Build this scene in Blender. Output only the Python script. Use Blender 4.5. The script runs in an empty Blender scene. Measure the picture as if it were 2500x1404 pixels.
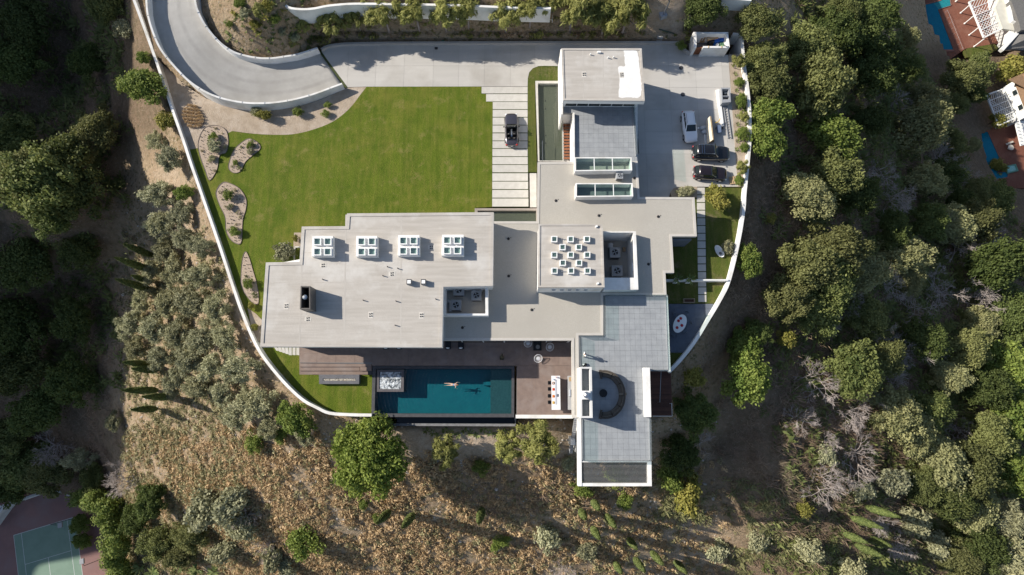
import bpy, bmesh, math, random
import numpy as np
from mathutils import Vector, Matrix
random.seed(7); rng = np.random.default_rng(7)
scene = bpy.context.scene
COL = scene.collection
R = math.radians

# ------------------------------------------------------------------ camera
CAM_H, FPX, TILT = 70.0, 1389.0, R(11.0)          # metres above the yard, focal length in photo pixels (2500 wide)
cam_data = bpy.data.cameras.new("camera"); cam = bpy.data.objects.new("camera", cam_data); COL.objects.link(cam)
cam.location = (0, 0, CAM_H); cam.rotation_euler = (TILT, 0, 0)
cam_data.sensor_width = 36.0; cam_data.lens = 36.0 * FPX / 2500.0
cam_data.clip_start = 0.5; cam_data.clip_end = 5000
scene.camera = cam
# ------------------------------------------------------------------ sky and sun
SUN_EL, SUN_AZ = R(31.3), R(-16.0)                # elevation; direction in which the light travels
world = bpy.data.worlds.new("World"); scene.world = world; world.use_nodes = True
wn = world.node_tree
sky = wn.nodes.new("ShaderNodeTexSky"); sky.sky_type = 'NISHITA'; sky.sun_disc = False
sky.sun_elevation = SUN_EL; sky.sun_rotation = R(-74.0); sky.air_density = 1.0; sky.dust_density = 1.0
wn.links.new(sky.outputs[0], wn.nodes["Background"].inputs[0]); wn.nodes["Background"].inputs[1].default_value = 0.080
sd = bpy.data.lights.new("sun", 'SUN'); sd.energy = 4.2; sd.angle = R(0.53); sd.color = (1.0, 0.93, 0.82)
so = bpy.data.objects.new("sun", sd); COL.objects.link(so)
SDIR = Vector((math.cos(SUN_AZ) * math.cos(SUN_EL), math.sin(SUN_AZ) * math.cos(SUN_EL), -math.sin(SUN_EL)))
so.rotation_euler = SDIR.to_track_quat('-Z', 'Y').to_euler(); so.location = (-60, 20, 60)
scene.view_settings.view_transform = 'Standard'; scene.view_settings.look = 'None'
scene.view_settings.exposure = 0.70; scene.view_settings.gamma = 1.0
try: scene.view_settings.use_curve_mapping = False
except Exception: pass
scene.cycles.max_bounces = 8; scene.cycles.transparent_max_bounces = 24
scene.cycles.use_denoising = True

# ------------------------------------------------------------------ geometry helpers
_c, _s = math.cos(TILT), math.sin(TILT)
def P(px, py, z=0.0):
    """where the line of sight through a photo pixel meets the level z"""
    x = (px - 1250) / FPX; y = -(py - 702) / FPX
    k = (z - CAM_H) / (y * _s - _c)
    return (x * k, (y * _c + _s) * k)
def Q(x, y, z):
    z = z - CAM_H; yc = y * _c + z * _s; zc = -y * _s + z * _c
    return (1250 + FPX * x / -zc, 702 - FPX * yc / -zc)
def PP(pts, z=0.0): return [P(a, b, z) for a, b in pts]
def P3(px, py, z): x, y = P(px, py, z); return Vector((x, y, z))
def mpp(py, z):                                   # metres per photo pixel
    return (CAM_H - z) / (FPX * (_c - (-(py - 702) / FPX) * _s))

def area2(p): return sum(p[i][0] * p[(i + 1) % len(p)][1] - p[(i + 1) % len(p)][0] * p[i][1] for i in range(len(p)))
def ccw(p): return list(p) if area2(p) > 0 else list(reversed(p))
def clip_half(poly, ax, val, keep_gt):
    out = []
    n = len(poly)
    for i in range(n):
        a, b = poly[i], poly[(i + 1) % n]
        ia = (a[ax] >= val) == keep_gt or a[ax] == val; ib = (b[ax] >= val) == keep_gt or b[ax] == val
        if ia: out.append(a)
        if ia != ib:
            t = (val - a[ax]) / (b[ax] - a[ax]); out.append((a[0] + t * (b[0] - a[0]), a[1] + t * (b[1] - a[1])))
    return out
def clip_rect(poly, x0, x1, y0, y1):
    for ax, v, g in ((0, x0, True), (0, x1, False), (1, y0, True), (1, y1, False)):
        if len(poly) < 3: return []
        poly = clip_half(poly, ax, v, g)
    q = []
    for p in poly:
        if not q or abs(p[0] - q[-1][0]) + abs(p[1] - q[-1][1]) > 1e-4: q.append(p)
    return q if len(q) > 2 and abs(area2(q)) > 0.03 else []
def inside(poly, X, Y):
    X = np.asarray(X); Y = np.asarray(Y); r = np.zeros(X.shape, bool); n = len(poly)
    for i in range(n):
        x1, y1 = poly[i]; x2, y2 = poly[(i + 1) % n]
        if y1 == y2: continue
        c = ((y1 > Y) != (y2 > Y)) & (X < (x2 - x1) * (Y - y1) / (y2 - y1) + x1); r ^= c
    return r
def dist_poly(poly, X, Y, closed=True):
    d = np.full(np.shape(X), 1e9); n = len(poly)
    for i in range(n if closed else n - 1):
        x1, y1 = poly[i]; x2, y2 = poly[(i + 1) % n]; dx, dy = x2 - x1, y2 - y1
        t = np.clip(((X - x1) * dx + (Y - y1) * dy) / (dx * dx + dy * dy + 1e-9), 0, 1)
        d = np.minimum(d, np.hypot(X - x1 - t * dx, Y - y1 - t * dy))
    return d
def smooth(pts, k=4):
    """Catmull-Rom through points of any dimension"""
    pts = [np.array(p, float) for p in pts]; out = []
    for i in range(len(pts) - 1):
        p0 = pts[max(i - 1, 0)]; p1 = pts[i]; p2 = pts[i + 1]; p3 = pts[min(i + 2, len(pts) - 1)]
        for j in range(k):
            t = j / k
            out.append(tuple(0.5 * ((2 * p1) + (-p0 + p2) * t + (2 * p0 - 5 * p1 + 4 * p2 - p3) * t * t + (-p0 + 3 * p1 - 3 * p2 + p3) * t ** 3)))
    out.append(tuple(pts[-1])); return out
def smooth_closed(pts, k=4):
    n = len(pts); ext = [pts[-1]] + list(pts) + [pts[0], pts[1]]
    s = smooth(ext, k); return s[k:k * (n + 1)]
def offset_path(path, d):
    out = []
    for i, p in enumerate(path):
        a = path[max(i - 1, 0)]; b = path[min(i + 1, len(path) - 1)]
        dx, dy = b[0] - a[0], b[1] - a[1]; l = math.hypot(dx, dy) or 1
        out.append((p[0] - dy / l * d, p[1] + dx / l * d))
    return out

class MB:
    def __init__(s): s.v = []; s.f = []
    def add(s, vs, fs):
        n = len(s.v); s.v += [tuple(p) for p in vs]; s.f += [tuple(i + n for i in f) for f in fs]; return s
    def box(s, cx, cy, cz, sx, sy, sz, rz=0.0, top=1.0):
        c, q = math.cos(rz), math.sin(rz); vs = []
        for z, k in ((-1, 1), (1, top)):
            for x, y in ((-1, -1), (1, -1), (1, 1), (-1, 1)):
                X, Y = x * sx / 2 * k, y * sy / 2 * k
                vs.append((cx + X * c - Y * q, cy + X * q + Y * c, cz + z * sz / 2))
        return s.add(vs, [(3, 2, 1, 0), (4, 5, 6, 7), (0, 1, 5, 4), (1, 2, 6, 5), (2, 3, 7, 6), (3, 0, 4, 7)])
    def prism(s, pts, z0, z1):
        p = ccw(pts); n = len(p)
        f0 = z0 if callable(z0) else (lambda x, y: z0); f1 = z1 if callable(z1) else (lambda x, y: z1)
        vs = [(a, b, f0(a, b)) for a, b in p] + [(a, b, f1(a, b)) for a, b in p]
        return s.add(vs, [tuple(reversed(range(n))), tuple(range(n, 2 * n))] + [(i, (i + 1) % n, (i + 1) % n + n, i + n) for i in range(n)])
    def ring(s, outer, inner, z0, z1):
        o, i_ = list(outer), list(inner); n = len(o)
        if area2(o) < 0: o.reverse(); i_.reverse()
        vs = [(a, b, z) for z in (z0, z1) for p in (o, i_) for a, b in p]
        fs = []
        for k in range(n):
            j = (k + 1) % n
            fs += [(k, j, 2 * n + j, 2 * n + k), (n + j, n + k, 3 * n + k, 3 * n + j),
                   (2 * n + k, 2 * n + j, 3 * n + j, 3 * n + k), (k, n + k, n + j, j)]
        return s.add(vs, fs)
    def tube(s, pts, r, n=6, cap=True):
        pts = [Vector(p) for p in pts]; rs = r if isinstance(r, (list, tuple)) else [r] * len(pts); vs = []; fs = []
        for i, p in enumerate(pts):
            d = (pts[min(i + 1, len(pts) - 1)] - pts[max(i - 1, 0)]); d = d.normalized() if d.length > 1e-9 else Vector((0, 0, 1))
            u = d.cross(Vector((0, 0, 1)) if abs(d.z) < 0.9 else Vector((1, 0, 0))).normalized(); w = d.cross(u)
            for k in range(n):
                a = 2 * math.pi * k / n; vs.append(p + (u * math.cos(a) + w * math.sin(a)) * rs[i])
        for i in range(len(pts) - 1):
            for k in range(n):
                j = (k + 1) % n; fs.append((i * n + j, i * n + k, (i + 1) * n + k, (i + 1) * n + j))
        if cap: fs += [tuple(range(n)), tuple(reversed(range((len(pts) - 1) * n, len(pts) * n)))]
        return s.add(vs, fs)
    def lathe(s, prof, cx=0, cy=0, n=16, sx=1, sy=1, rz=0):
        vs = []; fs = []; c, q = math.cos(rz), math.sin(rz)
        for r, z in prof:
            for k in range(n):
                a = 2 * math.pi * k / n; X, Y = r * math.cos(a) * sx, r * math.sin(a) * sy
                vs.append((cx + X * c - Y * q, cy + X * q + Y * c, z))
        for i in range(len(prof) - 1):
            for k in range(n):
                j = (k + 1) % n; fs.append((i * n + k, i * n + j, (i + 1) * n + j, (i + 1) * n + k))
        fs += [tuple(reversed(range(n))), tuple(range((len(prof) - 1) * n, len(prof) * n))]
        return s.add(vs, fs)
    def ell(s, cx, cy, cz, rx, ry, rz_, n=12, m=8, rot=0):
        prof = [(max(math.sin(math.pi * i / m), 0.02), -math.cos(math.pi * i / m)) for i in range(m + 1)]
        t = MB().lathe(prof, 0, 0, n); c, q = math.cos(rot), math.sin(rot)
        return s.add([(cx + x * rx * c - y * ry * q, cy + x * rx * q + y * ry * c, cz + z * rz_) for x, y, z in t.v], t.f)
    def quad(s, a, b, c, d, th=0.0):
        a, b, c, d = map(Vector, (a, b, c, d))
        if not th: return s.add([a, b, c, d], [(0, 1, 2, 3)])
        n = (b - a).cross(d - a).normalized() * th
        return s.add([a, b, c, d, a + n, b + n, c + n, d + n], [(3, 2, 1, 0), (4, 5, 6, 7), (0, 1, 5, 4), (1, 2, 6, 5), (2, 3, 7, 6), (3, 0, 4, 7)])
    def wall(s, path, th, zt, zb):
        """a wall of thickness th centred on a path; zt / zb numbers or lists"""
        n = len(path); T = zt if isinstance(zt, (list, tuple, np.ndarray)) else [zt] * n; B = zb if isinstance(zb, (list, tuple, np.ndarray)) else [zb] * n
        l, r = offset_path(path, th / 2), offset_path(path, -th / 2); vs = []; fs = []
        for i in range(n): vs += [(l[i][0], l[i][1], B[i]), (r[i][0], r[i][1], B[i]), (r[i][0], r[i][1], T[i]), (l[i][0], l[i][1], T[i])]
        for i in range(n - 1):
            a = 4 * i; b = a + 4
            fs += [(a + 3, a + 2, b + 2, b + 3), (a + 1, b + 1, b + 2, a + 2), (b, a, a + 3, b + 3), (a, b, b + 1, a + 1)]
        e = 4 * (n - 1); fs += [(0, 1, 2, 3), (e + 3, e + 2, e + 1, e)]
        return s.add(vs, fs)
    def xf(s, m, start=0):
        s.v[start:] = [tuple(m @ Vector(p)) for p in s.v[start:]]; return s

def mesh_of(name, mb, mat, smooth_=False):
    me = bpy.data.meshes.new(name); me.from_pydata([tuple(map(float, p)) for p in mb.v], [], mb.f); me.update()
    if mat is not None: me.materials.append(mat)
    if smooth_: me.polygons.foreach_set("use_smooth", [True] * len(me.polygons))
    return me
def link(name, me, parent=None):
    o = bpy.data.objects.new(name, me); COL.objects.link(o)
    if parent is not None: o.parent = parent
    return o
def root_of(o):
    while o.parent is not None: o = o.parent
    return o
def bevel(o, w, seg=1):
    m = o.modifiers.new("bevel", 'BEVEL'); m.width = w; m.segments = seg; m.limit_method = 'ANGLE'; m.angle_limit = R(40); return o
def part(name, mb, mat, parent, smooth_=False, bev=0, world=True):
    """a mesh child; its vertices are given in world space (world=True) or in the root's own space"""
    if world:
        l = root_of(parent).location; mb = MB().add([(p[0] - l.x, p[1] - l.y, p[2] - l.z) for p in mb.v], mb.f)
    o = link(name, mesh_of(name, mb, mat, smooth_), parent)
    if bev: bevel(o, bev)
    return o
def tag(o, label, cat=None, group=None, kind=None):
    if label: o["label"] = label
    if cat: o["category"] = cat
    if group: o["group"] = group
    if kind: o["kind"] = kind
    return o
def thing(name, label, cat, loc=(0, 0, 0), rz=0.0, group=None):
    o = link(name, None); o.empty_display_size = 0.3; o.location = loc; o.rotation_euler = (0, 0, rz); return tag(o, label, cat, group)
def solo(name, mb, mat, label, cat, smooth_=False, bev=0, group=None, kind=None):
    """a thing that is one mesh, origin at its base"""
    a = np.array(mb.v); c = ((a[:, 0].min() + a[:, 0].max()) / 2, (a[:, 1].min() + a[:, 1].max()) / 2, a[:, 2].min())
    o = link(name, mesh_of(name, MB().add(a - np.array(c), mb.f), mat, smooth_)); o.location = c
    if bev: bevel(o, bev)
    return tag(o, label, cat, group, kind)
def struct(name, mb, mat, label=None, smooth_=False):
    o = link(name, mesh_of(name, mb, mat, smooth_)); o["kind"] = "structure"
    if label: o["label"] = label
    return o
def copy_tree(o, parent=None):
    c = o.copy(); COL.objects.link(c); c.parent = parent
    for ch in o.children: copy_tree(ch, c)
    return c

# ------------------------------------------------------------------ materials (all procedural, world-space noise)
MATS = {}
def lerp_col(nt, fac, a, b):
    m = nt.nodes.new("ShaderNodeMix"); m.data_type = 'RGBA'
    if fac is not None: nt.links.new(fac, m.inputs[0])
    for k, c in ((6, a), (7, b)):
        if isinstance(c, tuple): m.inputs[k].default_value = (*c[:3], 1)
        else: nt.links.new(c, m.inputs[k])
    return m.outputs[2]
def noise(nt, vec, scale, detail=4, rough=0.6, lo=0.35, hi=0.65):
    n = nt.nodes.new("ShaderNodeTexNoise"); n.inputs["Scale"].default_value = scale; n.inputs["Detail"].default_value = detail
    n.inputs["Roughness"].default_value = rough; nt.links.new(vec, n.inputs["Vector"])
    r = nt.nodes.new("ShaderNodeMapRange"); r.inputs[1].default_value = lo; r.inputs[2].default_value = hi
    nt.links.new(n.outputs[0], r.inputs[0]); return r.outputs[0]
def scaled(nt, vec, s):
    m = nt.nodes.new("ShaderNodeMapping"); m.inputs["Scale"].default_value = s; nt.links.new(vec, m.inputs[0]); return m.outputs[0]
def mat(name, c1, c2=None, s=1.0, rough=0.85, c3=None, s3=0.2, bump=0.0, bs=8.0, metal=0.0, rnd=0.0, stretch=None, spec=0.3, lo=0.35, hi=0.65, coat=0.0):
    if name in MATS: return MATS[name]
    m = bpy.data.materials.new(name); m.use_nodes = True; nt = m.node_tree; b = nt.nodes["Principled BSDF"]; MATS[name] = m
    g = nt.nodes.new("ShaderNodeNewGeometry"); vec = g.outputs["Position"]
    col = tuple(c1)
    if c2 is not None: col = lerp_col(nt, noise(nt, scaled(nt, vec, stretch) if stretch else vec, s, lo=lo, hi=hi), tuple(c1), tuple(c2))
    if c3 is not None: col = lerp_col(nt, noise(nt, vec, s3, 6, lo=0.48, hi=0.7), col, tuple(c3))
    if rnd:
        oi = nt.nodes.new("ShaderNodeObjectInfo"); r = nt.nodes.new("ShaderNodeMapRange"); r.inputs[3].default_value = 1 - rnd; r.inputs[4].default_value = 1 + rnd
        nt.links.new(oi.outputs["Random"], r.inputs[0])
        mm = nt.nodes.new("ShaderNodeMix"); mm.data_type = 'RGBA'; mm.blend_type = 'MULTIPLY'; mm.inputs[0].default_value = 1
        cc = nt.nodes.new("ShaderNodeCombineColor")
        for k in range(3): nt.links.new(r.outputs[0], cc.inputs[k])
        if isinstance(col, tuple): mm.inputs[6].default_value = (*col, 1)
        else: nt.links.new(col, mm.inputs[6])
        nt.links.new(cc.outputs[0], mm.inputs[7]); col = mm.outputs[2]
    if isinstance(col, tuple): b.inputs["Base Color"].default_value = (*col, 1)
    else: nt.links.new(col, b.inputs["Base Color"])
    b.inputs["Roughness"].default_value = rough; b.inputs["Metallic"].default_value = metal; b.inputs["Specular IOR Level"].default_value = spec
    if coat: b.inputs["Coat Weight"].default_value = coat
    if bump:
        n = nt.nodes.new("ShaderNodeTexNoise"); n.inputs["Scale"].default_value = bs; n.inputs["Detail"].default_value = 5; nt.links.new(vec, n.inputs["Vector"])
        bp = nt.nodes.new("ShaderNodeBump"); bp.inputs["Strength"].default_value = bump; bp.inputs["Distance"].default_value = 0.1
        nt.links.new(n.outputs[0], bp.inputs["Height"]); nt.links.new(bp.outputs[0], b.inputs["Normal"])
    return m
def mat_glass(name, tint=(0.75, 0.88, 0.86), refl=0.12, bump=0.0, bs=2.0, rough=0.02, rings=None):
    """thin glass or a water surface: see-through with a tint, plus a mirror share"""
    if name in MATS: return MATS[name]
    m = bpy.data.materials.new(name); m.use_nodes = True; nt = m.node_tree; nt.nodes.clear(); MATS[name] = m
    out = nt.nodes.new("ShaderNodeOutputMaterial"); mx = nt.nodes.new("ShaderNodeMixShader"); tr = nt.nodes.new("ShaderNodeBsdfTransparent"); gl = nt.nodes.new("ShaderNodeBsdfGlossy")
    tr.inputs[0].default_value = (*tint, 1); gl.inputs["Roughness"].default_value = rough
    fr = nt.nodes.new("ShaderNodeLayerWeight"); fr.inputs[0].default_value = 0.5   # Schlick share, the same from both sides
    pw_ = nt.nodes.new("ShaderNodeMath"); pw_.operation = 'POWER'; pw_.inputs[1].default_value = 5.0; nt.links.new(fr.outputs["Facing"], pw_.inputs[0])
    ad = nt.nodes.new("ShaderNodeMath"); ad.operation = 'ADD'; ad.inputs[1].default_value = refl; nt.links.new(pw_.outputs[0], ad.inputs[0])
    nt.links.new(ad.outputs[0], mx.inputs[0]); nt.links.new(tr.outputs[0], mx.inputs[1]); nt.links.new(gl.outputs[0], mx.inputs[2]); nt.links.new(mx.outputs[0], out.inputs[0])
    if bump:
        g = nt.nodes.new("ShaderNodeNewGeometry"); n = nt.nodes.new("ShaderNodeTexNoise"); n.inputs["Scale"].default_value = bs; n.inputs["Detail"].default_value = 3
        nt.links.new(g.outputs["Position"], n.inputs["Vector"]); h = n.outputs[0]
        if rings:
            mp = nt.nodes.new("ShaderNodeMapping"); mp.inputs["Location"].default_value = (-rings[0], -rings[1], 0); nt.links.new(g.outputs["Position"], mp.inputs[0])
            w = nt.nodes.new("ShaderNodeTexWave"); w.wave_type = 'RINGS'; w.rings_direction = 'Z'; w.inputs["Scale"].default_value = 0.75; w.inputs["Distortion"].default_value = 2.2; w.inputs["Detail"].default_value = 2; w.inputs["Detail Scale"].default_value = 1.2
            nt.links.new(mp.outputs[0], w.inputs["Vector"])
            a2 = nt.nodes.new("ShaderNodeMath"); a2.operation = 'MULTIPLY_ADD'; a2.inputs[1].default_value = 0.30; nt.links.new(w.outputs["Fac"], a2.inputs[0]); nt.links.new(h, a2.inputs[2]); h = a2.outputs[0]
        bp = nt.nodes.new("ShaderNodeBump"); bp.inputs["Strength"].default_value = bump; bp.inputs["Distance"].default_value = 0.1
        nt.links.new(h, bp.inputs["Height"]); nt.links.new(bp.outputs[0], gl.inputs["Normal"]); nt.links.new(bp.outputs[0], fr.inputs["Normal"])
    return m
def mat_leaf(name, c1, c2, c3=None, rnd=0.2, trans=0.25):
    """foliage: tint attribute per leaf, a shift per plant, some light let through"""
    if name in MATS: return MATS[name]
    m = bpy.data.materials.new(name); m.use_nodes = True; nt = m.node_tree; b = nt.nodes["Principled BSDF"]; MATS[name] = m
    at = nt.nodes.new("ShaderNodeAttribute"); at.attribute_name = "tint"
    col = lerp_col(nt, at.outputs["Fac"], tuple(c1), tuple(c2))
    oi = nt.nodes.new("ShaderNodeObjectInfo")
    if c3 is not None:
        r0 = nt.nodes.new("ShaderNodeMapRange"); r0.inputs[1].default_value = 0.2; r0.inputs[2].default_value = 1.0; r0.inputs[4].default_value = 0.8
        nt.links.new(oi.outputs["Random"], r0.inputs[0]); col = lerp_col(nt, r0.outputs[0], col, tuple(c3))
    ml = nt.nodes.new("ShaderNodeMath"); ml.operation = 'MULTIPLY'; ml.inputs[1].default_value = 7.31; nt.links.new(oi.outputs["Random"], ml.inputs[0])
    fr = nt.nodes.new("ShaderNodeMath"); fr.operation = 'FRACT'; nt.links.new(ml.outputs[0], fr.inputs[0])
    r = nt.nodes.new("ShaderNodeMapRange"); r.inputs[3].default_value = 1 - rnd; r.inputs[4].default_value = 1 + rnd; nt.links.new(fr.outputs[0], r.inputs[0])
    cc = nt.nodes.new("ShaderNodeCombineColor")
    for k in range(3): nt.links.new(r.outputs[0], cc.inputs[k])
    mm = nt.nodes.new("ShaderNodeMix"); mm.data_type = 'RGBA'; mm.blend_type = 'MULTIPLY'; mm.inputs[0].default_value = 1
    nt.links.new(col, mm.inputs[6]); nt.links.new(cc.outputs[0], mm.inputs[7])
    nt.links.new(mm.outputs[2], b.inputs["Base Color"]); b.inputs["Roughness"].default_value = 0.65; b.inputs["Specular IOR Level"].default_value = 0.25
    t = nt.nodes.new("ShaderNodeBsdfTranslucent"); nt.links.new(mm.outputs[2], t.inputs[0]); mx = nt.nodes.new("ShaderNodeMixShader"); mx.inputs[0].default_value = trans
    nt.links.new(b.outputs[0], mx.inputs[1]); nt.links.new(t.outputs[0], mx.inputs[2]); nt.links.new(mx.outputs[0], nt.nodes["Material Output"].inputs[0])
    return m

WHITE = mat("white_stucco", (0.80, 0.79, 0.77), (0.74, 0.73, 0.71), 0.6, c3=(0.60, 0.58, 0.535), s3=0.5, bump=0.1, bs=20)
ROOFM = mat("roof_coating", (0.475, 0.442, 0.402), (0.405, 0.374, 0.336), 0.9, c3=(0.565, 0.545, 0.515), s3=0.24, bump=0.15, bs=6, stretch=(0.25, 3.0, 1))
ROOF2 = mat("fine_gravel_roof", (0.455, 0.43, 0.385), (0.40, 0.375, 0.33), 9.0, c3=(0.395, 0.368, 0.325), s3=0.13, bump=0.35, bs=30)
CONC = mat("driveway_concrete", (0.50, 0.48, 0.45), (0.455, 0.437, 0.41), 0.7, c3=(0.375, 0.352, 0.32), s3=0.16, bump=0.15, bs=12, rnd=0.045, stretch=(0.12, 1.3, 1))
CONC2 = mat("pale_concrete_paver", (0.55, 0.53, 0.49), (0.49, 0.47, 0.43), 1.6, bump=0.15, bs=12, rnd=0.05)
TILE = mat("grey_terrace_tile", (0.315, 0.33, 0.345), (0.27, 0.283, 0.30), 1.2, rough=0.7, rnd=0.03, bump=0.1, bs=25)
JOINT = mat("dark_joint", (0.215, 0.22, 0.225), rough=0.95)
DECK = mat("brown_stone_tile", (0.245, 0.182, 0.152), (0.20, 0.148, 0.127), 1.4, rough=0.75, rnd=0.05, c3=(0.26, 0.21, 0.188), s3=0.5)
DARKST = mat("dark_basalt", (0.055, 0.055, 0.06), (0.075, 0.075, 0.08), 2.0, rough=0.6, rnd=0.05)
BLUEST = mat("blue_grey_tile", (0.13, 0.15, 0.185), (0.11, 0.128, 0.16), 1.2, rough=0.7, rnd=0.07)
SOIL = mat("garden_soil", (0.40, 0.325, 0.25), (0.32, 0.255, 0.19), 1.2, c3=(0.46, 0.39, 0.32), s3=0.5, bump=0.6, bs=6)
GRAVEL = mat("bed_gravel", (0.47, 0.375, 0.295), (0.36, 0.285, 0.22), 6.0, bump=0.6, bs=20)
WOOD = mat("red_brown_timber", (0.27, 0.105, 0.05), (0.18, 0.065, 0.03), 2.5, rough=0.6, rnd=0.25, stretch=(1, 8, 1))
DKWOOD = mat("dark_timber", (0.10, 0.045, 0.03), (0.07, 0.03, 0.02), 2.5, rough=0.6, rnd=0.3, stretch=(1, 8, 1))
PALEW = mat("pale_pine", (0.52, 0.38, 0.22), (0.42, 0.30, 0.17), 3.0, rough=0.8, rnd=0.15)
CARDB = mat("cardboard", (0.50, 0.34, 0.20), (0.43, 0.29, 0.17), 2.0, rough=0.9, rnd=0.12)
STEEL = mat("brushed_steel", (0.45, 0.47, 0.50), rough=0.35, metal=0.9)
GREYM = mat("grey_painted_metal", (0.30, 0.31, 0.33), rough=0.5, spec=0.4)
DARKM = mat("dark_metal", (0.035, 0.035, 0.04), rough=0.45, spec=0.5)
BLACK = mat("black_plastic", (0.018, 0.018, 0.02), rough=0.5)
RUBBER = mat("tyre_rubber", (0.02, 0.02, 0.02), rough=0.9)
CHROME = mat("chrome", (0.7, 0.7, 0.72), rough=0.15, metal=1.0)
OFFW = mat("white_paint", (0.80, 0.80, 0.79), rough=0.5)
ACM = mat("ac_housing", (0.34, 0.35, 0.36), (0.30, 0.31, 0.32), 2, rough=0.5)
GLASS = mat_glass("clear_green_glass", (0.90, 0.955, 0.945), 0.03)
SKYGL = mat_glass("skylight_glass", (0.86, 0.93, 0.91), 0.05)
DKGLASS = mat("dark_window_glass", (0.02, 0.028, 0.03), rough=0.08, spec=0.8)
# ------------------------------------------------------------------ terrain
W_WALL = [(300, -70), (327, 0), (351, 65), (385, 160), (413, 246), (447, 342), (466, 400), (500, 497), (537, 604), (569, 701), (592, 766), (618, 828), (643, 872), (690, 930), (736, 974), (773, 995), (806, 1009), (864, 1013), (907, 1013.5)]
E_WALL = [(1811, 84), (1816, 149), (1826, 220), (1832, 309), (1828, 380), (1819, 469), (1816, 512), (1804, 586), (1781, 682), (1759, 730), (1727, 784), (1695, 836), (1663, 877), (1634, 908)]
PLAT = W_WALL[3:] + [(906, 1040), (1257, 1040), (1257, 1017), (1397, 1018), (1640, 1017), (1640, 905)] + E_WALL[::-1] + \
    [(1690, 78), (1688, 112), (1662, 101), (850, 103), (800, 108), (778, 116), (848, 216), (780, 246), (727, 262), (659, 270), (600, 268), (546, 258), (505, 243), (464, 218), (430, 186), (400, 156)]
PLATW = PP(PLAT, 0)
RAMP_O = [(352, -75, 4.7), (357, 0, 3.8), (361, 38, 3.4), (377, 89, 2.8), (396, 126, 2.4), (430, 167, 1.9), (464, 200, 1.5), (505, 226, 1.2), (546, 241, .95), (601, 251, .7), (659, 251, .5), (710, 244, .35), (761, 231, .2), (813, 212, .08), (835, 204, 0)]
RAMP_I = [(474, -75, 4.7), (476, 0, 3.8), (486, 34, 3.3), (505, 68, 2.7), (536, 103, 2.0), (567, 125, 1.5), (596, 135, 1.2), (628, 141, .95), (662, 142, .7), (693, 138, .5), (727, 132, .3), (775, 117, 0)]
WALL_H = 1.15
def ramp_edge(l, n=64):
    s = smooth(l, 6); w = np.array([(*P(a, b, z + WALL_H), z) for a, b, z in s])
    d = np.concatenate([[0], np.cumsum(np.hypot(*np.diff(w[:, :2], axis=0).T))]); t = np.linspace(0, d[-1], n)
    return np.stack([np.interp(t, d, w[:, k]) for k in range(3)], 1)
RO, RI = ramp_edge(RAMP_O), ramp_edge(RAMP_I)
RAMP_POLY = [(p[0], p[1]) for p in RO] + [(p[0], p[1]) for p in RI[::-1]]

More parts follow.
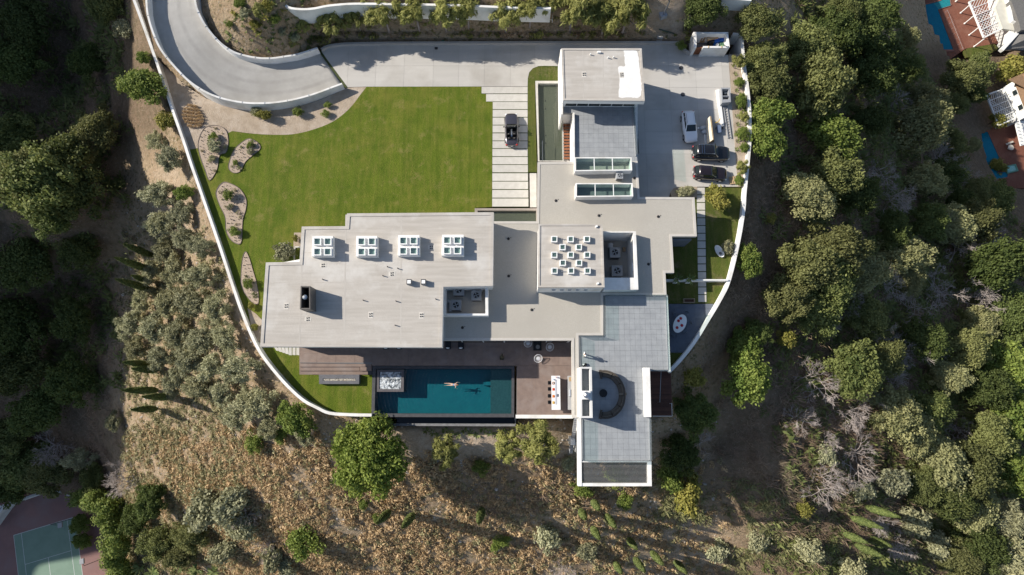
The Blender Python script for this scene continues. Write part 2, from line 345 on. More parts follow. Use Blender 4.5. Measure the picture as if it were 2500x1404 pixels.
CTRL = [  # photo pixel, level
 # west slope and valley
 (280, -60, -3), (200, 0, -9), (0, 0, -15), (325, 60, 1.2), (360, 170, 0), (300, 200, -6), (200, 200, -12), (100, 200, -14), (0, 200, -15), (-80, 300, -16),
 (395, 260, -1.2), (425, 340, -1.6), (340, 320, -6), (300, 450, -12), (200, 430, -10), (100, 430, -4), (0, 450, -1), (460, 470, -2), (400, 480, -7), (500, 560, -2), (440, 600, -8), (380, 650, -12), (300, 650, -16.5), (200, 650, -19), (100, 650, -19), (0, 650, -17),
 (545, 690, -2), (590, 800, -2.2), (520, 780, -5.5), (450, 740, -9), (380, 800, -13), (310, 850, -17.5), (200, 850, -22), (100, 850, -24), (0, 850, -23), (640, 900, -2.5), (580, 900, -5), (480, 900, -9.5), (400, 920, -13), (300, 1000, -19), (150, 1000, -26), (0, 1000, -29),
 (720, 990, -2.8), (690, 1030, -5), (600, 1020, -7.5), (500, 1050, -11.5), (400, 1080, -16), (330, 1130, -20), (200, 1110, -29), (50, 1120, -35), (270, 1210, -29), (340, 1260, -26), (290, 1330, -32),
 (20, 1260, -39.2), (100, 1300, -39.2), (230, 1300, -39), (150, 1404, -39.2), (0, 1404, -39.2), (250, 1450, -39), (60, 1500, -39.5), (-60, 1300, -39),
 # south slope
 (820, 1030, -3.2), (850, 1060, -4.6), (1000, 1060, -4.2), (1200, 1055, -4.0), (1350, 1045, -3.6), (1000, 1120, -6.2), (1200, 1110, -5.6), (1350, 1110, -6), (1500, 1080, -7), (1480, 1160, -9), (1600, 1100, -8), (1300, 1200, -9.5), (1000, 1200, -9.8), (760, 1150, -8.2), (620, 1150, -10.5), (500, 1180, -15), (420, 1260, -21), (560, 1300, -17.5), (740, 1300, -14.5), (900, 1300, -14), (1100, 1300, -14.3), (1300, 1300, -14.3), (1500, 1280, -13.6), (1650, 1250, -14), (480, 1404, -27), (700, 1404, -20), (900, 1404, -19), (1200, 1404, -19.5), (1500, 1404, -19), (1750, 1404, -22), (900, 1500, -24), (1400, 1500, -24), (600, 1500, -28), (1750, 1300, -17), (1650, 1180, -11.5),
 # east slope
 (1660, 1000, -4.5), (1660, 930, -3), (1700, 870, -2.6), (1740, 800, -2.2), (1790, 700, -2), (1822, 600, -2), (1840, 480, -2), (1850, 330, -2), (1842, 200, -2), (1830, 100, -1.5),
 (1760, 950, -7.5), (1800, 850, -7.5), (1850, 720, -6.8), (1880, 600, -6.5), (1900, 450, -6.5), (1905, 300, -6.5), (1900, 170, -6), (1890, 60, -4), (1760, 1080, -10.5), (1850, 950, -11.5), (1920, 800, -12.5), (1970, 650, -12.5), (1980, 450, -12), (1990, 300, -12), (1990, 170, -12), (1960, 50, -9.5),
 (1880, 1150, -16.5), (1960, 1000, -18), (2050, 850, -20.5), (2100, 650, -20.5), (2100, 450, -20), (2110, 300, -20.5), (2100, 170, -20.5), (2080, 40, -18.5), (1880, 1270, -20.5), (2000, 1250, -25), (2120, 1250, -31), (2060, 1120, -25), (2150, 1000, -29), (2220, 820, -31), (2250, 620, -31.5), (2240, 450, -32), (2230, 300, -33), (2200, 170, -33), (2180, 50, -34), (2000, 1404, -29), (2200, 1404, -40),
 (2300, 1150, -40), (2330, 950, -40), (2370, 750, -40), (2370, 550, -42), (2320, 400, -43), (2330, 250, -44.5), (2330, 160, -46), (2300, 60, -48.4), (2260, 20, -48.4), (2280, 130, -48.2), (2390, 40, -48.4), (2460, 100, -48.4), (2420, 380, -48.4), (2480, 420, -48.4), (2470, 300, -48.4), (2440, 240, -48), (2420, 180, -47.5), (2450, 600, -46), (2470, 850, -46), (2460, 1100, -46.5), (2450, 1350, -48), (2600, 700, -50), (2600, 300, -49), (2600, 1200, -52), (2300, -60, -48), (2550, -60, -48.4), (2000, -60, -12), (2150, -60, -30),
 # north slope
 (860, 100, .25), (1000, 101, .25), (1200, 101, .25), (1400, 101, .3), (1550, 101, .35), (1670, 95, .5), (800, 104, .7), (760, 105, 1.2), (700, 118, 1.6), (640, 120, 2.2), (570, 100, 2.9), (530, 60, 3.6), (515, 20, 4.2), (600, 60, 4.8), (640, 20, 6.6), (700, 70, 3.6), (720, 40, 4.6), (800, 75, 2.0), (850, 45, 4.0), (1000, 70, 2.2), (1000, 42, 4.1), (1200, 70, 2.3), (1200, 44, 4.1), (1340, 44, 4.0), (1340, 75, 2.2), (800, -5, 6.6), (950, -5, 6.6), (1100, -5, 6.6), (1300, 0, 6.4), (1000, -80, 9), (700, -60, 8), (1300, -80, 9), (1400, 40, 3.6), (1500, 70, 2.2), (1500, 20, 4.2), (1600, 60, 2.2), (1600, 10, 4.2), (1680, 40, 2.6), (1650, -60, 6), (1750, 60, 1.0), (1760, 10, 2.5), (1830, 20, -.5), (1850, -60, -1), (440, 250, .1), (480, 260, .1), (430, 215, .5), (385, 130, 1.6), (352, 40, 2.6), (340, 0, 3.0), (330, -60, 3.6),
]
def ease(a, b, z):                                 # the east slope falls gently, most of all in the south
    if a < 1836 or z > -3: return z
    if b > 880: return z * 0.55
    if b > 640: return z * 0.62
    if b > 500: return z * 0.74
    return z * (0.70 if z > -26 else 0.80) if z > -44 else z
CTRL = [(a, b, ease(a, b, z)) for a, b, z in CTRL]
_ctrl = [(*P(a, b, z), z) for a, b, z in CTRL]
for k in range(0, 64, 4):
    _ctrl.append((RI[k, 0], RI[k, 1], RI[k, 2] + 0.3))
_ctrl = np.array(_ctrl)
def _kern(d): return d
_n = len(_ctrl); _D = np.hypot(_ctrl[:, None, 0] - _ctrl[None, :, 0], _ctrl[:, None, 1] - _ctrl[None, :, 1])
_A = np.zeros((_n + 3, _n + 3)); _A[:_n, :_n] = -_kern(_D) + np.eye(_n) * 0.15; _A[:_n, _n] = 1; _A[:_n, _n + 1:] = _ctrl[:, :2]; _A[_n:, :_n] = _A[:_n, _n:].T
_w = np.linalg.solve(_A, np.concatenate([_ctrl[:, 2], [0, 0, 0]]))
def rbf(X, Y):
    out = _w[_n] + _w[_n + 1] * X + _w[_n + 2] * Y
    for k in range(_n): out = out - _w[k] * np.hypot(X - _ctrl[k, 0], Y - _ctrl[k, 1])
    return out
def fbm(X, Y, s=1.0):
    o = np.zeros(np.shape(X)); r2 = np.random.default_rng(3)
    for k in range(14):
        a = r2.uniform(0, 6.28); f_ = s * 1.35 ** k * 0.06; p = r2.uniform(0, 6.28); o += np.sin((X * math.cos(a) + Y * math.sin(a)) * f_ + p) / 1.3 ** k
    return o / 3.0
XA, XB, YA, YB, GS = -104.0, 114.0, -56.0, 74.0, 0.7
def axis(a, b):
    core = list(np.arange(a, b, GS)); st = GS; lo = []; x = core[0]
    while x > a - 1300: st *= 1.22; x -= st; lo.append(x)
    st = GS; hi = []; x = core[-1]
    while x < b + 1300: st *= 1.22; x += st; hi.append(x)
    return np.array(lo[::-1] + core + hi)
gx, gy = axis(XA, XB), axis(YA, YB); GX, GY = np.meshgrid(gx, gy)
CX = np.clip(GX, XA + 2, XB - 2); CY = np.clip(GY, YA + 2, YB - 2)
Z = rbf(CX, CY); far = np.hypot(GX - CX, GY - CY)
Z = Z * np.exp(-far / 120) + (1 - np.exp(-far / 120)) * (-46 + 10 * fbm(GX, GY, 0.12))
# the neighbouring ridge to the west that keeps the valley in shade
crest = np.interp(GY, [-300, -70, -10, 6, 20, 62, 80, 150, 400], [-40, -12, 4, 24, 39, 50, 66, 84, 30]) + 1.0 * fbm(GX * 0 + 40, GY, 1.1)
ridge = np.where(GX > -150, crest - 0.75 * (GX + 150), crest - 0.12 * (-150 - GX))
Z = np.maximum(Z, ridge)
Z += 0.22 * fbm(GX, GY, 6.0) + 0.10 * fbm(GX + 50, GY - 20, 16.0)
_in = inside(PLATW, GX, GY); Z = np.where(_in, -5.2, Z)
_rp = inside(RAMP_POLY, GX, GY) | (dist_poly(RAMP_POLY, GX, GY) < 0.35)
_mid = (RO + RI) / 2
_nz = _mid[np.argmin((GX[..., None] - _mid[:, 0]) ** 2 + (GY[..., None] - _mid[:, 1]) ** 2, axis=-1), 2]
Z = np.where(_rp & ~_in, np.minimum(Z, _nz - 0.25), Z)
Z = np.where((~_in) & (GX > P(400, 200)[0]) & (dist_poly(PLATW, GX, GY) < 1.6) & (GY > P(0, 115)[1] - 1), np.minimum(Z, 0.42), Z)
def flat_pad(poly_px, z, marg=1.0):
    global Z
    w = PP(poly_px, z); m = inside(w, GX, GY) | (dist_poly(w, GX, GY) < marg); Z = np.where(m, np.minimum(Z, z - 0.25), Z)
COURT_Z, NB_Z = -39.0, -48.0
flat_pad([(-60, 1215), (110, 1190), (270, 1240), (300, 1460), (-60, 1460)], COURT_Z, 0.5)
flat_pad([(2225, -40), (2560, -40), (2560, 110), (2300, 165), (2225, 60)], NB_Z - 1.6, 0.5)
flat_pad([(2385, 340), (2560, 260), (2560, 470), (2395, 470)], NB_Z - 1.6, 0.5)
def hz(x, y):
    i = min(max(np.searchsorted(gx, x) - 1, 0), len(gx) - 2); j = min(max(np.searchsorted(gy, y) - 1, 0), len(gy) - 2)
    u = (x - gx[i]) / (gx[i + 1] - gx[i]); v = (y - gy[j]) / (gy[j + 1] - gy[j])
    return float((Z[j, i] * (1 - u) + Z[j, i + 1] * u) * (1 - v) + (Z[j + 1, i] * (1 - u) + Z[j + 1, i + 1] * u) * v)
def hzv(x, y):
    i = np.clip(np.searchsorted(gx, x) - 1, 0, len(gx) - 2); j = np.clip(np.searchsorted(gy, y) - 1, 0, len(gy) - 2)
    u = (x - gx[i]) / (gx[i + 1] - gx[i]); v = (y - gy[j]) / (gy[j + 1] - gy[j])
    return (Z[j, i] * (1 - u) + Z[j, i + 1] * u) * (1 - v) + (Z[j + 1, i] * (1 - u) + Z[j + 1, i + 1] * u) * v
def ground_at(px, py, up=0.0):
    """the point of the terrain seen at a pixel (or `up` metres below a thing seen there)"""
    lo, hi_ = -75.0, 12.0
    for _ in range(40):                            # march down the line of sight, then bisect
        pass_z = (lo + hi_) / 2; x, y = P(px, py, pass_z + up)
        if pass_z > hz(x, y): hi_ = pass_z
        else: lo = pass_z
    x, y = P(px, py, lo + up); return x, y, hz(x, y)

nx_, ny_ = len(gx), len(gy)
idx = np.arange(nx_ * ny_).reshape(ny_, nx_)
faces = np.stack([idx[:-1, :-1], idx[:-1, 1:], idx[1:, 1:], idx[1:, :-1]], -1).reshape(-1, 4)
gm = bpy.data.meshes.new("ground"); gm.from_pydata(np.stack([GX, GY, Z], -1).reshape(-1, 3).tolist(), [], faces.tolist()); gm.update()
gm.polygons.foreach_set("use_smooth", [True] * len(gm.polygons))
# how far litter and painted northwest shade darken the soil (dark under the woods, bare and pale beside the house)
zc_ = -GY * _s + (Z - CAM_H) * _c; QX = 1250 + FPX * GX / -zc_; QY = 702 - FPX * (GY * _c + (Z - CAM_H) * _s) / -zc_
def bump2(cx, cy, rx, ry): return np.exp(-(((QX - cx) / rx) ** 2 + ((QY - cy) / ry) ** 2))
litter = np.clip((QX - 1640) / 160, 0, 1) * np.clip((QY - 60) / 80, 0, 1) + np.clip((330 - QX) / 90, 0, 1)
litter += np.clip((440 - QX) / 60, 0, .8) * np.clip((400 - QY) / 90, 0, 1)  # painted valley shade over the browner ground outside the northwest wall
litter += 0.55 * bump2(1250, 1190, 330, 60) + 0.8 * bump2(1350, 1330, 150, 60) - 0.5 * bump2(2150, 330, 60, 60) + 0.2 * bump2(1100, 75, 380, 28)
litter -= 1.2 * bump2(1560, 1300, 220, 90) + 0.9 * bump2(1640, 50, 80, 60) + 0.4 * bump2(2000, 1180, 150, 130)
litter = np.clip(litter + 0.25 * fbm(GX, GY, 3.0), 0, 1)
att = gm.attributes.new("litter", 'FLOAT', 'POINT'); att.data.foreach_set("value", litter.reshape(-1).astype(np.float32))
sandw = 1.3 * bump2(1130, 1075, 190, 34) + 1.2 * bump2(1640, 45, 75, 60) + .8 * bump2(425, 480, 45, 110) + .8 * bump2(560, 660, 45, 150) + .4 * bump2(1600, 1330, 250, 80) + .4 * bump2(760, 1060, 80, 40) + .2 * bump2(690, 1200, 200, 120)
sandw = np.clip(sandw + .3 * fbm(GX + 9, GY + 4, 5.0), 0, 1)
at2 = gm.attributes.new("sand", 'FLOAT', 'POINT'); at2.data.foreach_set("value", sandw.reshape(-1).astype(np.float32))
def make_ground_mat():
    m = bpy.data.materials.new("dry_hillside_soil"); m.use_nodes = True; nt = m.node_tree; b = nt.nodes["Principled BSDF"]
    g = nt.nodes.new("ShaderNodeNewGeometry"); v = g.outputs["Position"]; at = nt.nodes.new("ShaderNodeAttribute"); at.attribute_name = "litter"
    tan = lerp_col(nt, noise(nt, v, 0.9, 6), (0.41, 0.315, 0.21), (0.30, 0.22, 0.138))
    tan = lerp_col(nt, noise(nt, v, 0.22, 5, lo=0.45, hi=0.7), tan, (0.36, 0.25, 0.155))
    tan = lerp_col(nt, noise(nt, v, 3.5, 5, 0.7, 0.55, 0.68), tan, (0.44, 0.39, 0.33))
    tan = lerp_col(nt, noise(nt, v, 2.0, 4, 0.6, 0.52, 0.66), tan, (0.13, 0.115, 0.055))
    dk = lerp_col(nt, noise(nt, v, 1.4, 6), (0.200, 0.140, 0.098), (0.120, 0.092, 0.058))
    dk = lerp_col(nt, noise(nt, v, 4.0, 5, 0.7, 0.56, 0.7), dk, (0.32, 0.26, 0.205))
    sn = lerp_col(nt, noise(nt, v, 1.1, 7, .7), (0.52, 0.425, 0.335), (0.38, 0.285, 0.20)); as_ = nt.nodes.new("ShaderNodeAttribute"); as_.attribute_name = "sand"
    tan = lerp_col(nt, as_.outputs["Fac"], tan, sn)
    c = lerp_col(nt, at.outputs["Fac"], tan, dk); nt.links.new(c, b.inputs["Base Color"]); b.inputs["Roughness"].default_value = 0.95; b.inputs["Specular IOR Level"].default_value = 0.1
    n = nt.nodes.new("ShaderNodeTexNoise"); n.inputs["Scale"].default_value = 2.5; n.inputs["Detail"].default_value = 8; n.inputs["Roughness"].default_value = 0.7; nt.links.new(v, n.inputs["Vector"])
    bp = nt.nodes.new("ShaderNodeBump"); bp.inputs["Strength"].default_value = 0.9; bp.inputs["Distance"].default_value = 0.35; nt.links.new(n.outputs[0], bp.inputs["Height"]); nt.links.new(bp.outputs[0], b.inputs["Normal"])
    return m
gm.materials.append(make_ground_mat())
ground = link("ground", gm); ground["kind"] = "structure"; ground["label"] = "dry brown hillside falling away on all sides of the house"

# ------------------------------------------------------------------ ramp
rm = MB(); n = 64
vs = [tuple(p) for p in RO] + [tuple(p) for p in RI]; lowv = [(p[0], p[1], p[2] - 0.22) for p in np.concatenate([RO, RI])]
fs = [(k, k + 1, n + k + 1, n + k) for k in range(n - 1)]
rm.add(vs + lowv, fs + [(2 * n + k + 1, 2 * n + k, 3 * n + k, 3 * n + k + 1) for k in range(n - 1)] + [(0, n, 3 * n, 2 * n), (2 * n - 1, n - 1, 3 * n - 1, 4 * n - 1)])
RAMPM = mat("ramp_concrete", (0.44, 0.425, 0.40), (0.39, 0.376, 0.355), 0.8, c3=(0.35, 0.335, 0.31), s3=0.16, bump=0.2, bs=10, stretch=(1, 1, 1))
rmp = struct("ramp", rm, RAMPM, "pale concrete ramp curving up between white parapets", True)
ua = rmp.data.attributes.new("across", 'FLOAT', 'POINT'); ua.data.foreach_set("value", ([0.0] * n + [1.0] * n) * 2)
_nt = RAMPM.node_tree; _b = _nt.nodes["Principled BSDF"]; _src = _b.inputs["Base Color"].links[0].from_socket   # rubber wear along the wheel tracks
_a = _nt.nodes.new("ShaderNodeAttribute"); _a.attribute_name = "across"; _w = _nt.nodes.new("ShaderNodeMath"); _w.operation = 'MULTIPLY'; _w.inputs[1].default_value = 25.0; _nt.links.new(_a.outputs["Fac"], _w.inputs[0])
_sn = _nt.nodes.new("ShaderNodeMath"); _sn.operation = 'SINE'; _nt.links.new(_w.outputs[0], _sn.inputs[0]); _mr = _nt.nodes.new("ShaderNodeMapRange"); _mr.inputs[1].default_value = 0.1; _mr.inputs[2].default_value = 1.6; _nt.links.new(_sn.outputs[0], _mr.inputs[0])
_g = _nt.nodes.new("ShaderNodeNewGeometry"); _ml = _nt.nodes.new("ShaderNodeMath"); _ml.operation = 'MULTIPLY'; _nt.links.new(_mr.outputs[0], _ml.inputs[0]); _nt.links.new(noise(_nt, _g.outputs["Position"], 0.35, 6, .7, .35, .7), _ml.inputs[1])
_nt.links.new(lerp_col(_nt, _ml.outputs[0], _src, (0.27, 0.26, 0.245)), _b.inputs["Base Color"])
for nm, E_, lab in (("ramp_parapet", RO, "white outer parapet wall along the curved ramp"), ("ramp_parapet", RI, "white inner parapet wall around the planted slope of the ramp")):
    t = thing(nm, lab, "wall", (E_[-1][0], E_[-1][1], E_[-1][2]), group="parapets of the ramp")
    path = [(p[0], p[1]) for p in E_]
    part("wall", MB().wall(path, 0.24, [p[2] + WALL_H for p in E_], [p[2] - (2.4 if E_ is RO else 0.9) for p in E_]), WHITE, t)
    for k in range(5, 62, 5):                      # thin shadow joints with stub lights on the inner face
        mbj = MB(); d = np.array(path[k + 1]) - np.array(path[k - 1]); a = math.atan2(d[1], d[0])
        mbj.box(path[k][0], path[k][1], E_[k][2] + WALL_H - 0.02, 0.07, 0.34, 0.10, a); part("joint_cover", mbj, STEEL if k % 2 else CONC2, t)
# painted joint line and planted strip where ramp meets the court
jl = MB().wall(PP([(778, 122), (846, 214)], 0), 0.30, 0.012, -0.2)
struct("grass_strip", jl, mat("strip_turf", (0.045, 0.06, 0.02), (0.07, 0.08, 0.03), 4), "dark green strip across the driveway at the ramp foot")

# ------------------------------------------------------------------ lawn and beds
def make_lawn_mat(name, c1, c2, c3):
    m = bpy.data.materials.new(name); m.use_nodes = True; nt = m.node_tree; b = nt.nodes["Principled BSDF"]; g = nt.nodes.new("ShaderNodeNewGeometry"); v = g.outputs["Position"]
    c = lerp_col(nt, noise(nt, v, 0.35, 6, 0.7), c1, c2)
    c = lerp_col(nt, noise(nt, scaled(nt, v, (2.4, 0.35, 1)), 0.8, 5, 0.7, 0.45, 0.75), c, c3)
    c = lerp_col(nt, noise(nt, v, 7.0, 4, 0.8, 0.4, 0.9), c, tuple(x * 0.45 for x in c1))
    c = lerp_col(nt, noise(nt, v, 0.16, 6, 0.7, 0.50, 0.72), c, (c2[0] * 1.35, c2[1] * 1.0, c2[2] * 1.8))
    c = lerp_col(nt, noise(nt, scaled(nt, v, (1.5, 0.05, 1)), 1.0, 3, 0.6, 0.45, 1.1), c, tuple(x * 0.7 for x in c1))
    c = lerp_col(nt, noise(nt, v, 0.45, 7, 0.75, 0.55, 0.75), c, (c3[0] * 1.25, c3[1] * 1.05, c3[2] * 1.9))
    nt.links.new(c, b.inputs["Base Color"]); b.inputs["Roughness"].default_value = 0.9; b.inputs["Specular IOR Level"].default_value = 0.15
    n = nt.nodes.new("ShaderNodeTexNoise"); n.inputs["Scale"].default_value = 5.0; n.inputs["Detail"].default_value = 8; n.inputs["Roughness"].default_value = 0.8; nt.links.new(v, n.inputs["Vector"])
    bp = nt.nodes.new("ShaderNodeBump"); bp.inputs["Strength"].default_value = 0.8; bp.inputs["Distance"].default_value = 0.12; nt.links.new(n.outputs[0], bp.inputs["Height"]); nt.links.new(bp.outputs[0], b.inputs["Normal"])
    return m
LAWN = make_lawn_mat("mown_lawn", (0.082, 0.128, 0.011), (0.140, 0.178, 0.019), (0.185, 0.186, 0.036))
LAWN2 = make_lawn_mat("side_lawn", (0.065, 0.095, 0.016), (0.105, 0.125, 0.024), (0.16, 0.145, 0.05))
ya, yb = P(600, 770)[1], P(600, 843)[1]
def lawn_z(x, y): return -0.02 - 0.42 * min(max((ya - y) / (ya - yb), 0), 1)
main_lawn = smooth([(566, 320), (612, 326), (661, 329), (712, 328), (762, 317), (812, 297), (852, 266), (879, 232), (895, 211.5)], 4) + [(1175.5, 211), (1176, 229), (1187, 229), (1187, 248), (1203, 248), (1201, 505), (1160, 507), (1160, 540), (760, 560), (760, 915), (907, 915), (907, 1011)] + \
    [(864, 1013), (806, 1009), (774, 995), (737, 974), (691, 930), (643, 872), (618, 828), (592, 766), (569, 701), (537, 604), (500, 497), (467, 400), (455, 366), (484, 362)]
lm = MB(); pw = PP(main_lawn, 0)
steps_ = [1e3, ya] + [ya + (yb - ya) * k / 6 for k in range(1, 6)] + [yb, -1e3]
for a, b in zip(steps_[:-1], steps_[1:]):
    q = clip_rect(pw, -1e3, 1e3, b, a)
    if q: lm.prism(q, lambda x, y: lawn_z(x, y) - 0.5, lawn_z)
struct("lawn", lm, LAWN, "broad green lawn between the driveway and the west wing")
side = PP([(1688, 458), (1819, 458), (1816, 512), (1804, 586), (1781, 682), (1760, 729), (1753, 741), (1560, 741), (1560, 560), (1690, 540)], 0)
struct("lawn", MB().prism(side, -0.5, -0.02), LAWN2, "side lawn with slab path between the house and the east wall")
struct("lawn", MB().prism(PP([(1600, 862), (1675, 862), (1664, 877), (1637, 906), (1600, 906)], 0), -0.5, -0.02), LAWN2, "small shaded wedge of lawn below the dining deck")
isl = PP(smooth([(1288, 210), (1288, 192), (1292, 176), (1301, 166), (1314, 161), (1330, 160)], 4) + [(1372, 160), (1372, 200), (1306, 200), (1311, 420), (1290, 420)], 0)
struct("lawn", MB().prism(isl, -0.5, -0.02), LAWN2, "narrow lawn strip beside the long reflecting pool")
# soil around the ramp foot and along the east wall
struct("soil_bed", MB().prism(PP([(400, 160), (430, 186), (464, 216), (505, 241), (546, 256), (600, 266), (659, 268), (727, 260), (780, 244), (848, 214), (897, 210.5)], 0) + PP([(m_[0] + 1, m_[1] - 0.5) for m_ in main_lawn[:33]][::-1], 0) + PP([(490, 360), (455, 366), (447, 342), (413, 246), (388, 160)], 0), -0.6, -0.045), SOIL, "bare pinkish soil between the ramp wall and the lawn")
struct("soil_bed", MB().prism(PP([(1779, 133), (1817, 133), (1827, 225), (1832, 309), (1829, 380), (1820, 456), (1801, 456), (1790, 300)], 0), -0.5, 0.03), SOIL, "planted soil strip inside the east wall")
struct("soil_bed", MB().prism(PP([(1640, 482), (1636, 470), (1645, 459), (1660, 456), (1702, 456), (1702, 482)], 0), -0.5, 0.02), SOIL, "small planted soil corner beside the slab path")

# ------------------------------------------------------------------ driveway slabs
drive = [(784, 124), (800, 115), (850, 109), (1000, 107), (1660, 106), (1667, 117), (1682, 128), (1700, 132), (1778, 134), (1790, 300), (1801, 456), (1660, 456), (1645, 459), (1636, 470), (1633, 484), (1380, 484), (1380, 162), (1330, 160.5), (1314, 161.5), (1301, 166.5), (1292, 176.5), (1288.5, 192), (1288, 211), (893, 211.5), (846, 213)]
dw = PP(drive, 0)
base = MB().prism(dw, -0.5, -0.018); droot = struct("driveway", base, mat("slab_joint", (0.30, 0.29, 0.27), rough=.95), "pale concrete driveway and motor court")
xs = [P(a, 161)[0] for a in (720, 785, 850, 918, 987, 1058, 1120, 1183, 1246, 1306, 1372, 1437, 1502, 1567, 1632, 1697, 1762, 1830)]
ys = [P(1250, b)[1] for b in (90, 161, 214, 268, 322, 376, 430, 500)]
for a, b in zip(xs[:-1], xs[1:]):
    for c, d in zip(ys[1:], ys[:-1]):
        q = clip_rect(dw, a + .01, b - .01, c + .01, d - .01)
        if q: part("slab", MB().prism(q, -0.3, 0.0), CONC, droot, world=False)
# kerb wall along the north edge
kp = PP(smooth([(784, 120), (800, 112), (825, 108), (850, 106), (930, 104.5), (1000, 104), (1300, 103.2), (1658, 103)], 3) + [(1664, 113), (1677, 125), (1692, 131)], 0.4)
solo("kerb_wall", MB().wall(kp, 0.30, 0.42, -0.4), mat("kerb_concrete", (0.42, 0.40, 0.38), (0.36, 0.345, 0.325), 1.0, bump=.2), "low concrete kerb wall along the north edge of the driveway", "wall")
for px, py, lab in ((1663, 166, "round dark manhole cover in the sunlit part of the motor court"), (1667, 231, "round dark manhole cover at the shadow edge of the motor court")):
    x, y = P(px, py); t = thing("manhole_cover", lab, "manhole", (x, y, 0.0), group="manhole covers"); part("rim", MB().lathe([(0.34, 0.0), (0.34, 0.012), (0.30, 0.014)], x, y, 20), GREYM, t); part("lid", MB().lathe([(0.29, 0.0), (0.29, 0.018)], x, y, 20), DARKM, t)

# stepping slabs on the lawn
PY = [(427, 472), (477, 527), (531, 580), (585, 633), (638, 687), (692, 740), (746, 795), (800, 848), (853, 903), (908, 958), (963, 1013), (1020, 1072), (1077, 1128), (1134, 1187), (1193, 1248)]
sp = struct("paved_strip", MB().prism(PP([(1204, 213), (1287, 213), (1291, 505), (1203, 505)], 0), -0.5, -0.024), mat("joint_turf", (0.05, 0.075, 0.015), (0.03, 0.04, 0.012), 6), "strip of pale slabs with grass joints where the convertible stands")
for i, (a, b) in enumerate(PY):
    y0, y1 = 60 + a / 2.809, 60 + b / 2.809; x0 = 1175.8 if i == 0 else 1186.8 if i == 1 else 1203.3 - i * 0.12; x1 = 1288 + max(0, i - 8) * 0.35
    part("slab", MB().prism(PP([(x0, y0), (x1, y0), (x1, y1), (x0, y1)], 0), -0.2, 0.0), CONC2, sp, world=False)
part("slab", MB().prism(PP([(1293, 423), (1310, 423), (1310, 506), (1294, 506)], 0), -0.2, 0.0), CONC2, sp, world=False)
ep = struct("slab_path", MB().prism(PP([(1701, 459), (1722, 459), (1727, 740), (1705, 740)], 0), -0.3, -0.012), MATS["joint_turf"], "path of square slabs across the side lawn")
for k in range(15):
    y0 = 458 + k * 18.75; y1 = y0 + 16.6; xo = 1701 + k * 0.27
    part("slab", MB().prism(PP([(xo, y0), (xo + 19.5, y0), (xo + 19.8, y1), (xo + .2, y1)], 0), -0.2, 0.006), CONC2, ep, world=False)
fp = struct("garden_path", MB().prism(PP([(668, 848), (731, 848), (731, 867), (700, 866), (678, 856)], -.44), -0.9, -0.452), MATS["joint_turf"], "short fan of stepping slabs under the west roof")
for k in range(7):
    x0 = 668 + k * 9.2; sl = max(0, 4 - k) * 1.6; yb_ = 856 + min(k, 4) * 2.6
    part("slab", MB().prism(PP([(x0, 846), (x0 + 7.4, 846), (x0 + 7.4 + sl, yb_ + 1), (x0 + sl, yb_)], -.42), -0.7, -0.425), CONC2, fp, world=False)

# ------------------------------------------------------------------ white boundary walls
pth = smooth(W_WALL, 4); zt = [float(np.interp(b, [-70, 0, 160, 246, 2000], [4.6, 3.6, 1.0, .6, .55])) for a, b in pth]
wp = [P(a, b, z) for (a, b), z in zip(pth, zt)]
solo("boundary_wall", MB().wall(wp, 0.34, zt, [min(hz(*q), -0.4) - 1.2 if z < 1.2 else hz(*q) - 0.6 for q, z in zip(wp, zt)]), WHITE, "long white boundary wall curving round the west and south of the lawn", "wall")
pth = smooth(E_WALL, 4); wp = PP(pth, 0.7); solo("boundary_wall", MB().wall(wp, 0.40, 0.7, -3.6), WHITE, "long white boundary wall curving along the east side lawn", "wall")
solo("boundary_wall", MB().wall(PP([(1790, 82), (1812, 83)], .7), 0.34, 0.66, -1.5), WHITE, "short white wall joining the bin enclosure to the east wall", "wall")
solo("boundary_wall", MB().wall(PP([(1259, 1017), (1399, 1017.5)], 0.3), 0.42, 0.3, -5.5), WHITE, "straight white wall at the south edge of the pool terrace beside the bar", "wall")
solo("garden_wall", MB().wall(PP([(1606, 683.5), (1778, 683.5)], .9), 0.18, 0.9, -0.4), WHITE, "thin white garden wall crossing the side lawn", "wall")
rw = smooth([(697, 13), (712, 20), (742, 22.5), (770, 20), (800, 14), (850, 9.5), (900, 9), (955, 10), (1040, 11), (1130, 13), (1220, 17), (1345, 20)], 3)
wp = PP(rw, 5.9); solo("retaining_wall", MB().wall(wp, 0.3, 5.9, 3.3), WHITE, "long white retaining wall on the north slope behind the young trees", "wall")
# ------------------------------------------------------------------ the villa
L1, L2, TZ = 3.6, 6.9, 3.5
villa = thing("villa", "large white flat-roofed modern villa with stepped beige roofs", "house", (*P(1250, 700), 0))
def roof(poly_px, z, th=0.5, lip=0.34, m=ROOFM, lipm=None):
    pw = ccw(PP(poly_px, z)); r = part("roof", MB().prism(pw, z - th, z), m, villa)
    n = len(pw); inn = []
    for i in range(n):                             # parallel inset for the raised rim
        a, b, c = np.array(pw[i - 1]), np.array(pw[i]), np.array(pw[(i + 1) % n])
        d1 = (b - a) / np.linalg.norm(b - a); d2 = (c - b) / np.linalg.norm(c - b)
        n1 = np.array([-d1[1], d1[0]]); n2 = np.array([-d2[1], d2[0]]); k = n1 + n2; k = k / (1 + n1 @ n2); inn.append(tuple(b + k * lip))
    out = [tuple(np.array(p) - (np.array(q) - np.array(p)) * 0.06) for p, q in zip(pw, inn)]
    part("roof_rim", MB().ring(out, inn, z - th - 0.05, z + 0.07), lipm or m, r)
    return r
WROOF = [(848, 522), (1205, 519), (1203, 698), (1082, 700), (1079, 848), (636, 846), (650, 641.5), (732, 640), (737.6, 554), (846, 553)]
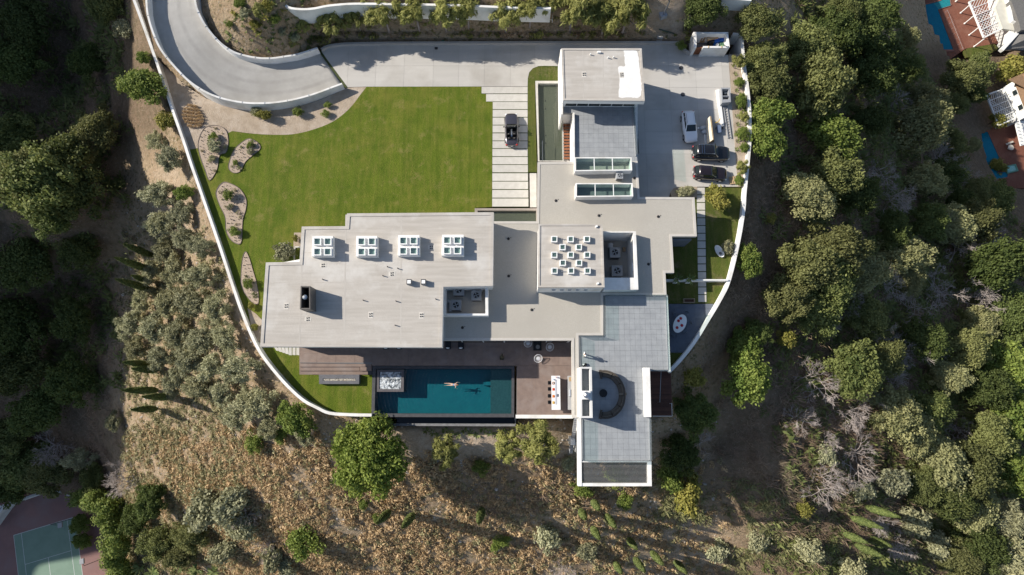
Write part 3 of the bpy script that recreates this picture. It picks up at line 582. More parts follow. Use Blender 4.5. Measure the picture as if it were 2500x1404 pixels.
rw_ = roof(WROOF, L2, 0.55)
FASC = mat("white_fascia", (0.80, 0.79, 0.77), rough=0.7)
def inset_px(poly_px, z, d):
    pw = ccw(PP(poly_px, z)); n = len(pw); o = []
    for i in range(n):
        a, b, c = np.array(pw[i - 1]), np.array(pw[i]), np.array(pw[(i + 1) % n])
        d1 = (b - a) / np.linalg.norm(b - a); d2 = (c - b) / np.linalg.norm(c - b); n1 = np.array([-d1[1], d1[0]]); n2 = np.array([-d2[1], d2[0]]); k = (n1 + n2) / (1 + n1 @ n2); o.append(tuple(b + k * d))
    return o
part("fascia", MB().ring([tuple(np.array(p)) for p in inset_px(WROOF, L2, -0.035)], inset_px(WROOF, L2, 0.2), L2 - 0.75, L2 - 0.06), FASC, villa)
# upper storey walls, set back under the roof on the west and south
upw = [(752, 560), (1201, 524), (1200, 694), (1076, 696), (1074, 815), (690, 815), (695, 660), (752, 655)]
up_ = part("wall", MB().prism(PP(upw, L2), L1 - .05, L2 - 0.5), WHITE, villa)
a, b = P(690, 815, L2), P(1074, 815, L2)
for k in range(9):                                 # tall sliding panes on the pool side
    x0 = a[0] + (b[0] - a[0]) * (k + .04) / 9; x1 = a[0] + (b[0] - a[0]) * (k + .96) / 9
    part("window", MB().box((x0 + x1) / 2, a[1] - 0.02, 5.0, x1 - x0, 0.06, 2.5), DKGLASS, up_)
# ground floor of the west wing
gfw = [(676, 640), (1205, 545), (1396, 545), (1396, 829), (667, 829)]
gf_ = part("wall", MB().prism([P(a_, b_, L1) for a_, b_ in gfw], 0.0, L1 - 0.5), WHITE, villa)
a, b = P(700, 829, L1), P(1390, 829, L1)
for k in range(13):
    x0 = a[0] + (b[0] - a[0]) * (k + .03) / 13; x1 = a[0] + (b[0] - a[0]) * (k + .97) / 13
    part("window", MB().box((x0 + x1) / 2, a[1] - 0.02, 1.5, x1 - x0, 0.06, 2.7), DKGLASS, gf_)
part("floor_slab", MB().prism([P(a_, b_, L1) for a_, b_ in [(668, 648), (1083, 600), (1083, 828), (664, 828)]], L1 - 0.5, L1 - 0.06), WHITE, villa)
# lower roof
R1 = [(1313, 396.4), (1556, 394), (1561, 481.5), (1695, 482.5), (1700.5, 577), (1640, 577), (1645, 666), (1624, 666), (1626.6, 721), (1472, 721), (1472, 818.5), (1412, 818.5), (1414, 1020), (1397, 1020), (1396, 831), (1082, 831), (1080, 541), (1311, 541)]
WELL_E = [(1472, 565), (1552.5, 565), (1558.5, 706), (1474, 706)]
pw = PP(R1, L1)
def box_px(pts): return PP(pts, L1)
# the east equipment well is a shaft, so the roof is laid around it in four sheets
we = box_px(WELL_E); wx0, wx1 = min(p[0] for p in we) + .1, max(p[0] for p in we) - .25; wy0, wy1 = min(p[1] for p in we) + .1, max(p[1] for p in we) - .1
ww = box_px([(1086, 706), (1188, 706), (1190, 770), (1086, 770)]); vx0, vx1 = min(p[0] for p in ww), max(p[0] for p in ww); vy0, vy1 = min(p[1] for p in ww), max(p[1] for p in ww)
r1 = MB()
yy = [1e3, wy1, vy1, wy0, vy0, -1e3]
yy = sorted(set(yy), reverse=True)
for y1_, y0_ in zip(yy[:-1], yy[1:]):
    cuts = [-1e3]
    mid_ = (min(y1_, 60) + max(y0_, -60)) / 2
    if vy0 < mid_ < vy1: cuts += [vx0, None, vx1]
    if wy0 < mid_ < wy1: cuts += [wx0, None, wx1]
    cuts.append(1e3); i = 0
    segs = []; cur = cuts[0]
    for k in range(1, len(cuts)):
        if cuts[k] is None: cur = None; continue
        if cur is not None: segs.append((cur, cuts[k]))
        cur = cuts[k]
    for x0_, x1_ in segs:
        q = clip_rect(pw, x0_, x1_, y0_, y1_)
        if q: r1.prism(q, L1 - 0.45, L1)
lr = part("roof", r1, ROOF2, villa)
rimm = inset_px(R1, L1, 0.28)
part("roof_rim", MB().ring(inset_px(R1, L1, -0.02), rimm, L1 - 0.5, L1 + 0.05), mat("roof_rim_coating", (0.52, 0.49, 0.45), (0.47, 0.445, 0.41), 1.0), lr)
# ground floor of the east wing
gfe = [(1318, 402), (1550, 400), (1556, 487), (1688, 487), (1692, 545), (1630, 545), (1634, 640), (1616, 645), (1622, 900), (1478, 900), (1478, 812), (1390, 812), (1390, 560), (1318, 536)]
e_ = part("wall", MB().prism([P(a_, b_, L1) for a_, b_ in gfe], 0.0, 0.9), WHITE, villa)
gq = ccw([P(a_, b_, L1) for a_, b_ in gfe]); e2 = MB().ring(gq, inset_px(gfe, L1, 0.3), 0.9, L1 - 0.44); part("wall", e2, WHITE, villa)
for (ax, ay), (bx, by) in (((1616, 650), (1622, 895)), ((1634, 560), (1634, 634)), ((1556, 400), (1556, 484)), ((1690, 490), (1692, 542))):
    p0, p1 = np.array(P(ax, ay, L1)), np.array(P(bx, by, L1))
    for k in range(4):
        q0, q1 = p0 + (p1 - p0) * (k + .05) / 4, p0 + (p1 - p0) * (k + .95) / 4; m_ = (q0 + q1) / 2
        part("window", MB().box(m_[0] + .03, m_[1], 1.6, 0.05, abs(q1[1] - q0[1]), 2.4), DKGLASS, e_)
# stone cladding panel in the shaded entrance court
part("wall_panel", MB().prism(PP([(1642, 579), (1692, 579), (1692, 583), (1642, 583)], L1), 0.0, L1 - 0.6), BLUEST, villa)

# --- upper centre block
CB = [(1315.7, 548), (1470.5, 548), (1475, 701), (1314, 701)]
cb = part("wall", MB().prism(PP(CB, L2), L1 - 0.3, L2 - 0.06), WHITE, villa)
roof([(1315, 547.5), (1471, 547.5), (1475.6, 701.6), (1313.4, 701.6)], L2, 0.3, 0.2)
sx = [(630, 645), (692, 706), (752, 766), (812, 827), (873, 888)]
by = P(1400, 701, L2)[1]
for k in range(5):
    x0, z0 = P(1150 + (sx[k][0] - 12) / 3.12, 710, 5.6)[0], 5.0; x1 = P(1150 + sx[k][1] / 3.12, 710, 5.6)[0]
    w_ = part("window", MB().box((x0 + x1) / 2, by + 0.0, 5.35, 0.42, 0.03, 0.62), DKGLASS, cb)
    fr_ = MB()
    for dx, dz, sx_, sz_ in ((0, .34, .56, .07), (0, -.34, .56, .07), (-.245, 0, .07, .62), (.245, 0, .07, .62)): fr_.box((x0 + x1) / 2 + dx, by - 0.02, 5.35 + dz, sx_, 0.07, sz_)
    part("window_frame", fr_, OFFW, w_)
# --- garage block with its overhanging upper storey
GR = [(1371, 119), (1566, 119), (1573.6, 247), (1375, 245)]
g_up = inset_px(GR, L2, 0.1)
gw = part("wall", MB().prism([P(1374, 122, L2), P(1563, 122, L2), P(1569, 226, L2), P(1377, 226, L2)], 3.2, L2 - 0.3), WHITE, villa)
a, b = P(1385, 226, L2), P(1562, 226, L2)
for k in range(6):
    x0 = a[0] + (b[0] - a[0]) * (k + .04) / 6; x1 = a[0] + (b[0] - a[0]) * (k + .96) / 6
    part("window", MB().box((x0 + x1) / 2, a[1] - 0.02, 5.0, x1 - x0, 0.06, 2.5), DKGLASS, gw)
roof(GR, L2, 0.3, 0.22)
part("fascia", MB().ring(inset_px(GR, L2, -0.03), inset_px(GR, L2, 0.2), L2 - 0.7, L2 - 0.06), FASC, villa)
part("wall", MB().prism(PP([(1376, 165), (1556, 165), (1556, 395), (1403, 395), (1403, 276), (1376, 276)], 3.0), 0.0, 3.18), WHITE, villa)
part("wall", MB().prism(PP([(1368.5, 120), (1373, 120), (1374.5, 279), (1370, 279)], 4.2), 0.0, 4.2), WHITE, villa)
for k in range(3):
    x0, y0 = P(1559, 265 + 42 * k, 1.4); part("garage_door", MB().box(P(1558, 280, 3.0)[0] + .01, P(1559, 282 + 40 * k, 1.6)[1], 1.35, 0.06, 2.0, 2.5), GREYM, villa)
# fresh white coating left on the garage roof
rag = []
for (a_, b_) in [(1524, 122), (1536, 122), (1552, 124), (1557, 130), (1560, 142), (1562, 160), (1564, 185), (1566, 205), (1566, 224), (1560, 238), (1545, 239), (1528, 239), (1512, 238.5), (1511, 225), (1513, 200), (1511, 180), (1509, 164), (1517, 162), (1525, 161), (1525, 145), (1524, 132)]: rag.append((a_ + random.uniform(-.6, .6), b_ + random.uniform(-.6, .6)))
rag = [(p[0] + random.uniform(-.8, .8), p[1] + random.uniform(-.8, .8)) for p in smooth_closed(rag, 4)]
part("roof_coating", MB().prism(PP(rag, L2), L2 + 0.002, L2 + 0.010), mat("fresh_white_coating", (0.80, 0.80, 0.79), (0.72, 0.71, 0.69), 1.5), villa)
# --- tiled deck between garage and skylights, and the roof terrace
def tiles(poly_px, z, parent, size, m, gap=0.007, cap=300, off=(0, 0), th=0.06, name="tile", base_m=JOINT, rows=False):
    pw = PP(poly_px, z); xs_ = [p[0] for p in pw]; ys_ = [p[1] for p in pw]; cells = []
    ny = int((max(ys_) - min(ys_)) / size[1]) + 2; nx = int((max(xs_) - min(xs_)) / size[0]) + 3
    for j in range(ny):
        sh = (j % 2) * size[0] / 2 if rows else 0
        for i in range(-1, nx):
            x0 = min(xs_) + off[0] + i * size[0] - sh; y0 = min(ys_) + off[1] + (j - 1) * size[1]
            q = clip_rect(pw, x0 + gap, x0 + size[0] - gap, y0 + gap, y0 + size[1] - gap)
            if q: cells.append((abs(area2(q)), q))
    cells.sort(key=lambda c: -c[0]); rest = MB()
    l = root_of(parent).location if parent.type == 'EMPTY' or parent.parent else Vector((0, 0, 0))
    for k, (_, q) in enumerate(cells):
        dz = random.uniform(-.003, .003)
        if k < cap: part(name, MB().prism([(a - l.x, b - l.y) for a, b in q], z - th - l.z, z + dz - l.z), m, parent, world=False)
        else: rest.prism([(a - l.x, b - l.y) for a, b in q], z - th - l.z, z + dz - l.z)
    if rest.v: o = part(name + "s", rest, m, parent, world=False); o["kind"] = "stuff"
D1 = [(1376, 252), (1547, 253), (1556, 394), (1403, 394), (1402, 276), (1376, 276)]
gd = part("roof_deck", MB().prism(PP(D1, TZ), TZ - 0.4, TZ - 0.03), JOINT, villa)
tiles(D1, TZ, gd, (0.62, 0.62), TILE, cap=300, name="tile")
part("wall", MB().prism(PP([(1398.5, 275), (1402.6, 275), (1403.5, 396), (1399, 396)], 3.9), 0.0, 3.9), WHITE, villa)
TER = [(1472.6, 722), (1627.4, 722), (1634.6, 906), (1586, 906), (1590, 1126), (1415.5, 1126), (1412.6, 819.5), (1472.6, 819.5)]
tr = part("roof_terrace", MB().prism(PP(TER, TZ), TZ - 0.45, TZ - 0.03), JOINT, villa)
tiles(TER, TZ, tr, (0.62, 0.62), TILE, cap=300, name="tile")
part("wall", MB().prism(PP([(1420, 1020), (1584, 1020), (1586, 1118), (1422, 1118)], TZ), -9.5, TZ - 0.44), WHITE, villa)
part("wall", MB().prism(PP([(1410, 1019.5), (1419, 1019.5), (1420.5, 1187), (1411, 1187)], TZ + .12), TZ - 0.7, TZ + 0.12), WHITE, villa)
part("wall", MB().prism(PP([(1626, 722), (1630, 722), (1637, 908), (1632, 908)], TZ), TZ - 0.5, TZ + 0.05), WHITE, villa)
# louvred pergola at the south tip
of_ = PP([(1419.5, 1126.5), (1589.5, 1126.5), (1590.5, 1186.5), (1412, 1186.5)], TZ)
pg = part("pergola_frame", MB().ring(PP([(1411.5, 1126.2), (1590, 1126.2), (1591, 1187), (1411.5, 1187)], TZ), PP([(1419.5, 1128.5), (1580.5, 1128.5), (1581, 1179.5), (1419.5, 1179.5)], TZ), TZ - 0.7, TZ + 0.06), WHITE, villa)
y0, y1 = P(1500, 1129.5, TZ)[1], P(1500, 1178.5, TZ)[1]; x0, x1 = P(1419.5, 1150, TZ)[0], P(1580.5, 1150, TZ)[0]
for k in range(17):
    yk = y0 + (y1 - y0) * (k + .5) / 17; s_ = MB().box((x0 + x1) / 2, yk, TZ - .1, x1 - x0, 0.035, 0.14); part("slat", s_, mat("slat_grey", (0.20, 0.205, 0.21), rough=.5), pg)
# --- fireplace tower on the terrace
tw_o = PP([(1416.5, 896), (1444.5, 896), (1447, 1020.5), (1417, 1020.5)], L2); tw_i = PP([(1420.5, 900), (1439.5, 900), (1441, 1016), (1421.5, 1016)], L2)
tw = part("tower", MB().ring(tw_o, tw_i, TZ, L2), mat("tower_stucco", (0.66, 0.655, 0.64), (0.60, 0.595, 0.58), .8), villa)
part("tower_floor", MB().prism(PP([(1420.2, 899.7), (1439.7, 899.7), (1441.2, 1016.3), (1421.2, 1016.3)], L2), L2 - 1.0, L2 - 0.75), mat("tower_gravel", (0.20, 0.22, 0.22), (0.27, 0.29, 0.29), 14, bump=.4, bs=30), tw)
cx, cy = P(1431.5, 964.5, L2 + .3)
part("chimney", MB().box(cx, cy, L2 - 0.25, 0.92, 0.92, 1.1), OFFW, tw)
part("chimney_cap", MB().lathe([(0.36, L2 + 0.3), (0.36, L2 + 0.55), (0.30, L2 + 0.72), (0.12, L2 + 0.82)], cx, cy, 16), STEEL, tw, smooth_=False)
part("wall", MB().prism(PP([(1573.5, 897.5), (1586.6, 897.5), (1590, 1018.5), (1577, 1018.5)], 4.55), -6.0, 4.55), WHITE, villa)
part("cladding", MB().prism(PP([(1409, 900), (1413.4, 900), (1414.4, 1019), (1410.5, 1019)], L1 + .2), L1 - 0.2, L1 + 0.22), mat("grey_pebble_strip", (0.36, 0.37, 0.37), (0.28, 0.29, 0.29), 12), villa)
# glass balustrades, pane by pane
def balustrade(pts_px, z, name="balustrade", seg=1.5, h=1.1):
    b_ = None
    for (p0, p1) in zip(pts_px[:-1], pts_px[1:]):
        a, b = np.array(P(*p0, z)), np.array(P(*p1, z)); L = np.linalg.norm(b - a); n = max(1, round(L / seg)); d = (b - a) / L; ang = math.atan2(d[1], d[0])
        m_ = (a + b) / 2
        rail = part(name, MB().box(m_[0], m_[1], z + 0.05, L, 0.07, 0.10, ang), GREYM, villa)
        for k in range(n):
            c = a + (b - a) * (k + .5) / n; part("glass_pane", MB().box(c[0], c[1], z + 0.1 + (h - .1) / 2, L / n - 0.03, 0.018, h - 0.1, ang), GLASS, rail)
balustrade([(1474.5, 723.5), (1474.5, 821)], TZ); balustrade([(1415, 821.5), (1473, 821.5)], TZ); balustrade([(1415.5, 823), (1416.5, 894)], TZ)
balustrade([(1476, 723.5), (1625, 723.5)], TZ)
balustrade([(1624.6, 725), (1631, 904)], TZ); balustrade([(1629, 904), (1589, 904)], TZ); balustrade([(1422, 1023), (1423, 1123)], TZ); balustrade([(1424, 1124), (1584, 1124)], TZ); balustrade([(1584.5, 1021), (1586.5, 1123)], TZ); balustrade([(1544, 256), (1552, 382)], TZ)
# --- long skylight boxes
def skylight(pts_px, z, n, zb, name="skylight", wall=0.14, inner=SKYGL, depth=None):
    o = PP(pts_px, z); a, b, c, d = [np.array(p) for p in o]
    ex = (b - a) / np.linalg.norm(b - a); ey = (d - a) / np.linalg.norm(d - a)
    i_ = [tuple(a + ex * wall + ey * wall), tuple(b - ex * wall + ey * wall), tuple(c - ex * wall - ey * wall), tuple(d + ex * wall - ey * wall)]
    s_ = part(name, MB().ring(o, i_, zb, z), WHITE, villa)
    part("shaft_floor", MB().prism([tuple(a + (ex + ey) * wall * .9), tuple(b + (-ex + ey) * wall * .9), tuple(c - (ex + ey) * wall * .9), tuple(d + (ex - ey) * wall * .9)], zb - 0.1, zb + 0.04), mat("shaft_floor_grey", (0.20, 0.22, 0.22), (0.16, 0.18, 0.18), 1.0), s_)
    for k in range(n):
        p0 = np.array(i_[0]) + (np.array(i_[1]) - i_[0]) * (k / n); p1 = np.array(i_[0]) + (np.array(i_[1]) - i_[0]) * ((k + 1) / n); q1 = np.array(i_[3]) + (np.array(i_[2]) - i_[3]) * ((k + 1) / n); q0 = np.array(i_[3]) + (np.array(i_[2]) - i_[3]) * (k / n)
        part("glass_pane", MB().prism([tuple(p0 + ex * .02), tuple(p1 - ex * .02), tuple(q1 - ex * .02), tuple(q0 + ex * .02)], z - 0.07, z - 0.05), inner, s_)
        if k: part("mullion", MB().wall([tuple(p0), tuple(q0)], 0.09, z - 0.015, z - 0.1), OFFW, s_)
    return s_
skylight([(1403.3, 384), (1542, 384), (1543.5, 416), (1403.6, 418)], 4.75, 3, TZ - 0.02)
skylight([(1405.6, 447), (1544.5, 447), (1546, 479.5), (1405.6, 481)], 4.75, 3, L1)
# --- raised skylight blocks of four on the west roof
for (x0, y0, x1, y1) in ((762, 576, 813, 626), (870, 576, 921, 626), (972, 574, 1024, 624), (1079, 573, 1132, 624)):
    curb = part("skylight_curb", MB().prism(PP([(x0, y0), (x1, y0), (x1, y1), (x0 - 1, y1)], L2 + .75), L2, L2 + 0.75), WHITE, villa)
    for i in range(2):
        for j in range(2):
            ax, ay = x0 + 3 + i * 25.5, y0 + 4 + j * 25; zt_ = L2 + 1.08; w_ = 18.5
            o = PP([(ax, ay), (ax + w_, ay), (ax + w_, ay + w_), (ax, ay + w_)], zt_); cx_ = sum(p[0] for p in o) / 4; cy_ = sum(p[1] for p in o) / 4
            inn = [((p[0] - cx_) * .76 + cx_, (p[1] - cy_) * .76 + cy_) for p in o]
            f_ = part("skylight_frame", MB().ring(o, inn, L2 + .75, zt_), OFFW, curb)
            s2 = MB().prism([((p[0] - cx_) * .78 + cx_, (p[1] - cy_) * .78 + cy_) for p in o], L2 + 0.752, L2 + 0.78)
            part("glass_pane", MB().prism([((p[0] - cx_) * .78 + cx_, (p[1] - cy_) * .78 + cy_) for p in o], zt_ - 0.07, zt_ - 0.04), SKYGL, curb)
            part("shaft_floor", s2, mat("shaft_green", (0.50, 0.56, 0.54), (0.36, 0.42, 0.41), 2), curb)
# --- thirteen small skylights on the centre block
def small_sky(zx, zy):
    ax, ay = 1150 + zx / 3.12, 480 + zy / 3.12; zt_ = L2 + .42; w_ = 14.6
    o = PP([(ax, ay), (ax + w_, ay), (ax + w_, ay + w_), (ax, ay + w_)], zt_); cx_ = sum(p[0] for p in o) / 4; cy_ = sum(p[1] for p in o) / 4
    f_ = part("skylight", MB().ring(o, [((p[0] - cx_) * .72 + cx_, (p[1] - cy_) * .72 + cy_) for p in o], L2, zt_), OFFW, villa)
    part("glass_pane", MB().prism([((p[0] - cx_) * .74 + cx_, (p[1] - cy_) * .74 + cy_) for p in o], zt_ - 0.07, zt_ - 0.04), SKYGL, f_)
    part("shaft_floor", MB().prism([((p[0] - cx_) * .74 + cx_, (p[1] - cy_) * .74 + cy_) for p in o], L2 + .002, L2 + .03), mat("shaft_green", (0, 0, 0)), f_)
for zy, cols in ((300, (612, 737, 861)), (361, (675, 799)), (420, (612, 738, 863)), (481, (677, 801)), (541, (614, 740, 865))):
    for zx in cols: small_sky(zx, zy)
# --- chimney box, vents, drains, tar patches on the west roof
co = PP([(734, 698), (757, 698.5), (757.5, 755), (732, 755)], L2 + 1.9); ci = PP([(736.5, 701), (754.5, 701.5), (755, 752), (735, 752)], L2 + 1.9)
ch = part("chimney", MB().ring(co, ci, L2, L2 + 1.9), mat("bronze_chimney", (0.10, 0.09, 0.085), (0.13, 0.12, 0.11), 2, rough=.5), villa)
part("chimney_floor", MB().prism(PP([(736, 700.5), (755, 701), (755.5, 752.5), (734.5, 752.5)], L2 + 1.9), L2 + .01, L2 + 0.5), BLACK, ch)
cx, cy = P(744.5, 725.5, L2 + 1.9); part("flue", MB().lathe([(0.16, L2 + 0.45), (0.16, L2 + 1.7), (0.26, L2 + 1.75), (0.26, L2 + 1.95), (0.1, L2 + 2.05)], cx, cy, 14), STEEL, ch)
for px_, py_ in ((997, 688.5), (1032, 688.5)):
    x, y = P(px_ + 2, py_, L2 + .45); v_ = part("roof_vent", MB().box(x, y, L2 + 0.25, 0.52, 0.56, 0.5), GREYM, villa); part("vent_cap", MB().box(x, y, L2 + .54, 0.40, 0.40, 0.08), OFFW, v_)
    part("vent_rim", MB().ring([(x - .28, y - .3), (x + .28, y - .3), (x + .28, y + .3), (x - .28, y + .3)], [(x - .2, y - .22), (x + .2, y - .22), (x + .2, y + .22), (x - .2, y + .22)], L2 + .5, L2 + .56), DARKM, v_)
PIPES = [(788, 682), (946, 651), (971, 655), (935, 673), (887, 733), (967, 735), (1064, 730), (965, 794)]
for px_, py_ in PIPES:
    x, y = P(px_, py_, L2 + .2); part("vent_pipe", MB().lathe([(0.06, L2), (0.06, L2 + 0.32)], x, y, 8), DARKM, villa)
DR = [((789, 648), L2, 0), ((699, 747), L2, 1), ((905, 769), L2, 1), ((1029, 770), L2, 1), ((752, 779), L2, 0), ((1053, 604), L2, 0), ((957, 669), L2, 0), ((1426, 181.5), L2, 1), ((1518, 183), L2, 1)]
for (px_, py_), z_, vert in DR:                    # paired outlets on a pale patch
    x, y = P(px_, py_, z_); pt = part("drain_plate", MB().box(x, y, z_ + .006, 0.55 if vert else .75, 0.75 if vert else .5, 0.012), mat("plate_cream", (0.60, 0.57, 0.52), (0.54, 0.51, 0.46), 3), villa)
    for dx, dy in ((-.11, .11), (.11, .14), (-.1, -.14), (.12, -.12)): part("outlet", MB().lathe([(0.075, z_ + .012), (0.075, z_ + 0.06)], x + dx, y + dy, 8), DARKM, pt)
for px_, py_ in ((1357, 490), (1462, 526.5), (1607, 529), (1241.5, 583), (1242, 674), (1298, 756.5), (1129, 800), (1583, 645), (1548.5, 435)):
    x, y = P(px_, py_, L1); dr = part("roof_drain", MB().lathe([(0.17, L1), (0.17, L1 + 0.05), (0.06, L1 + .1)], x, y, 14), BLACK, villa); part("overflow", MB().lathe([(0.05, L1), (0.05, L1 + 0.05)], x + 0.28, y + 0.14, 8), BLACK, dr)
for px_, py_ in ((1441, 134), (1484, 142), (1497, 141)): x, y = P(px_, py_, L2); part("vent_pipe", MB().lathe([(0.07, L2), (0.07, L2 + .3)], x, y, 8), OFFW, villa)
x, y = P(1462, 129, L2); part("roof_vent", MB().box(x, y, L2 + .12, .42, .2, .24), OFFW, villa)
for px_, py_ in ((1456, 553.5), (1459, 692.5)): x, y = P(px_, py_, L2); part("roof_vent", MB().box(x, y, L2 + .1, .26, .2, .2, .4), OFFW, villa)
for zx, zy in ((703, 325), (826, 327), (706, 571), (830, 571)):
    for d_ in (-14, 0, 13): x, y = P(1150 + (zx + d_) / 3.12, 480 + zy / 3.12, L2); part("vent_pipe", MB().lathe([(0.06, L2), (0.06, L2 + .14)], x, y + random.uniform(-.05, .05), 6), GREYM, villa)
# membrane laps on the roofs: thin strips
LAP = mat("membrane_lap", (0.43, 0.40, 0.365), (0.475, 0.445, 0.405), 1.5, stretch=(3, .4, 1))
for (a_, b_, c_, d_) in ((739, 560, 731, 842), (845, 524, 840, 844), (980, 522, 978, 845)):
    part("roof_seam", MB().wall([P(a_, b_, L2), P(c_, d_, L2)], 0.16, L2 + 0.005, L2 - .01), LAP, rw_)
for y_ in (617, 690, 776, 815):
    part("roof_seam", MB().wall([P(658 if y_ > 650 else 741, y_, L2), P(1074 if y_ > 700 else 1198, y_, L2)], 0.12, L2 + 0.0035, L2 - .01), LAP, rw_)
for x_ in (1423, 1472): part("roof_seam", MB().wall([P(x_, 121, L2), P(x_ + 2, 243, L2)], 0.10, L2 + 0.004, L2 - .01), LAP, villa)
# --- equipment wells
def well(outer_px, inner_px, zt, zf, hole=None):
    w_ = part("well_wall", MB().ring(PP(outer_px, zt), PP(inner_px, zt), zf, zt), WHITE, villa); f_ = PP(inner_px, zt); c_ = (sum(p[0] for p in f_) / 4, sum(p[1] for p in f_) / 4)
    part("well_floor", MB().prism([((p[0] - c_[0]) * 1.04 + c_[0], (p[1] - c_[1]) * 1.04 + c_[1]) for p in f_], zf - 0.1, zf + 0.03), ROOF2, w_)
well([(1078, 697), (1191.5, 699), (1192, 770.5), (1079, 770.5)], [(1088, 699.5), (1184.5, 701), (1185, 765.5), (1088, 765.5)], 4.95, 3.2)
# east well: the east wall has a square opening that lets a patch of sun through
zt = 4.85; o = PP([(1472, 564.5), (1552.5, 564.5), (1558.6, 707), (1474, 708.5)], zt); i_ = PP([(1474, 568), (1546, 568), (1549.5, 678), (1475.5, 678)], zt); zf = 1.0
def seg(a, b, c, d, z0, z1): part("well_wall", MB().prism([a, b, c, d], z0, z1), WHITE, villa)
seg(o[0], o[1], i_[1], i_[0], zf, zt); seg(i_[3], i_[2], o[2], o[3], zf, zt)
def mixp(p, q, t): return (p[0] + (q[0] - p[0]) * t, p[1] + (q[1] - p[1]) * t)
for t0, t1, z0, z1 in ((0, .60, zf, zt), (.60, .80, zf, 3.68), (.60, .80, 4.5, zt), (.80, 1, zf, zt)): seg(mixp(i_[1], i_[2], t0), mixp(o[1], o[2], t0), mixp(o[1], o[2], t1), mixp(i_[1], i_[2], t1), z0, z1)
part("well_floor", MB().prism([P(1468, 562, zt), P(1550, 562, zt), P(1554, 684, zt), P(1470, 684, zt)], zf - .1, zf + .02), ROOF2, villa)

# ------------------------------------------------------------------ reflecting pools, pool terrace, pool
POOLT = mat("reflecting_pool_tile", (0.105, 0.112, 0.088), (0.080, 0.088, 0.070), 5.0, rough=.6)
WATER2 = mat_glass("still_water", (0.90, 0.93, 0.88), 0.04, 0.02, 3.0)
def basin(name, lab, outer, inner, zr, depth, rimm=CONC2, floorm=POOLT, water=WATER2, grp=None):
    o, i2 = PP(outer, zr), PP(inner, zr); c = (sum(p[0] for p in i2) / len(i2), sum(p[1] for p in i2) / len(i2))
    t = thing(name, lab, "pool", (c[0], c[1], zr), group=grp)
    part("rim", MB().ring(o, i2, zr - depth - .2, zr), rimm, t)
    fl = [((p[0] - c[0]) * 1.01 + c[0], (p[1] - c[1]) * 1.01 + c[1]) for p in i2]
    part("floor", MB().prism(fl, zr - depth - .2, zr - depth), floorm, t)
    part("water", MB().add([(a_, b_, zr - .15) for a_, b_ in fl], [tuple(range(len(fl)))]), water, t)
    return t
rp = basin("reflecting_pool", "long dark reflecting pool beside the garage and timber footbridge", [(1307, 197.5), (1373, 197.5), (1380, 394), (1313.5, 394)], [(1313, 203.5), (1371, 203.5), (1374, 392), (1317, 392)], 0.12, 0.5, grp="reflecting pools")
for px_, py_ in ((1331.5, 246), (1331.5, 265.5), (1332.5, 330.5), (1332.5, 349)): x, y = P(px_, py_, -.3); part("pool_light", MB().lathe([(0.09, -.42), (0.09, -.34)], x, y, 10), BLACK, rp)
rp2 = basin("reflecting_pool", "small dark reflecting pool at the end of the slab strip", [(1159, 508.5), (1312, 508.5), (1312, 544), (1159, 544)], [(1166, 514), (1309, 514), (1309, 542), (1166, 542)], 0.12, 0.5, rimm=mat("warm_coping", (0.33, 0.29, 0.26), (0.28, 0.25, 0.22), 2), grp="reflecting pools")
basin("reflecting_pool", "little dark pool in the corner west of the upper roof", [(717, 601), (740, 601), (740, 641), (714, 641)], [(721, 605), (740, 605), (740, 639), (719, 639)], 0.1, 0.5, grp="reflecting pools")
x, y0 = P(1324, 345, .6); _, y1 = P(1324, 393, .6)
solo("handrail", MB().tube([(x, y0, 0.0), (x, y0, 0.75), (x, y1, 0.75), (x, y1, 0.0)], 0.03, 6), STEEL, "slim steel rail standing in the long reflecting pool", "rail")
# timber footbridge of separate boards
br = thing("footbridge", "red-brown timber footbridge of spaced boards beside the reflecting pool", "bridge", (*P(1384, 335, .3), 0))
part("beam", MB().wall(PP([(1377, 279), (1378, 392)], .2), 0.1, 0.18, -.4), DARKM, br); part("beam", MB().wall(PP([(1389, 279), (1391, 392)], .2), 0.1, 0.18, -.4), DARKM, br)
for k in range(15):
    yk = 281 + k * 7.35; part("board", MB().prism(PP([(1375.5 + .05 * k, yk), (1392.5 + .08 * k, yk), (1392.6 + .08 * k, yk + 4.4), (1375.6 + .05 * k, yk + 4.4)], .25), 0.18, 0.25), WOOD, br)
part("rail", MB().tube([(*P(1373.6, 279, .9), .9), (*P(1374.6, 392, .9), .9)], 0.025, 6), STEEL, br)
for k in range(4): x, y = P(1373.8 + .25 * k, 281 + 36 * k, .45); part("post", MB().tube([(x, y, -.4), (x, y, .9)], 0.022, 6), STEEL, br)

DECKP = [(731, 848), (668, 830), (668, 800), (1400, 800), (1400, 1017), (1257, 1017), (1256, 893), (908, 893), (907, 884), (731, 884)]
pd = struct("pool_terrace", MB().prism(PP([(731, 846), (731, 800), (1398, 800), (1398, 893.2), (731, 886)], 0), -0.5, -0.03), JOINT, "brown stone tile terrace around the swimming pool")
tiles([(731, 830), (908, 830), (908, 885.5), (731, 885.5)], 0, pd, (2.3, 1.15), DECK, name="slab"); tiles([(908, 826), (1398, 826), (1398, 893), (908, 893)], 0, pd, (2.3, 2.3), DECK, name="slab")
part("slab_bed", MB().prism(PP([(1261.5, 893.3), (1398, 893.3), (1398, 1015), (1261, 1015)], 0), -0.5, -0.03), JOINT, pd, world=False)
tiles([(1262, 893.3), (1397.5, 893.3), (1397.5, 1014.5), (1261.5, 1014.5)], 0, pd, (2.3, 2.3), DECK, name="slab")
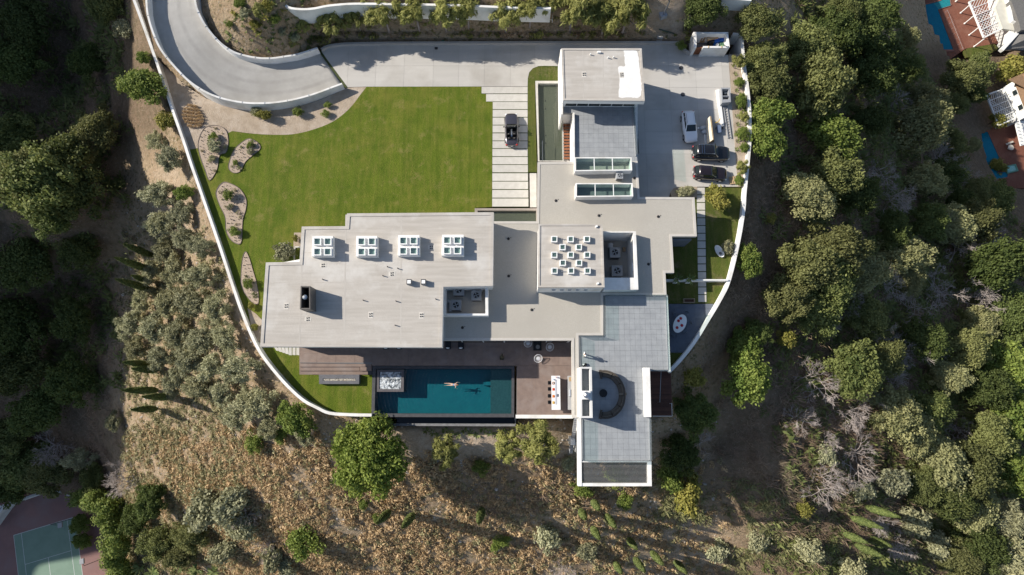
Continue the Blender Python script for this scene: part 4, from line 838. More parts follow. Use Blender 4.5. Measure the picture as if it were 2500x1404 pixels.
for k, (y0, y1, xa, xb) in enumerate(((886.5, 895.5, 731, 907), (896, 905.3, 731, 878), (906, 914.5, 731, 907))):
    z_ = -0.145 * (k + 1); part("step", MB().prism(PP([(xa, y0 - 4), (xb, y0 - 4), (xb, y1), (xa, y1)], z_), -1.0, z_), DECK, pd, world=False)
part("step", MB().prism(PP([(878.5, 896), (907, 896), (907, 905.3), (878.5, 905.3)], -.145), -1.0, -0.22), DECK, pd, world=False)
part("wall", MB().prism(PP([(898, 905.6), (909, 905.6), (907.5, 915), (898, 915)], -.3), -1.0, -0.28), DARKST, pd, world=False)
# swimming pool
PT = mat("pool_tile_teal", (0.012, 0.165, 0.195), (0.010, 0.14, 0.175), 1.2, rough=.5)
SHELFT = mat("pool_shelf_tile", (0.062, 0.115, 0.118), (0.045, 0.09, 0.095), 5.0, rough=.5)
sw = P(1102, 939)
WATER = mat_glass("pool_water", (0.52, 0.74, 0.77), 0.03, 0.9, 1.4, 0.03, rings=sw)
sp_ = thing("swimming_pool", "long dark teal swimming pool with dark stone edge and bubbling spa", "pool", (*P(1080, 955), 0))
part("edge", MB().ring(PP([(909.5, 893.8), (1255.8, 893.8), (1255.2, 1019), (906.5, 1018)], 0), PP([(917.5, 900.5), (1249, 900.5), (1248.5, 1010), (914.5, 1009.5)], 0), -2.6, 0.03), DARKST, sp_)
part("floor", MB().prism(PP([(912, 896), (1254, 896), (1253, 1016), (909, 1016)], -1.7), -2.6, -1.55), PT, sp_)
part("shelf", MB().prism(PP([(1197.5, 900), (1249.3, 900), (1248.8, 1010.3), (1197.5, 1010.3)], -.4), -1.6, -0.48), SHELFT, sp_)
for k in range(3): part("step", MB().prism(PP([(1180 + 6 * k, 932), (1198, 932), (1198, 941), (1180 + 6 * k, 941)], -.8), -1.6, -0.95 + .2 * k), PT, sp_)
part("water", MB().add([(*p, -0.03) for p in PP([(917.2, 900.2), (1249.3, 900.2), (1248.8, 1010.3), (914.2, 1009.8)][::-1], -.02)], [(0, 1, 2, 3)]), WATER, sp_)
spa = part("spa", MB().ring(PP([(920.5, 903), (986, 903), (985.5, 956.5), (920, 956.5)], .12), PP([(926, 908.5), (980, 908.5), (979.5, 950), (926, 950)], .12), -1.6, 0.12), mat("spa_stone", (0.12, 0.11, 0.115), (0.095, 0.09, 0.095), 3), sp_)
part("spa_floor", MB().prism(PP([(925, 907.5), (981, 907.5), (981, 951), (925, 951)], -.3), -.8, -0.5), DARKST, spa)
wv = MB(); gxn, gyn = 26, 20; c0, c1 = P(926, 950, .06), P(980, 908.5, .06)
for j in range(gyn + 1):
    for i in range(gxn + 1):
        u, v = i / gxn, j / gyn; e_ = min(u, 1 - u, v, 1 - v); wv.v.append((c0[0] + (c1[0] - c0[0]) * u, c0[1] + (c1[1] - c0[1]) * v, 0.05 + random.uniform(-.05, .09) * min(1, e_ * 6)))
for j in range(gyn):
    for i in range(gxn): k = j * (gxn + 1) + i; wv.f.append((k, k + 1, k + gxn + 2, k + gxn + 1))
def foam_mat():
    m = bpy.data.materials.new("spa_foam"); m.use_nodes = True; nt = m.node_tree; b = nt.nodes["Principled BSDF"]; g = nt.nodes.new("ShaderNodeNewGeometry")
    c = lerp_col(nt, noise(nt, g.outputs["Position"], 2.6, 7, 0.8, 0.42, 0.60), (0.045, 0.055, 0.06), (0.75, 0.80, 0.84)); nt.links.new(c, b.inputs["Base Color"]); b.inputs["Roughness"].default_value = .35; return m
part("foam", wv, foam_mat(), spa, smooth_=True)
# overflow channel below the south edge
cb_ = thing("catch_basin", "narrow dark overflow channel below the south edge of the pool", "channel", (*P(1080, 1030, -2), -2.4))
part("floor", MB().prism(PP([(906, 1018), (1257, 1019), (1258, 1038), (906, 1037)], -2.2), -3.4, -2.35), DARKST, cb_)
part("water", MB().prism(PP([(909, 1019), (1254, 1020), (1254, 1035), (909, 1034.5)], -2.1), -2.2, -2.12), mat_glass("channel_water", (0.18, 0.22, 0.24), .04, .05, 3), cb_)
part("wall", MB().wall(PP([(905.5, 1014), (905.5, 1036.5), (1258, 1037.8), (1258, 1020)], -1.6), 0.30, -1.6, -5.5), mat("channel_concrete", (0.23, 0.23, 0.235), (0.15, 0.15, 0.155), 1.5, bump=.3), cb_)
# fire trough on the lower lawn
ft = thing("fire_trough", "long grey stone fire trough with pale pebbles on the lower lawn", "fire pit", (*P(828, 927, -.2), -.45))
FT = mat("trough_stone", (0.12, 0.12, 0.132), (0.15, 0.15, 0.162), 1.5)
part("block", MB().ring(PP([(778.5, 914.5), (877, 914.5), (876.5, 937.5), (779, 937.5)], .12), PP([(788, 924), (868, 924), (868, 929.8), (788, 929.8)], .12), -1.0, 0.12), FT, ft)
pb = MB()
for k in range(420):
    x, y = P(788.6 + random.random() * 79, 924.6 + random.random() * 4.8, 0.02); pb.ell(x, y, 0.02 + random.uniform(-.02, .03), random.uniform(.03, .06), random.uniform(.03, .06), .03, 5, 3)
pbo = part("pebbles", pb, mat("pebble", (0.62, 0.58, 0.50), (0.45, 0.42, 0.37), 8), ft); pbo["kind"] = "stuff"
part("pebble_bed", MB().prism(PP([(787.5, 923.5), (868.5, 923.5), (868.5, 930.3), (787.5, 930.3)], 0.0), -.5, 0.0), GRAVEL, ft)
# east dining deck and timber landing
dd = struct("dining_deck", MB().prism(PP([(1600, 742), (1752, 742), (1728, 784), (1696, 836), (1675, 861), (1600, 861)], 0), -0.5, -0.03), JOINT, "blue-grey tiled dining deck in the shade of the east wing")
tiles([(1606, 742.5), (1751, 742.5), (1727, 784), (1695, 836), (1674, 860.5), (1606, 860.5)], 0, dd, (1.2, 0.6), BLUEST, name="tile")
wd = thing("timber_landing", "dark red timber landing below the east end of the terrace", "deck", (*P(1615, 960, -.2), -.3))
part("joist", MB().prism(PP([(1580, 907), (1638, 907), (1641, 1016), (1580, 1016)], -.1), -1.2, -0.1), DKWOOD, wd)
for k in range(26):
    ya_ = 907 + k * 4.2; part("board", MB().prism(PP([(1579, ya_), (1636 + k * .16, ya_), (1636 + k * .16, ya_ + 3.7), (1579, ya_ + 3.7)], 0), -0.1, -0.04), DKWOOD, wd)
solo("handrail", MB().tube([(*P(1614, 906, 1.0), -.1), (*P(1614, 906, 1.0), 1.0), (*P(1611, 982, 1.0), 1.0), (*P(1611, 982, 1.0), -.1)], 0.03, 6), STEEL, "slim steel handrail in the middle of the timber landing", "rail")
solo("handrail", MB().tube([(*P(1640, 985, .9), -.1), (*P(1640, 985, .9), .9), (*P(1641, 1016, .9), .9), (*P(1594, 1016, .9), .9), (*P(1594, 1016, .9), -.1)], 0.03, 6), OFFW, "white corner handrail at the south edge of the timber landing", "rail")
# metal stair and meter cabinet hanging on the west flank of the terrace wing
st = thing("service_stair", "narrow blue-grey metal stair on the west side of the terrace wing", "stairs", (*P(1406, 1070, 0), -6.4))
part("stringer", MB().wall(PP([(1402.5, 1022), (1403.5, 1118)], 1), 0.06, [1.2, -5.0], [0.9, -6.4]), GREYM, st); part("stringer", MB().wall(PP([(1409.5, 1022), (1410.5, 1118)], 1), 0.06, [1.2, -5.0], [0.9, -6.4]), GREYM, st)
for k in range(20):
    zz_ = 1.05 - k * .32; x, y = P(1406.5, 1023 + k * 4.9, 1); part("tread", MB().box(x, y, zz_, 0.36, 0.22, 0.04), GREYM, st)
solo("meter_cabinet", MB().box(*P(1399.5, 1077, -2), -4.2, 0.6, 1.0, 3.6), OFFW, "pale metal cabinet beside the service stair", "cabinet")
# ------------------------------------------------------------------ cars
def xmat(z=0): return Matrix.Translation((0, 0, z))
def loft(secs, close_ends=True):
    m = MB(); n = len(secs[0])
    for s_ in secs: m.v += [tuple(p) for p in s_]
    for i in range(len(secs) - 1):
        for k in range(n - 1): a = i * n + k; m.f.append((a, a + 1, a + n + 1, a + n))
    if close_ends: m.f += [tuple(reversed(range(n))), tuple(range((len(secs) - 1) * n, len(secs) * n))]
    return m
def car(name, label, loc, rz, L, W, belt, Hh, paint, hood, cab0, cab1, roof0, roof1, open_top=False, rails=False, roof_m=None, plate=OFFW, round_=1.0):
    """x forward; hood = bonnet height, cab0..cab1 = foot of the windscreen and of the rear window"""
    t = thing(name, label, "car", loc, rz, "cars parked at the villa"); hl = L / 2
    def halfw(x):
        u = abs(x) / hl; return W / 2 * (1 - (0.16 * u ** 6 + 0.10 * u ** 14) * round_ - 0.015 * u * u)
    def ztop(x):
        if x > cab0: k = (x - cab0) / (hl - cab0); return belt - (belt - hood) * k ** 1.3 - (0.20 * k ** 7)
        if x < cab1: k = (cab1 - x) / (hl + cab1); return belt + .02 - 0.06 * k - (0.22 * k ** 8 if not open_top else .16 * k ** 8)
        return belt
    secs = []
    xs_ = [-1, -.985, -.95, -.88, -.78, -.66, -.52, -.38, -.22, -.06, .1, .25, .4, .54, .66, .77, .86, .93, .975, 1]
    for u in xs_:
        x = u * hl; w = halfw(x); zt_ = ztop(x); e = abs(u) ** 12; zb = 0.20 + 0.16 * e
        q = [(w * .86, zb), (w * .97, zb + .10), (w, zb + (zt_ - zb) * .45), (w * .985, zb + (zt_ - zb) * .72), (w * .93, zt_ - .06), (w * .82, zt_), (w * .45, zt_ + .025), (0, zt_ + .035)]
        full = [(x, y, z) for y, z in q] + [(x, -y, z) for y, z in q[::-1][1:]]; secs.append(full)
    body = loft(secs)
    if open_top:                                   # cut the cockpit out of the shell
        n = len(secs[0]); keep = []
        for f in body.f:
            if len(f) == 4:
                cx_ = sum(body.v[i][0] for i in f) / 4; cy_ = sum(body.v[i][1] for i in f) / 4; cz_ = sum(body.v[i][2] for i in f) / 4
                if cab1 + .1 < cx_ < cab0 - .1 and cz_ > belt - .03 and abs(cy_) < W * .40: continue
            keep.append(f)
        body.f = keep
    bo = part("body", body, paint, t, smooth_=True, world=False); m_ = bo.modifiers.new("ss", 'SUBSURF'); m_.levels = 1; m_.render_levels = 1
    sill = MB().box(0, 0, 0.24, L * .92, W * .84, 0.14); part("underbody", sill, BLACK, t, world=False)
    wx = (hl - L * .185, -hl + L * .20)
    for x in wx:
        for s_ in (-1, 1):
            w_ = MB().lathe([(0.20, -.11), (0.33, -.11), (0.345, -.07), (0.345, .07), (0.33, .11), (0.20, .11)], 0, 0, 20).xf(Matrix.Translation((x, s_ * (W / 2 - .10), 0.345)) @ Matrix.Rotation(R(90), 4, 'X')); tyre = part("wheel", w_, RUBBER, t, world=False, smooth_=False)
            rim_ = MB().lathe([(0.05, -.09), (0.21, -.085), (0.225, .0), (0.21, .085), (0.05, .10)], 0, 0, 14).xf(Matrix.Translation((x, s_ * (W / 2 - .07), 0.345)) @ Matrix.Rotation(R(90), 4, 'X')); part("rim", rim_, CHROME, tyre, world=False)
            ar = MB().lathe([(0.36, -.02), (0.40, .0), (0.36, .02)], 0, 0, 20).xf(Matrix.Translation((x, s_ * (W / 2 - .012), 0.35)) @ Matrix.Rotation(R(90), 4, 'X')); part("wheel_arch", ar, BLACK, t, world=False)
    for s_ in (-1, 1):
        part("headlight", MB().ell(hl - .17, s_ * W * .355, hood - .24, .16, .20, .09, 10, 6, -s_ * .5), mat("headlamp_glass", (0.75, 0.78, 0.8), rough=.1, spec=.8), t, world=False, smooth_=True)
        part("taillight", MB().ell(-hl + .09, s_ * W * .37, belt - .20, .10, .16, .12, 10, 6), mat("tail_red", (0.45, 0.02, 0.02), rough=.2, spec=.7), t, world=False, smooth_=True)
        mi = MB().ell(cab0 - .42, s_ * (W / 2 + .09), belt + .06, .09, .12, .08, 8, 6); part("wing_mirror", mi, paint if not open_top else BLACK, t, world=False, smooth_=True)
    part("grille", MB().box(hl - .07, 0, hood - .30, .10, W * .42, .16), BLACK, t, world=False)
    part("number_plate", MB().box(-hl + .005, 0, belt - .42, .03, .32, .16), plate, t, world=False)
    part("bumper", MB().box(hl - .16, 0, .36, .26, W * .78, .14), BLACK, t, world=False, bev=.05)
    if not open_top:
        wb, wt = W / 2 * .90, W / 2 * .70
        A = [(cab0, wb * .90, belt), (cab1, wb * .92, belt + .01), (roof1, wt * .97, Hh - .03), (roof0, wt, Hh - .02)]
        g = MB().add([(A[0][0], A[0][1], A[0][2]), (A[1][0], A[1][1], A[1][2]), (A[1][0], -A[1][1], A[1][2]), (A[0][0], -A[0][1], A[0][2]), (A[3][0], A[3][1], A[3][2]), (A[2][0], A[2][1], A[2][2]), (A[2][0], -A[2][1], A[2][2]), (A[3][0], -A[3][1], A[3][2])],
            [(3, 2, 1, 0), (4, 5, 6, 7), (0, 1, 5, 4), (1, 2, 6, 5), (2, 3, 7, 6), (3, 0, 4, 7)]); part("cabin", g, paint, t, world=False, bev=.06)
        V = [Vector(p) for p in g.v]; ctr = sum(V, Vector()) / 8
        def panel(nm, ids, m0, m1, k0, k1, mm):
            a, b, c, d = [V[i] for i in ids]           # a,b bottom; c,d top
            f_ = lambda u, v: (a * (1 - u) + b * u) * (1 - v) + (d * (1 - u) + c * u) * v
            p = [f_(m0, k0), f_(m1, k0), f_(m1, k1), f_(m0, k1)]; nrm = (p[1] - p[0]).cross(p[3] - p[0]).normalized()
            if nrm.dot(p[0] - ctr) < 0: nrm = -nrm
            q = MB().add([x_ + nrm * .012 for x_ in p] + [x_ - nrm * .02 for x_ in p], [(0, 1, 2, 3), (7, 6, 5, 4), (0, 4, 5, 1), (1, 5, 6, 2), (2, 6, 7, 3), (3, 7, 4, 0)]); return part(nm, q, mm, t, world=False)
        panel("windscreen", (0, 3, 7, 4), .05, .95, .06, .94, DKGLASS); panel("rear_window", (1, 2, 6, 5), .10, .90, .12, .88, DKGLASS)
        for ids in ((0, 1, 5, 4), (3, 2, 6, 7)):
            panel("side_window", ids, .10, .40, .12, .86, DKGLASS); panel("side_window", ids, .43, .68, .12, .86, DKGLASS); panel("side_window", ids, .71, .93, .14, .82, DKGLASS)
        rp_ = [];
        for k in range(7):
            x = roof0 + (roof1 - roof0) * k / 6; hh = .035 * (1 - ((k - 3) / 3) ** 2)
            rp_.append([(x, wt * 1.02, Hh - .035), (x, wt * .92, Hh + .005 + hh * .5), (x, 0, Hh + .015 + hh), (x, -wt * .92, Hh + .005 + hh * .5), (x, -wt * 1.02, Hh - .035)])
        part("roof_panel", loft(rp_), roof_m or paint, t, world=False, smooth_=True)
        if rails:
            for s_ in (-1, 1): part("roof_rail", MB().tube([(roof0 - .15, s_ * wt * .90, Hh), (roof0 - .3, s_ * wt * .9, Hh + .08), (roof1 + .3, s_ * wt * .9, Hh + .08), (roof1 + .15, s_ * wt * .9, Hh)], .022, 6), DARKM if rails == 'd' else CHROME, t, world=False)
            if rails == 'x':
                for x in (roof1 + .55, roof1 + .85): part("cross_bar", MB().box(x, 0, Hh + .09, .05, wt * 1.8, .03), CHROME, t, world=False)
        part("wiper", MB().box(cab0 - .06, .25, belt + .07, .03, .5, .02, .1), BLACK, t, world=False)
    else:
        inn = MB().ring([(cab0 - .1, W * .41), (cab1 + .1, W * .38), (cab1 + .1, -W * .38), (cab0 - .1, -W * .41)], [(cab0 - .2, W * .35), (cab1 + .2, W * .33), (cab1 + .2, -W * .33), (cab0 - .2, -W * .35)], .28, belt + .01)
        LEA = mat("black_leather", (0.012, 0.012, 0.013), rough=.45); part("cockpit_lining", inn, LEA, t, world=False); part("cockpit_floor", MB().box((cab0 + cab1) / 2, 0, .36, cab0 - cab1 - .2, W * .72, .06), LEA, t, world=False)
        part("dashboard", MB().box(cab0 - .32, 0, belt - .07, .42, W * .70, .16), LEA, t, world=False, bev=.05)
        for y_ in (-.36, .36):
            for x_, nm in ((cab0 - 1.15, "front_seat"), (cab0 - 1.72, "rear_seat")):
                s1 = part(nm, MB().box(x_, y_, .62, .46, .46, .2), LEA, t, world=False, bev=.06); b_ = MB().box(0, 0, .28, .14, .46, .6).xf(Matrix.Translation((x_ - .24, y_, .66)) @ Matrix.Rotation(R(-18), 4, 'Y')); part("seat_back", b_, LEA, s1, world=False, bev=.05)
                part("head_rest", MB().ell(x_ - .40, y_, 1.20, .06, .13, .09, 8, 6), mat("grey_trim", (0.16, 0.15, 0.15), rough=.5), s1, world=False, smooth_=True)
        part("centre_console", MB().box(cab0 - 1.1, 0, .62, 1.1, .18, .14), mat("silver_trim", (0.5, 0.5, 0.5), rough=.25, metal=.8), t, world=False)
        part("steering_wheel", MB().tube([(cab0 - .66 + .05 * math.cos(a), .36 + .17 * math.sin(a), belt - .03 + .15 * math.cos(a)) for a in np.linspace(0, 2 * math.pi, 14)], .018, 5), BLACK, t, world=False)
        ws = [(cab0 + .02, W * .38, belt), (cab0 + .02, -W * .38, belt), (cab0 - .58, -W * .31, Hh), (cab0 - .58, W * .31, Hh)]
        part("windscreen", MB().quad(*ws, th=.015), mat_glass("car_glass", (0.55, 0.66, 0.62), .10), t, world=False)
        part("windscreen_frame", MB().tube([ws[0], ws[3], ws[2], ws[1]], .03, 6), paint, t, world=False)
        part("boot_line", MB().box(cab1 - .22, 0, belt + .045, .03, W * .58, .012), BLACK, t, world=False)
    return t
def carpaint(n, c, metal=.3, rough=.25): return mat(n, c, rough=rough, metal=metal, coat=1.0, spec=.5)
GUN = carpaint("gunmetal_paint", (0.085, 0.08, 0.095), .55, .3); WHP = carpaint("white_car_paint", (0.80, 0.80, 0.82), 0, .3); BLK = carpaint("black_car_paint", (0.010, 0.010, 0.012), .1, .18); BLK2 = carpaint("dark_plum_paint", (0.020, 0.013, 0.015), .2, .2)
def car_at(px0, py0, px1, py1, z=.6):
    a, b = np.array(P(px0, py0, z)), np.array(P(px1, py1, z)); c = (a + b) / 2; d = b - a; return (c[0], c[1], 0.0), math.atan2(d[1], d[0])
l_, r_ = car_at(1249.5, 359, 1248, 274); car("convertible", "dark grey convertible with its top down on the slab strip", l_, r_, 4.6, 1.80, .92, 1.36, GUN, .78, .62, -1.48, 0, 0, True, round_=1.5)
l_, r_ = car_at(1678, 273, 1688, 346.5); car("parked_car", "white estate car parked alone in the shaded court", l_, r_, 4.30, 1.78, .98, 1.50, WHP, .86, .88, -1.98, .10, -1.70, rails='d')
l_, r_ = car_at(1691, 372.5, 1778.5, 375.5, .7); car("parked_car", "large black car with chrome roof bars in the motor court", l_, r_, 4.80, 1.92, 1.12, 1.80, BLK, 1.02, .88, -2.25, .32, -2.02, rails='x', round_=.7)
l_, r_ = car_at(1694.5, 420.5, 1771.5, 426, .6); car("parked_car", "smaller black car parked beside the wooden pallet", l_, r_, 4.35, 1.80, 1.02, 1.56, BLK2, .88, .80, -2.0, .05, -1.62, round_=1.2)

# ------------------------------------------------------------------ motor-court odds and ends
en = thing("bin_enclosure", "white walled bin enclosure full of boxes at the court corner", "enclosure", (*P(1735, 120, 0), 0))
ZT = 2.0
eo = [(1694, 79.5), (1777.5, 79.5), (1782, 116.5), (1717, 116.5), (1698, 116.5), (1689, 103)]
def wpx(a, b, th=.24, zt=ZT, zb=-.3, m=WHITE, nm="wall"): return part(nm, MB().wall(PP([a, b], zt), th, zt, zb), m, en)
wpx((1693, 80), (1778, 80.5)); wpx((1775.5, 81), (1779.5, 115)); wpx((1697.5, 82), (1697.5, 115.5), .34); wpx((1717, 114.5), (1780, 115))
part("floor", MB().prism(PP([(1697, 82), (1776, 82), (1778, 118), (1697, 130)], .05), -.3, 0.03), mat("enclosure_floor", (0.17, 0.16, 0.165), (0.13, 0.125, 0.13), 2), en)
part("gate", MB().wall(PP([(1699, 115.5), (1716, 115.5)], 1.6), .08, 1.6, 0.05), WOOD, en)
for x_ in (1730, 1762): part("gate_strap", MB().wall(PP([(x_, 112), (x_, 117)], ZT + .02), .10, ZT + .05, ZT - .1), PALEW, en)
def crate(name, lab, px_, py_, z, sx, sy, sz, rz, m, cat="box", grp=None, flaps=True):
    x, y = P(px_, py_, z + sz); t = thing(name, lab, cat, (x, y, z), rz, grp); part("body", MB().box(0, 0, sz / 2, sx, sy, sz), m, t, world=False)
    if flaps:
        part("flap", MB().quad((-sx / 2, sy / 2, sz), (sx / 2, sy / 2, sz), (sx / 2, sy / 2 + .10, sz + .08), (-sx / 2, sy / 2 + .10, sz + .08), .008), m, t, world=False); part("tape", MB().box(0, 0, sz + .002, sx * .98, .05, .006), mat("packing_tape", (0.62, 0.5, 0.34), rough=.4), t, world=False)
    return t
crate("cardboard_box", "square cardboard box in the corner of the bin enclosure", 1703, 87, .05, .55, .5, 1.1, 0, CARDB, grp="boxes in the bin enclosure")
crate("cardboard_box", "middle cardboard box along the back wall of the bin enclosure", 1712, 88, .05, .5, .6, 1.0, -.1, CARDB, grp="boxes in the bin enclosure")
crate("cardboard_box", "narrow cardboard box leaning third along the enclosure wall", 1720.5, 87, .05, .22, .55, 1.2, .25, CARDB, grp="boxes in the bin enclosure")
crate("cardboard_box", "long flat cardboard box lying across the bins", 1740, 92, 1.05, 1.55, .42, .22, .2, CARDB, grp="boxes in the bin enclosure")
crate("cardboard_box", "small cardboard scrap box on the dark floor of the enclosure", 1716.5, 97.5, .05, .5, .28, .4, 0, CARDB, grp="boxes in the bin enclosure")
def bin_(lab, px_, py_, m, rz):
    x, y = P(px_, py_, 1.0); t = thing("wheelie_bin", lab, "bin", (x, y, .05), rz, "bins in the enclosure"); part("body", MB().box(0, 0, .48, .56, .62, .96, 0, 1.08), m, t, world=False, bev=.04); part("lid", MB().box(0, .02, 1.0, .66, .74, .08), m, t, world=False, bev=.03); part("handle", MB().tube([(-.28, .38, .95), (.28, .38, .95)], .025, 6), m, t, world=False)
    for s_ in (-1, 1): part("wheel", MB().lathe([(.11, -.03), (.11, .03)], 0, 0, 10).xf(Matrix.Translation((s_ * .25, .32, .11)) @ Matrix.Rotation(R(90), 4, 'Y')), BLACK, t, world=False)
BLUEB = mat("blue_bin_plastic", (0.015, 0.10, 0.42), rough=.35); 
bin_("right-hand blue bin against the enclosure wall", 1763.5, 94.5, BLUEB, 0); bin_("left-hand blue bin in the middle of the enclosure", 1750, 97, BLUEB, .1); bin_("black bin beside the two blue ones", 1737, 98.5, BLACK, -.1)
crate("storage_tray", "green-rimmed open tray in the front corner of the enclosure", 1764, 108.5, .6, .7, .5, .3, 0, mat("green_tray", (0.25, 0.45, 0.25), rough=.5), "tray", flaps=False)
crate("paint_bucket", "white paint tub behind the front wall of the enclosure", 1752.5, 108.5, .6, .3, .35, .4, 0, OFFW, "bucket", flaps=False)
# steel frame, plank, ladder
fr = thing("steel_cabinet", "open grey steel cabinet frame at the court edge", "cabinet", (*P(1772, 233, .5), 0))
o4 = [(1760.5, 214), (1782, 214), (1784.5, 249), (1763, 251)]; i4 = [(1763, 217.5), (1779, 217.5), (1781, 243), (1765, 244)]
part("frame", MB().ring(PP(o4, 1.1), PP(i4, 1.1), 0.02, 1.1), GREYM, fr); part("back", MB().prism(PP([(1762, 216), (1780, 216), (1782, 247), (1764, 248)], 1.1), .02, .15), DARKM, fr)
for y_ in (234.5, 243.5): part("shelf", MB().wall(PP([(1763.5, y_), (1781, y_ - .3)], 1.05), .10, 1.05, .3), GREYM, fr)
crate("hardware_box", "little pale box lying inside the steel cabinet frame", 1773, 226.5, .2, .5, .28, .3, .1, mat("zinc", (0.4, 0.42, 0.42), rough=.4), "box", flaps=False)
pl = PP([(1748.5, 219), (1756.5, 217), (1767.5, 306), (1761, 309)], .25)
solo("white_beam", MB().prism(pl, 0.02, 0.25), OFFW, "long white beam lying along the court edge", "beam")
ld = thing("ladder", "grey ladder lying flat beside the white beam", "ladder", (*P(1775, 295, 0), 0))
for a_, b_ in (((1766, 254), (1778, 337)), ((1774.5, 252.5), (1786, 337))): part("rail", MB().wall(PP([a_, b_], .15), .08, .16, .02), GREYM, ld)
for k in range(13): part("rung", MB().wall(PP([(1766.8 + k * .93, 258 + k * 6.4), (1774.8 + k * .9, 257.5 + k * 6.4)], .12), .06, .12, .07), GREYM, ld)
# leaning board stack
bd = thing("leaning_board", "pale plywood board propped up beside the white car", "board", (*P(1733, 318, .3), 0))
q = [P3(1727, 352, .35), P3(1741, 341, 1.15), P3(1733.5, 284, 1.15), P3(1724.5, 294, .35)]; part("board", MB().quad(*q, th=.05), mat("plywood", (0.66, 0.60, 0.48), (0.56, 0.50, 0.40), 2), bd)
part("edge_batten", MB().tube([P3(1742, 341, 1.1), P3(1735, 284, 1.1)], .05, 4), PALEW, bd); part("trestle", MB().add([tuple(P3(1741.5, 341, 1.1)), tuple(P3(1734.5, 286, 1.1)), tuple(P3(1738, 290, .02)), tuple(P3(1744, 346, .02)), tuple(P3(1729, 350, .02))], [(0, 1, 2, 3), (0, 3, 4)]), CARDB, bd); part("rear_leg", MB().tube([P3(1734, 286, 1.0), P3(1734, 290, .02)], .05, 4), PALEW, bd)
for k, (a_, b_, s_) in enumerate(((1717.5, 311, .95), (1722, 320.5, .9))): solo("cement_bag", MB().ell(*P(a_, b_, .25), .16, s_ * .62, .30, .16, 12, 6, .25), mat("paper_sack", (0.55, 0.56, 0.57), (0.45, 0.46, 0.47), 4), ("upper" if k == 0 else "lower") + " grey cement sack tucked beside the plywood board", "sack", smooth_=True, group="cement sacks")
for k in range(3): solo("pale_plank", MB().wall(PP([(1720.5 + 3 * k, 328), (1722 + 3 * k, 351)], .2), .10, .2 - .04 * k, .02), OFFW, ["leftmost", "middle", "rightmost"][k] + " of three white planks lying under the plywood board", "plank", group="planks under the board")
hc = thing("hand_cart", "blue-grey hand cart with a yellow handle behind the plywood board", "cart", (*P(1756, 315, 0), 0))
part("tray", MB().prism(PP([(1750, 305), (1761, 304.5), (1762, 323), (1752, 325)], .5), .32, .5), mat("cart_blue", (0.13, 0.17, 0.26), rough=.5), hc, bev=.04)
part("handle", MB().tube([P3(1745, 300, .6), P3(1752, 298, .75), P3(1757, 294, .7), P3(1758, 289, .75)], .05, 6), mat("cart_yellow", (0.62, 0.38, 0.05), rough=.5), hc)
for a_, b_ in ((1748.5, 313), (1764, 313)): part("wheel", MB().lathe([(.16, -.05), (.16, .05)], 0, 0, 12).xf(Matrix.Translation((*P(a_, b_, .16), .16)) @ Matrix.Rotation(R(90), 4, 'Y')), RUBBER, hc)
part("frame", MB().tube([P3(1749, 324, .2), P3(1748, 303, .3), P3(1764, 303, .3), P3(1764.5, 324, .2)], .03, 6), GREYM, hc)
pa = thing("pallet", "pale wooden pallet on the concrete next to the small black car", "pallet", (*P(1790.5, 441, 0), 0), R(6))
for k in range(5): part("deck_board", MB().box(-.48 + k * .24, 0, .18, .14, 1.0, .025), PALEW, pa, world=False)
for k in range(3): part("bearer", MB().box(0, -.45 + k * .45, .085, 1.1, .09, .15), PALEW, pa, world=False)
# condenser on the lower roof and in the wells
def condenser(lab, px_, py_, z, s_, h, rz=0, grp="air-conditioning units"):
    x, y = P(px_, py_, z + h); t = thing("condenser", lab, "air conditioner", (x, y, z), rz, grp); part("housing", MB().box(0, 0, h / 2, s_, s_, h), ACM, t, world=False, bev=.03)
    part("fan_ring", MB().ring([(s_ * .34 * math.cos(a), s_ * .34 * math.sin(a)) for a in np.linspace(0, 2 * math.pi, 20)[:-1]], [(s_ * .29 * math.cos(a), s_ * .29 * math.sin(a)) for a in np.linspace(0, 2 * math.pi, 20)[:-1]], h, h + .05), GREYM, t, world=False)
    part("fan_well", MB().lathe([(s_ * .30, h + .001), (s_ * .30, h + .012)], 0, 0, 20), BLACK, t, world=False)
    for k in range(4): a = k * math.pi / 2 + .4; part("fan_blade", MB().prism([(.04 * math.cos(a), .04 * math.sin(a)), (s_ * .27 * math.cos(a - .3), s_ * .27 * math.sin(a - .3)), (s_ * .27 * math.cos(a + .3), s_ * .27 * math.sin(a + .3))], h + .02, h + .035), mat("fan_blade_grey", (0.28, 0.31, 0.34), rough=.35), t, world=False)
    part("fan_hub", MB().lathe([(.07, h + .02), (.07, h + .06)], 0, 0, 10), GREYM, t, world=False); part("vent_louvre", MB().box(0, -s_ / 2 - .01, h * .5, s_ * .8, .02, h * .6), DARKM, t, world=False)
condenser("beige condenser standing alone on the roof between the long skylights", 1513, 428, L1, .85, .8)
condenser("upper left condenser inside the west roof well", 1119.5, 708, 3.23, 1.3, .9); condenser("right-hand condenser half in sun inside the west roof well", 1163, 721, 3.23, 1.2, .9); condenser("lower left condenser inside the west roof well", 1113, 744.5, 3.23, 1.25, .9)
condenser("upper condenser inside the east roof well", 1501.5, 616, 1.02, 1.3, 1.3); condenser("lower condenser inside the east roof well", 1507, 661, 1.02, 1.35, 1.3)
DUCT = mat("duct_white", (0.55, 0.56, 0.58), rough=.5)
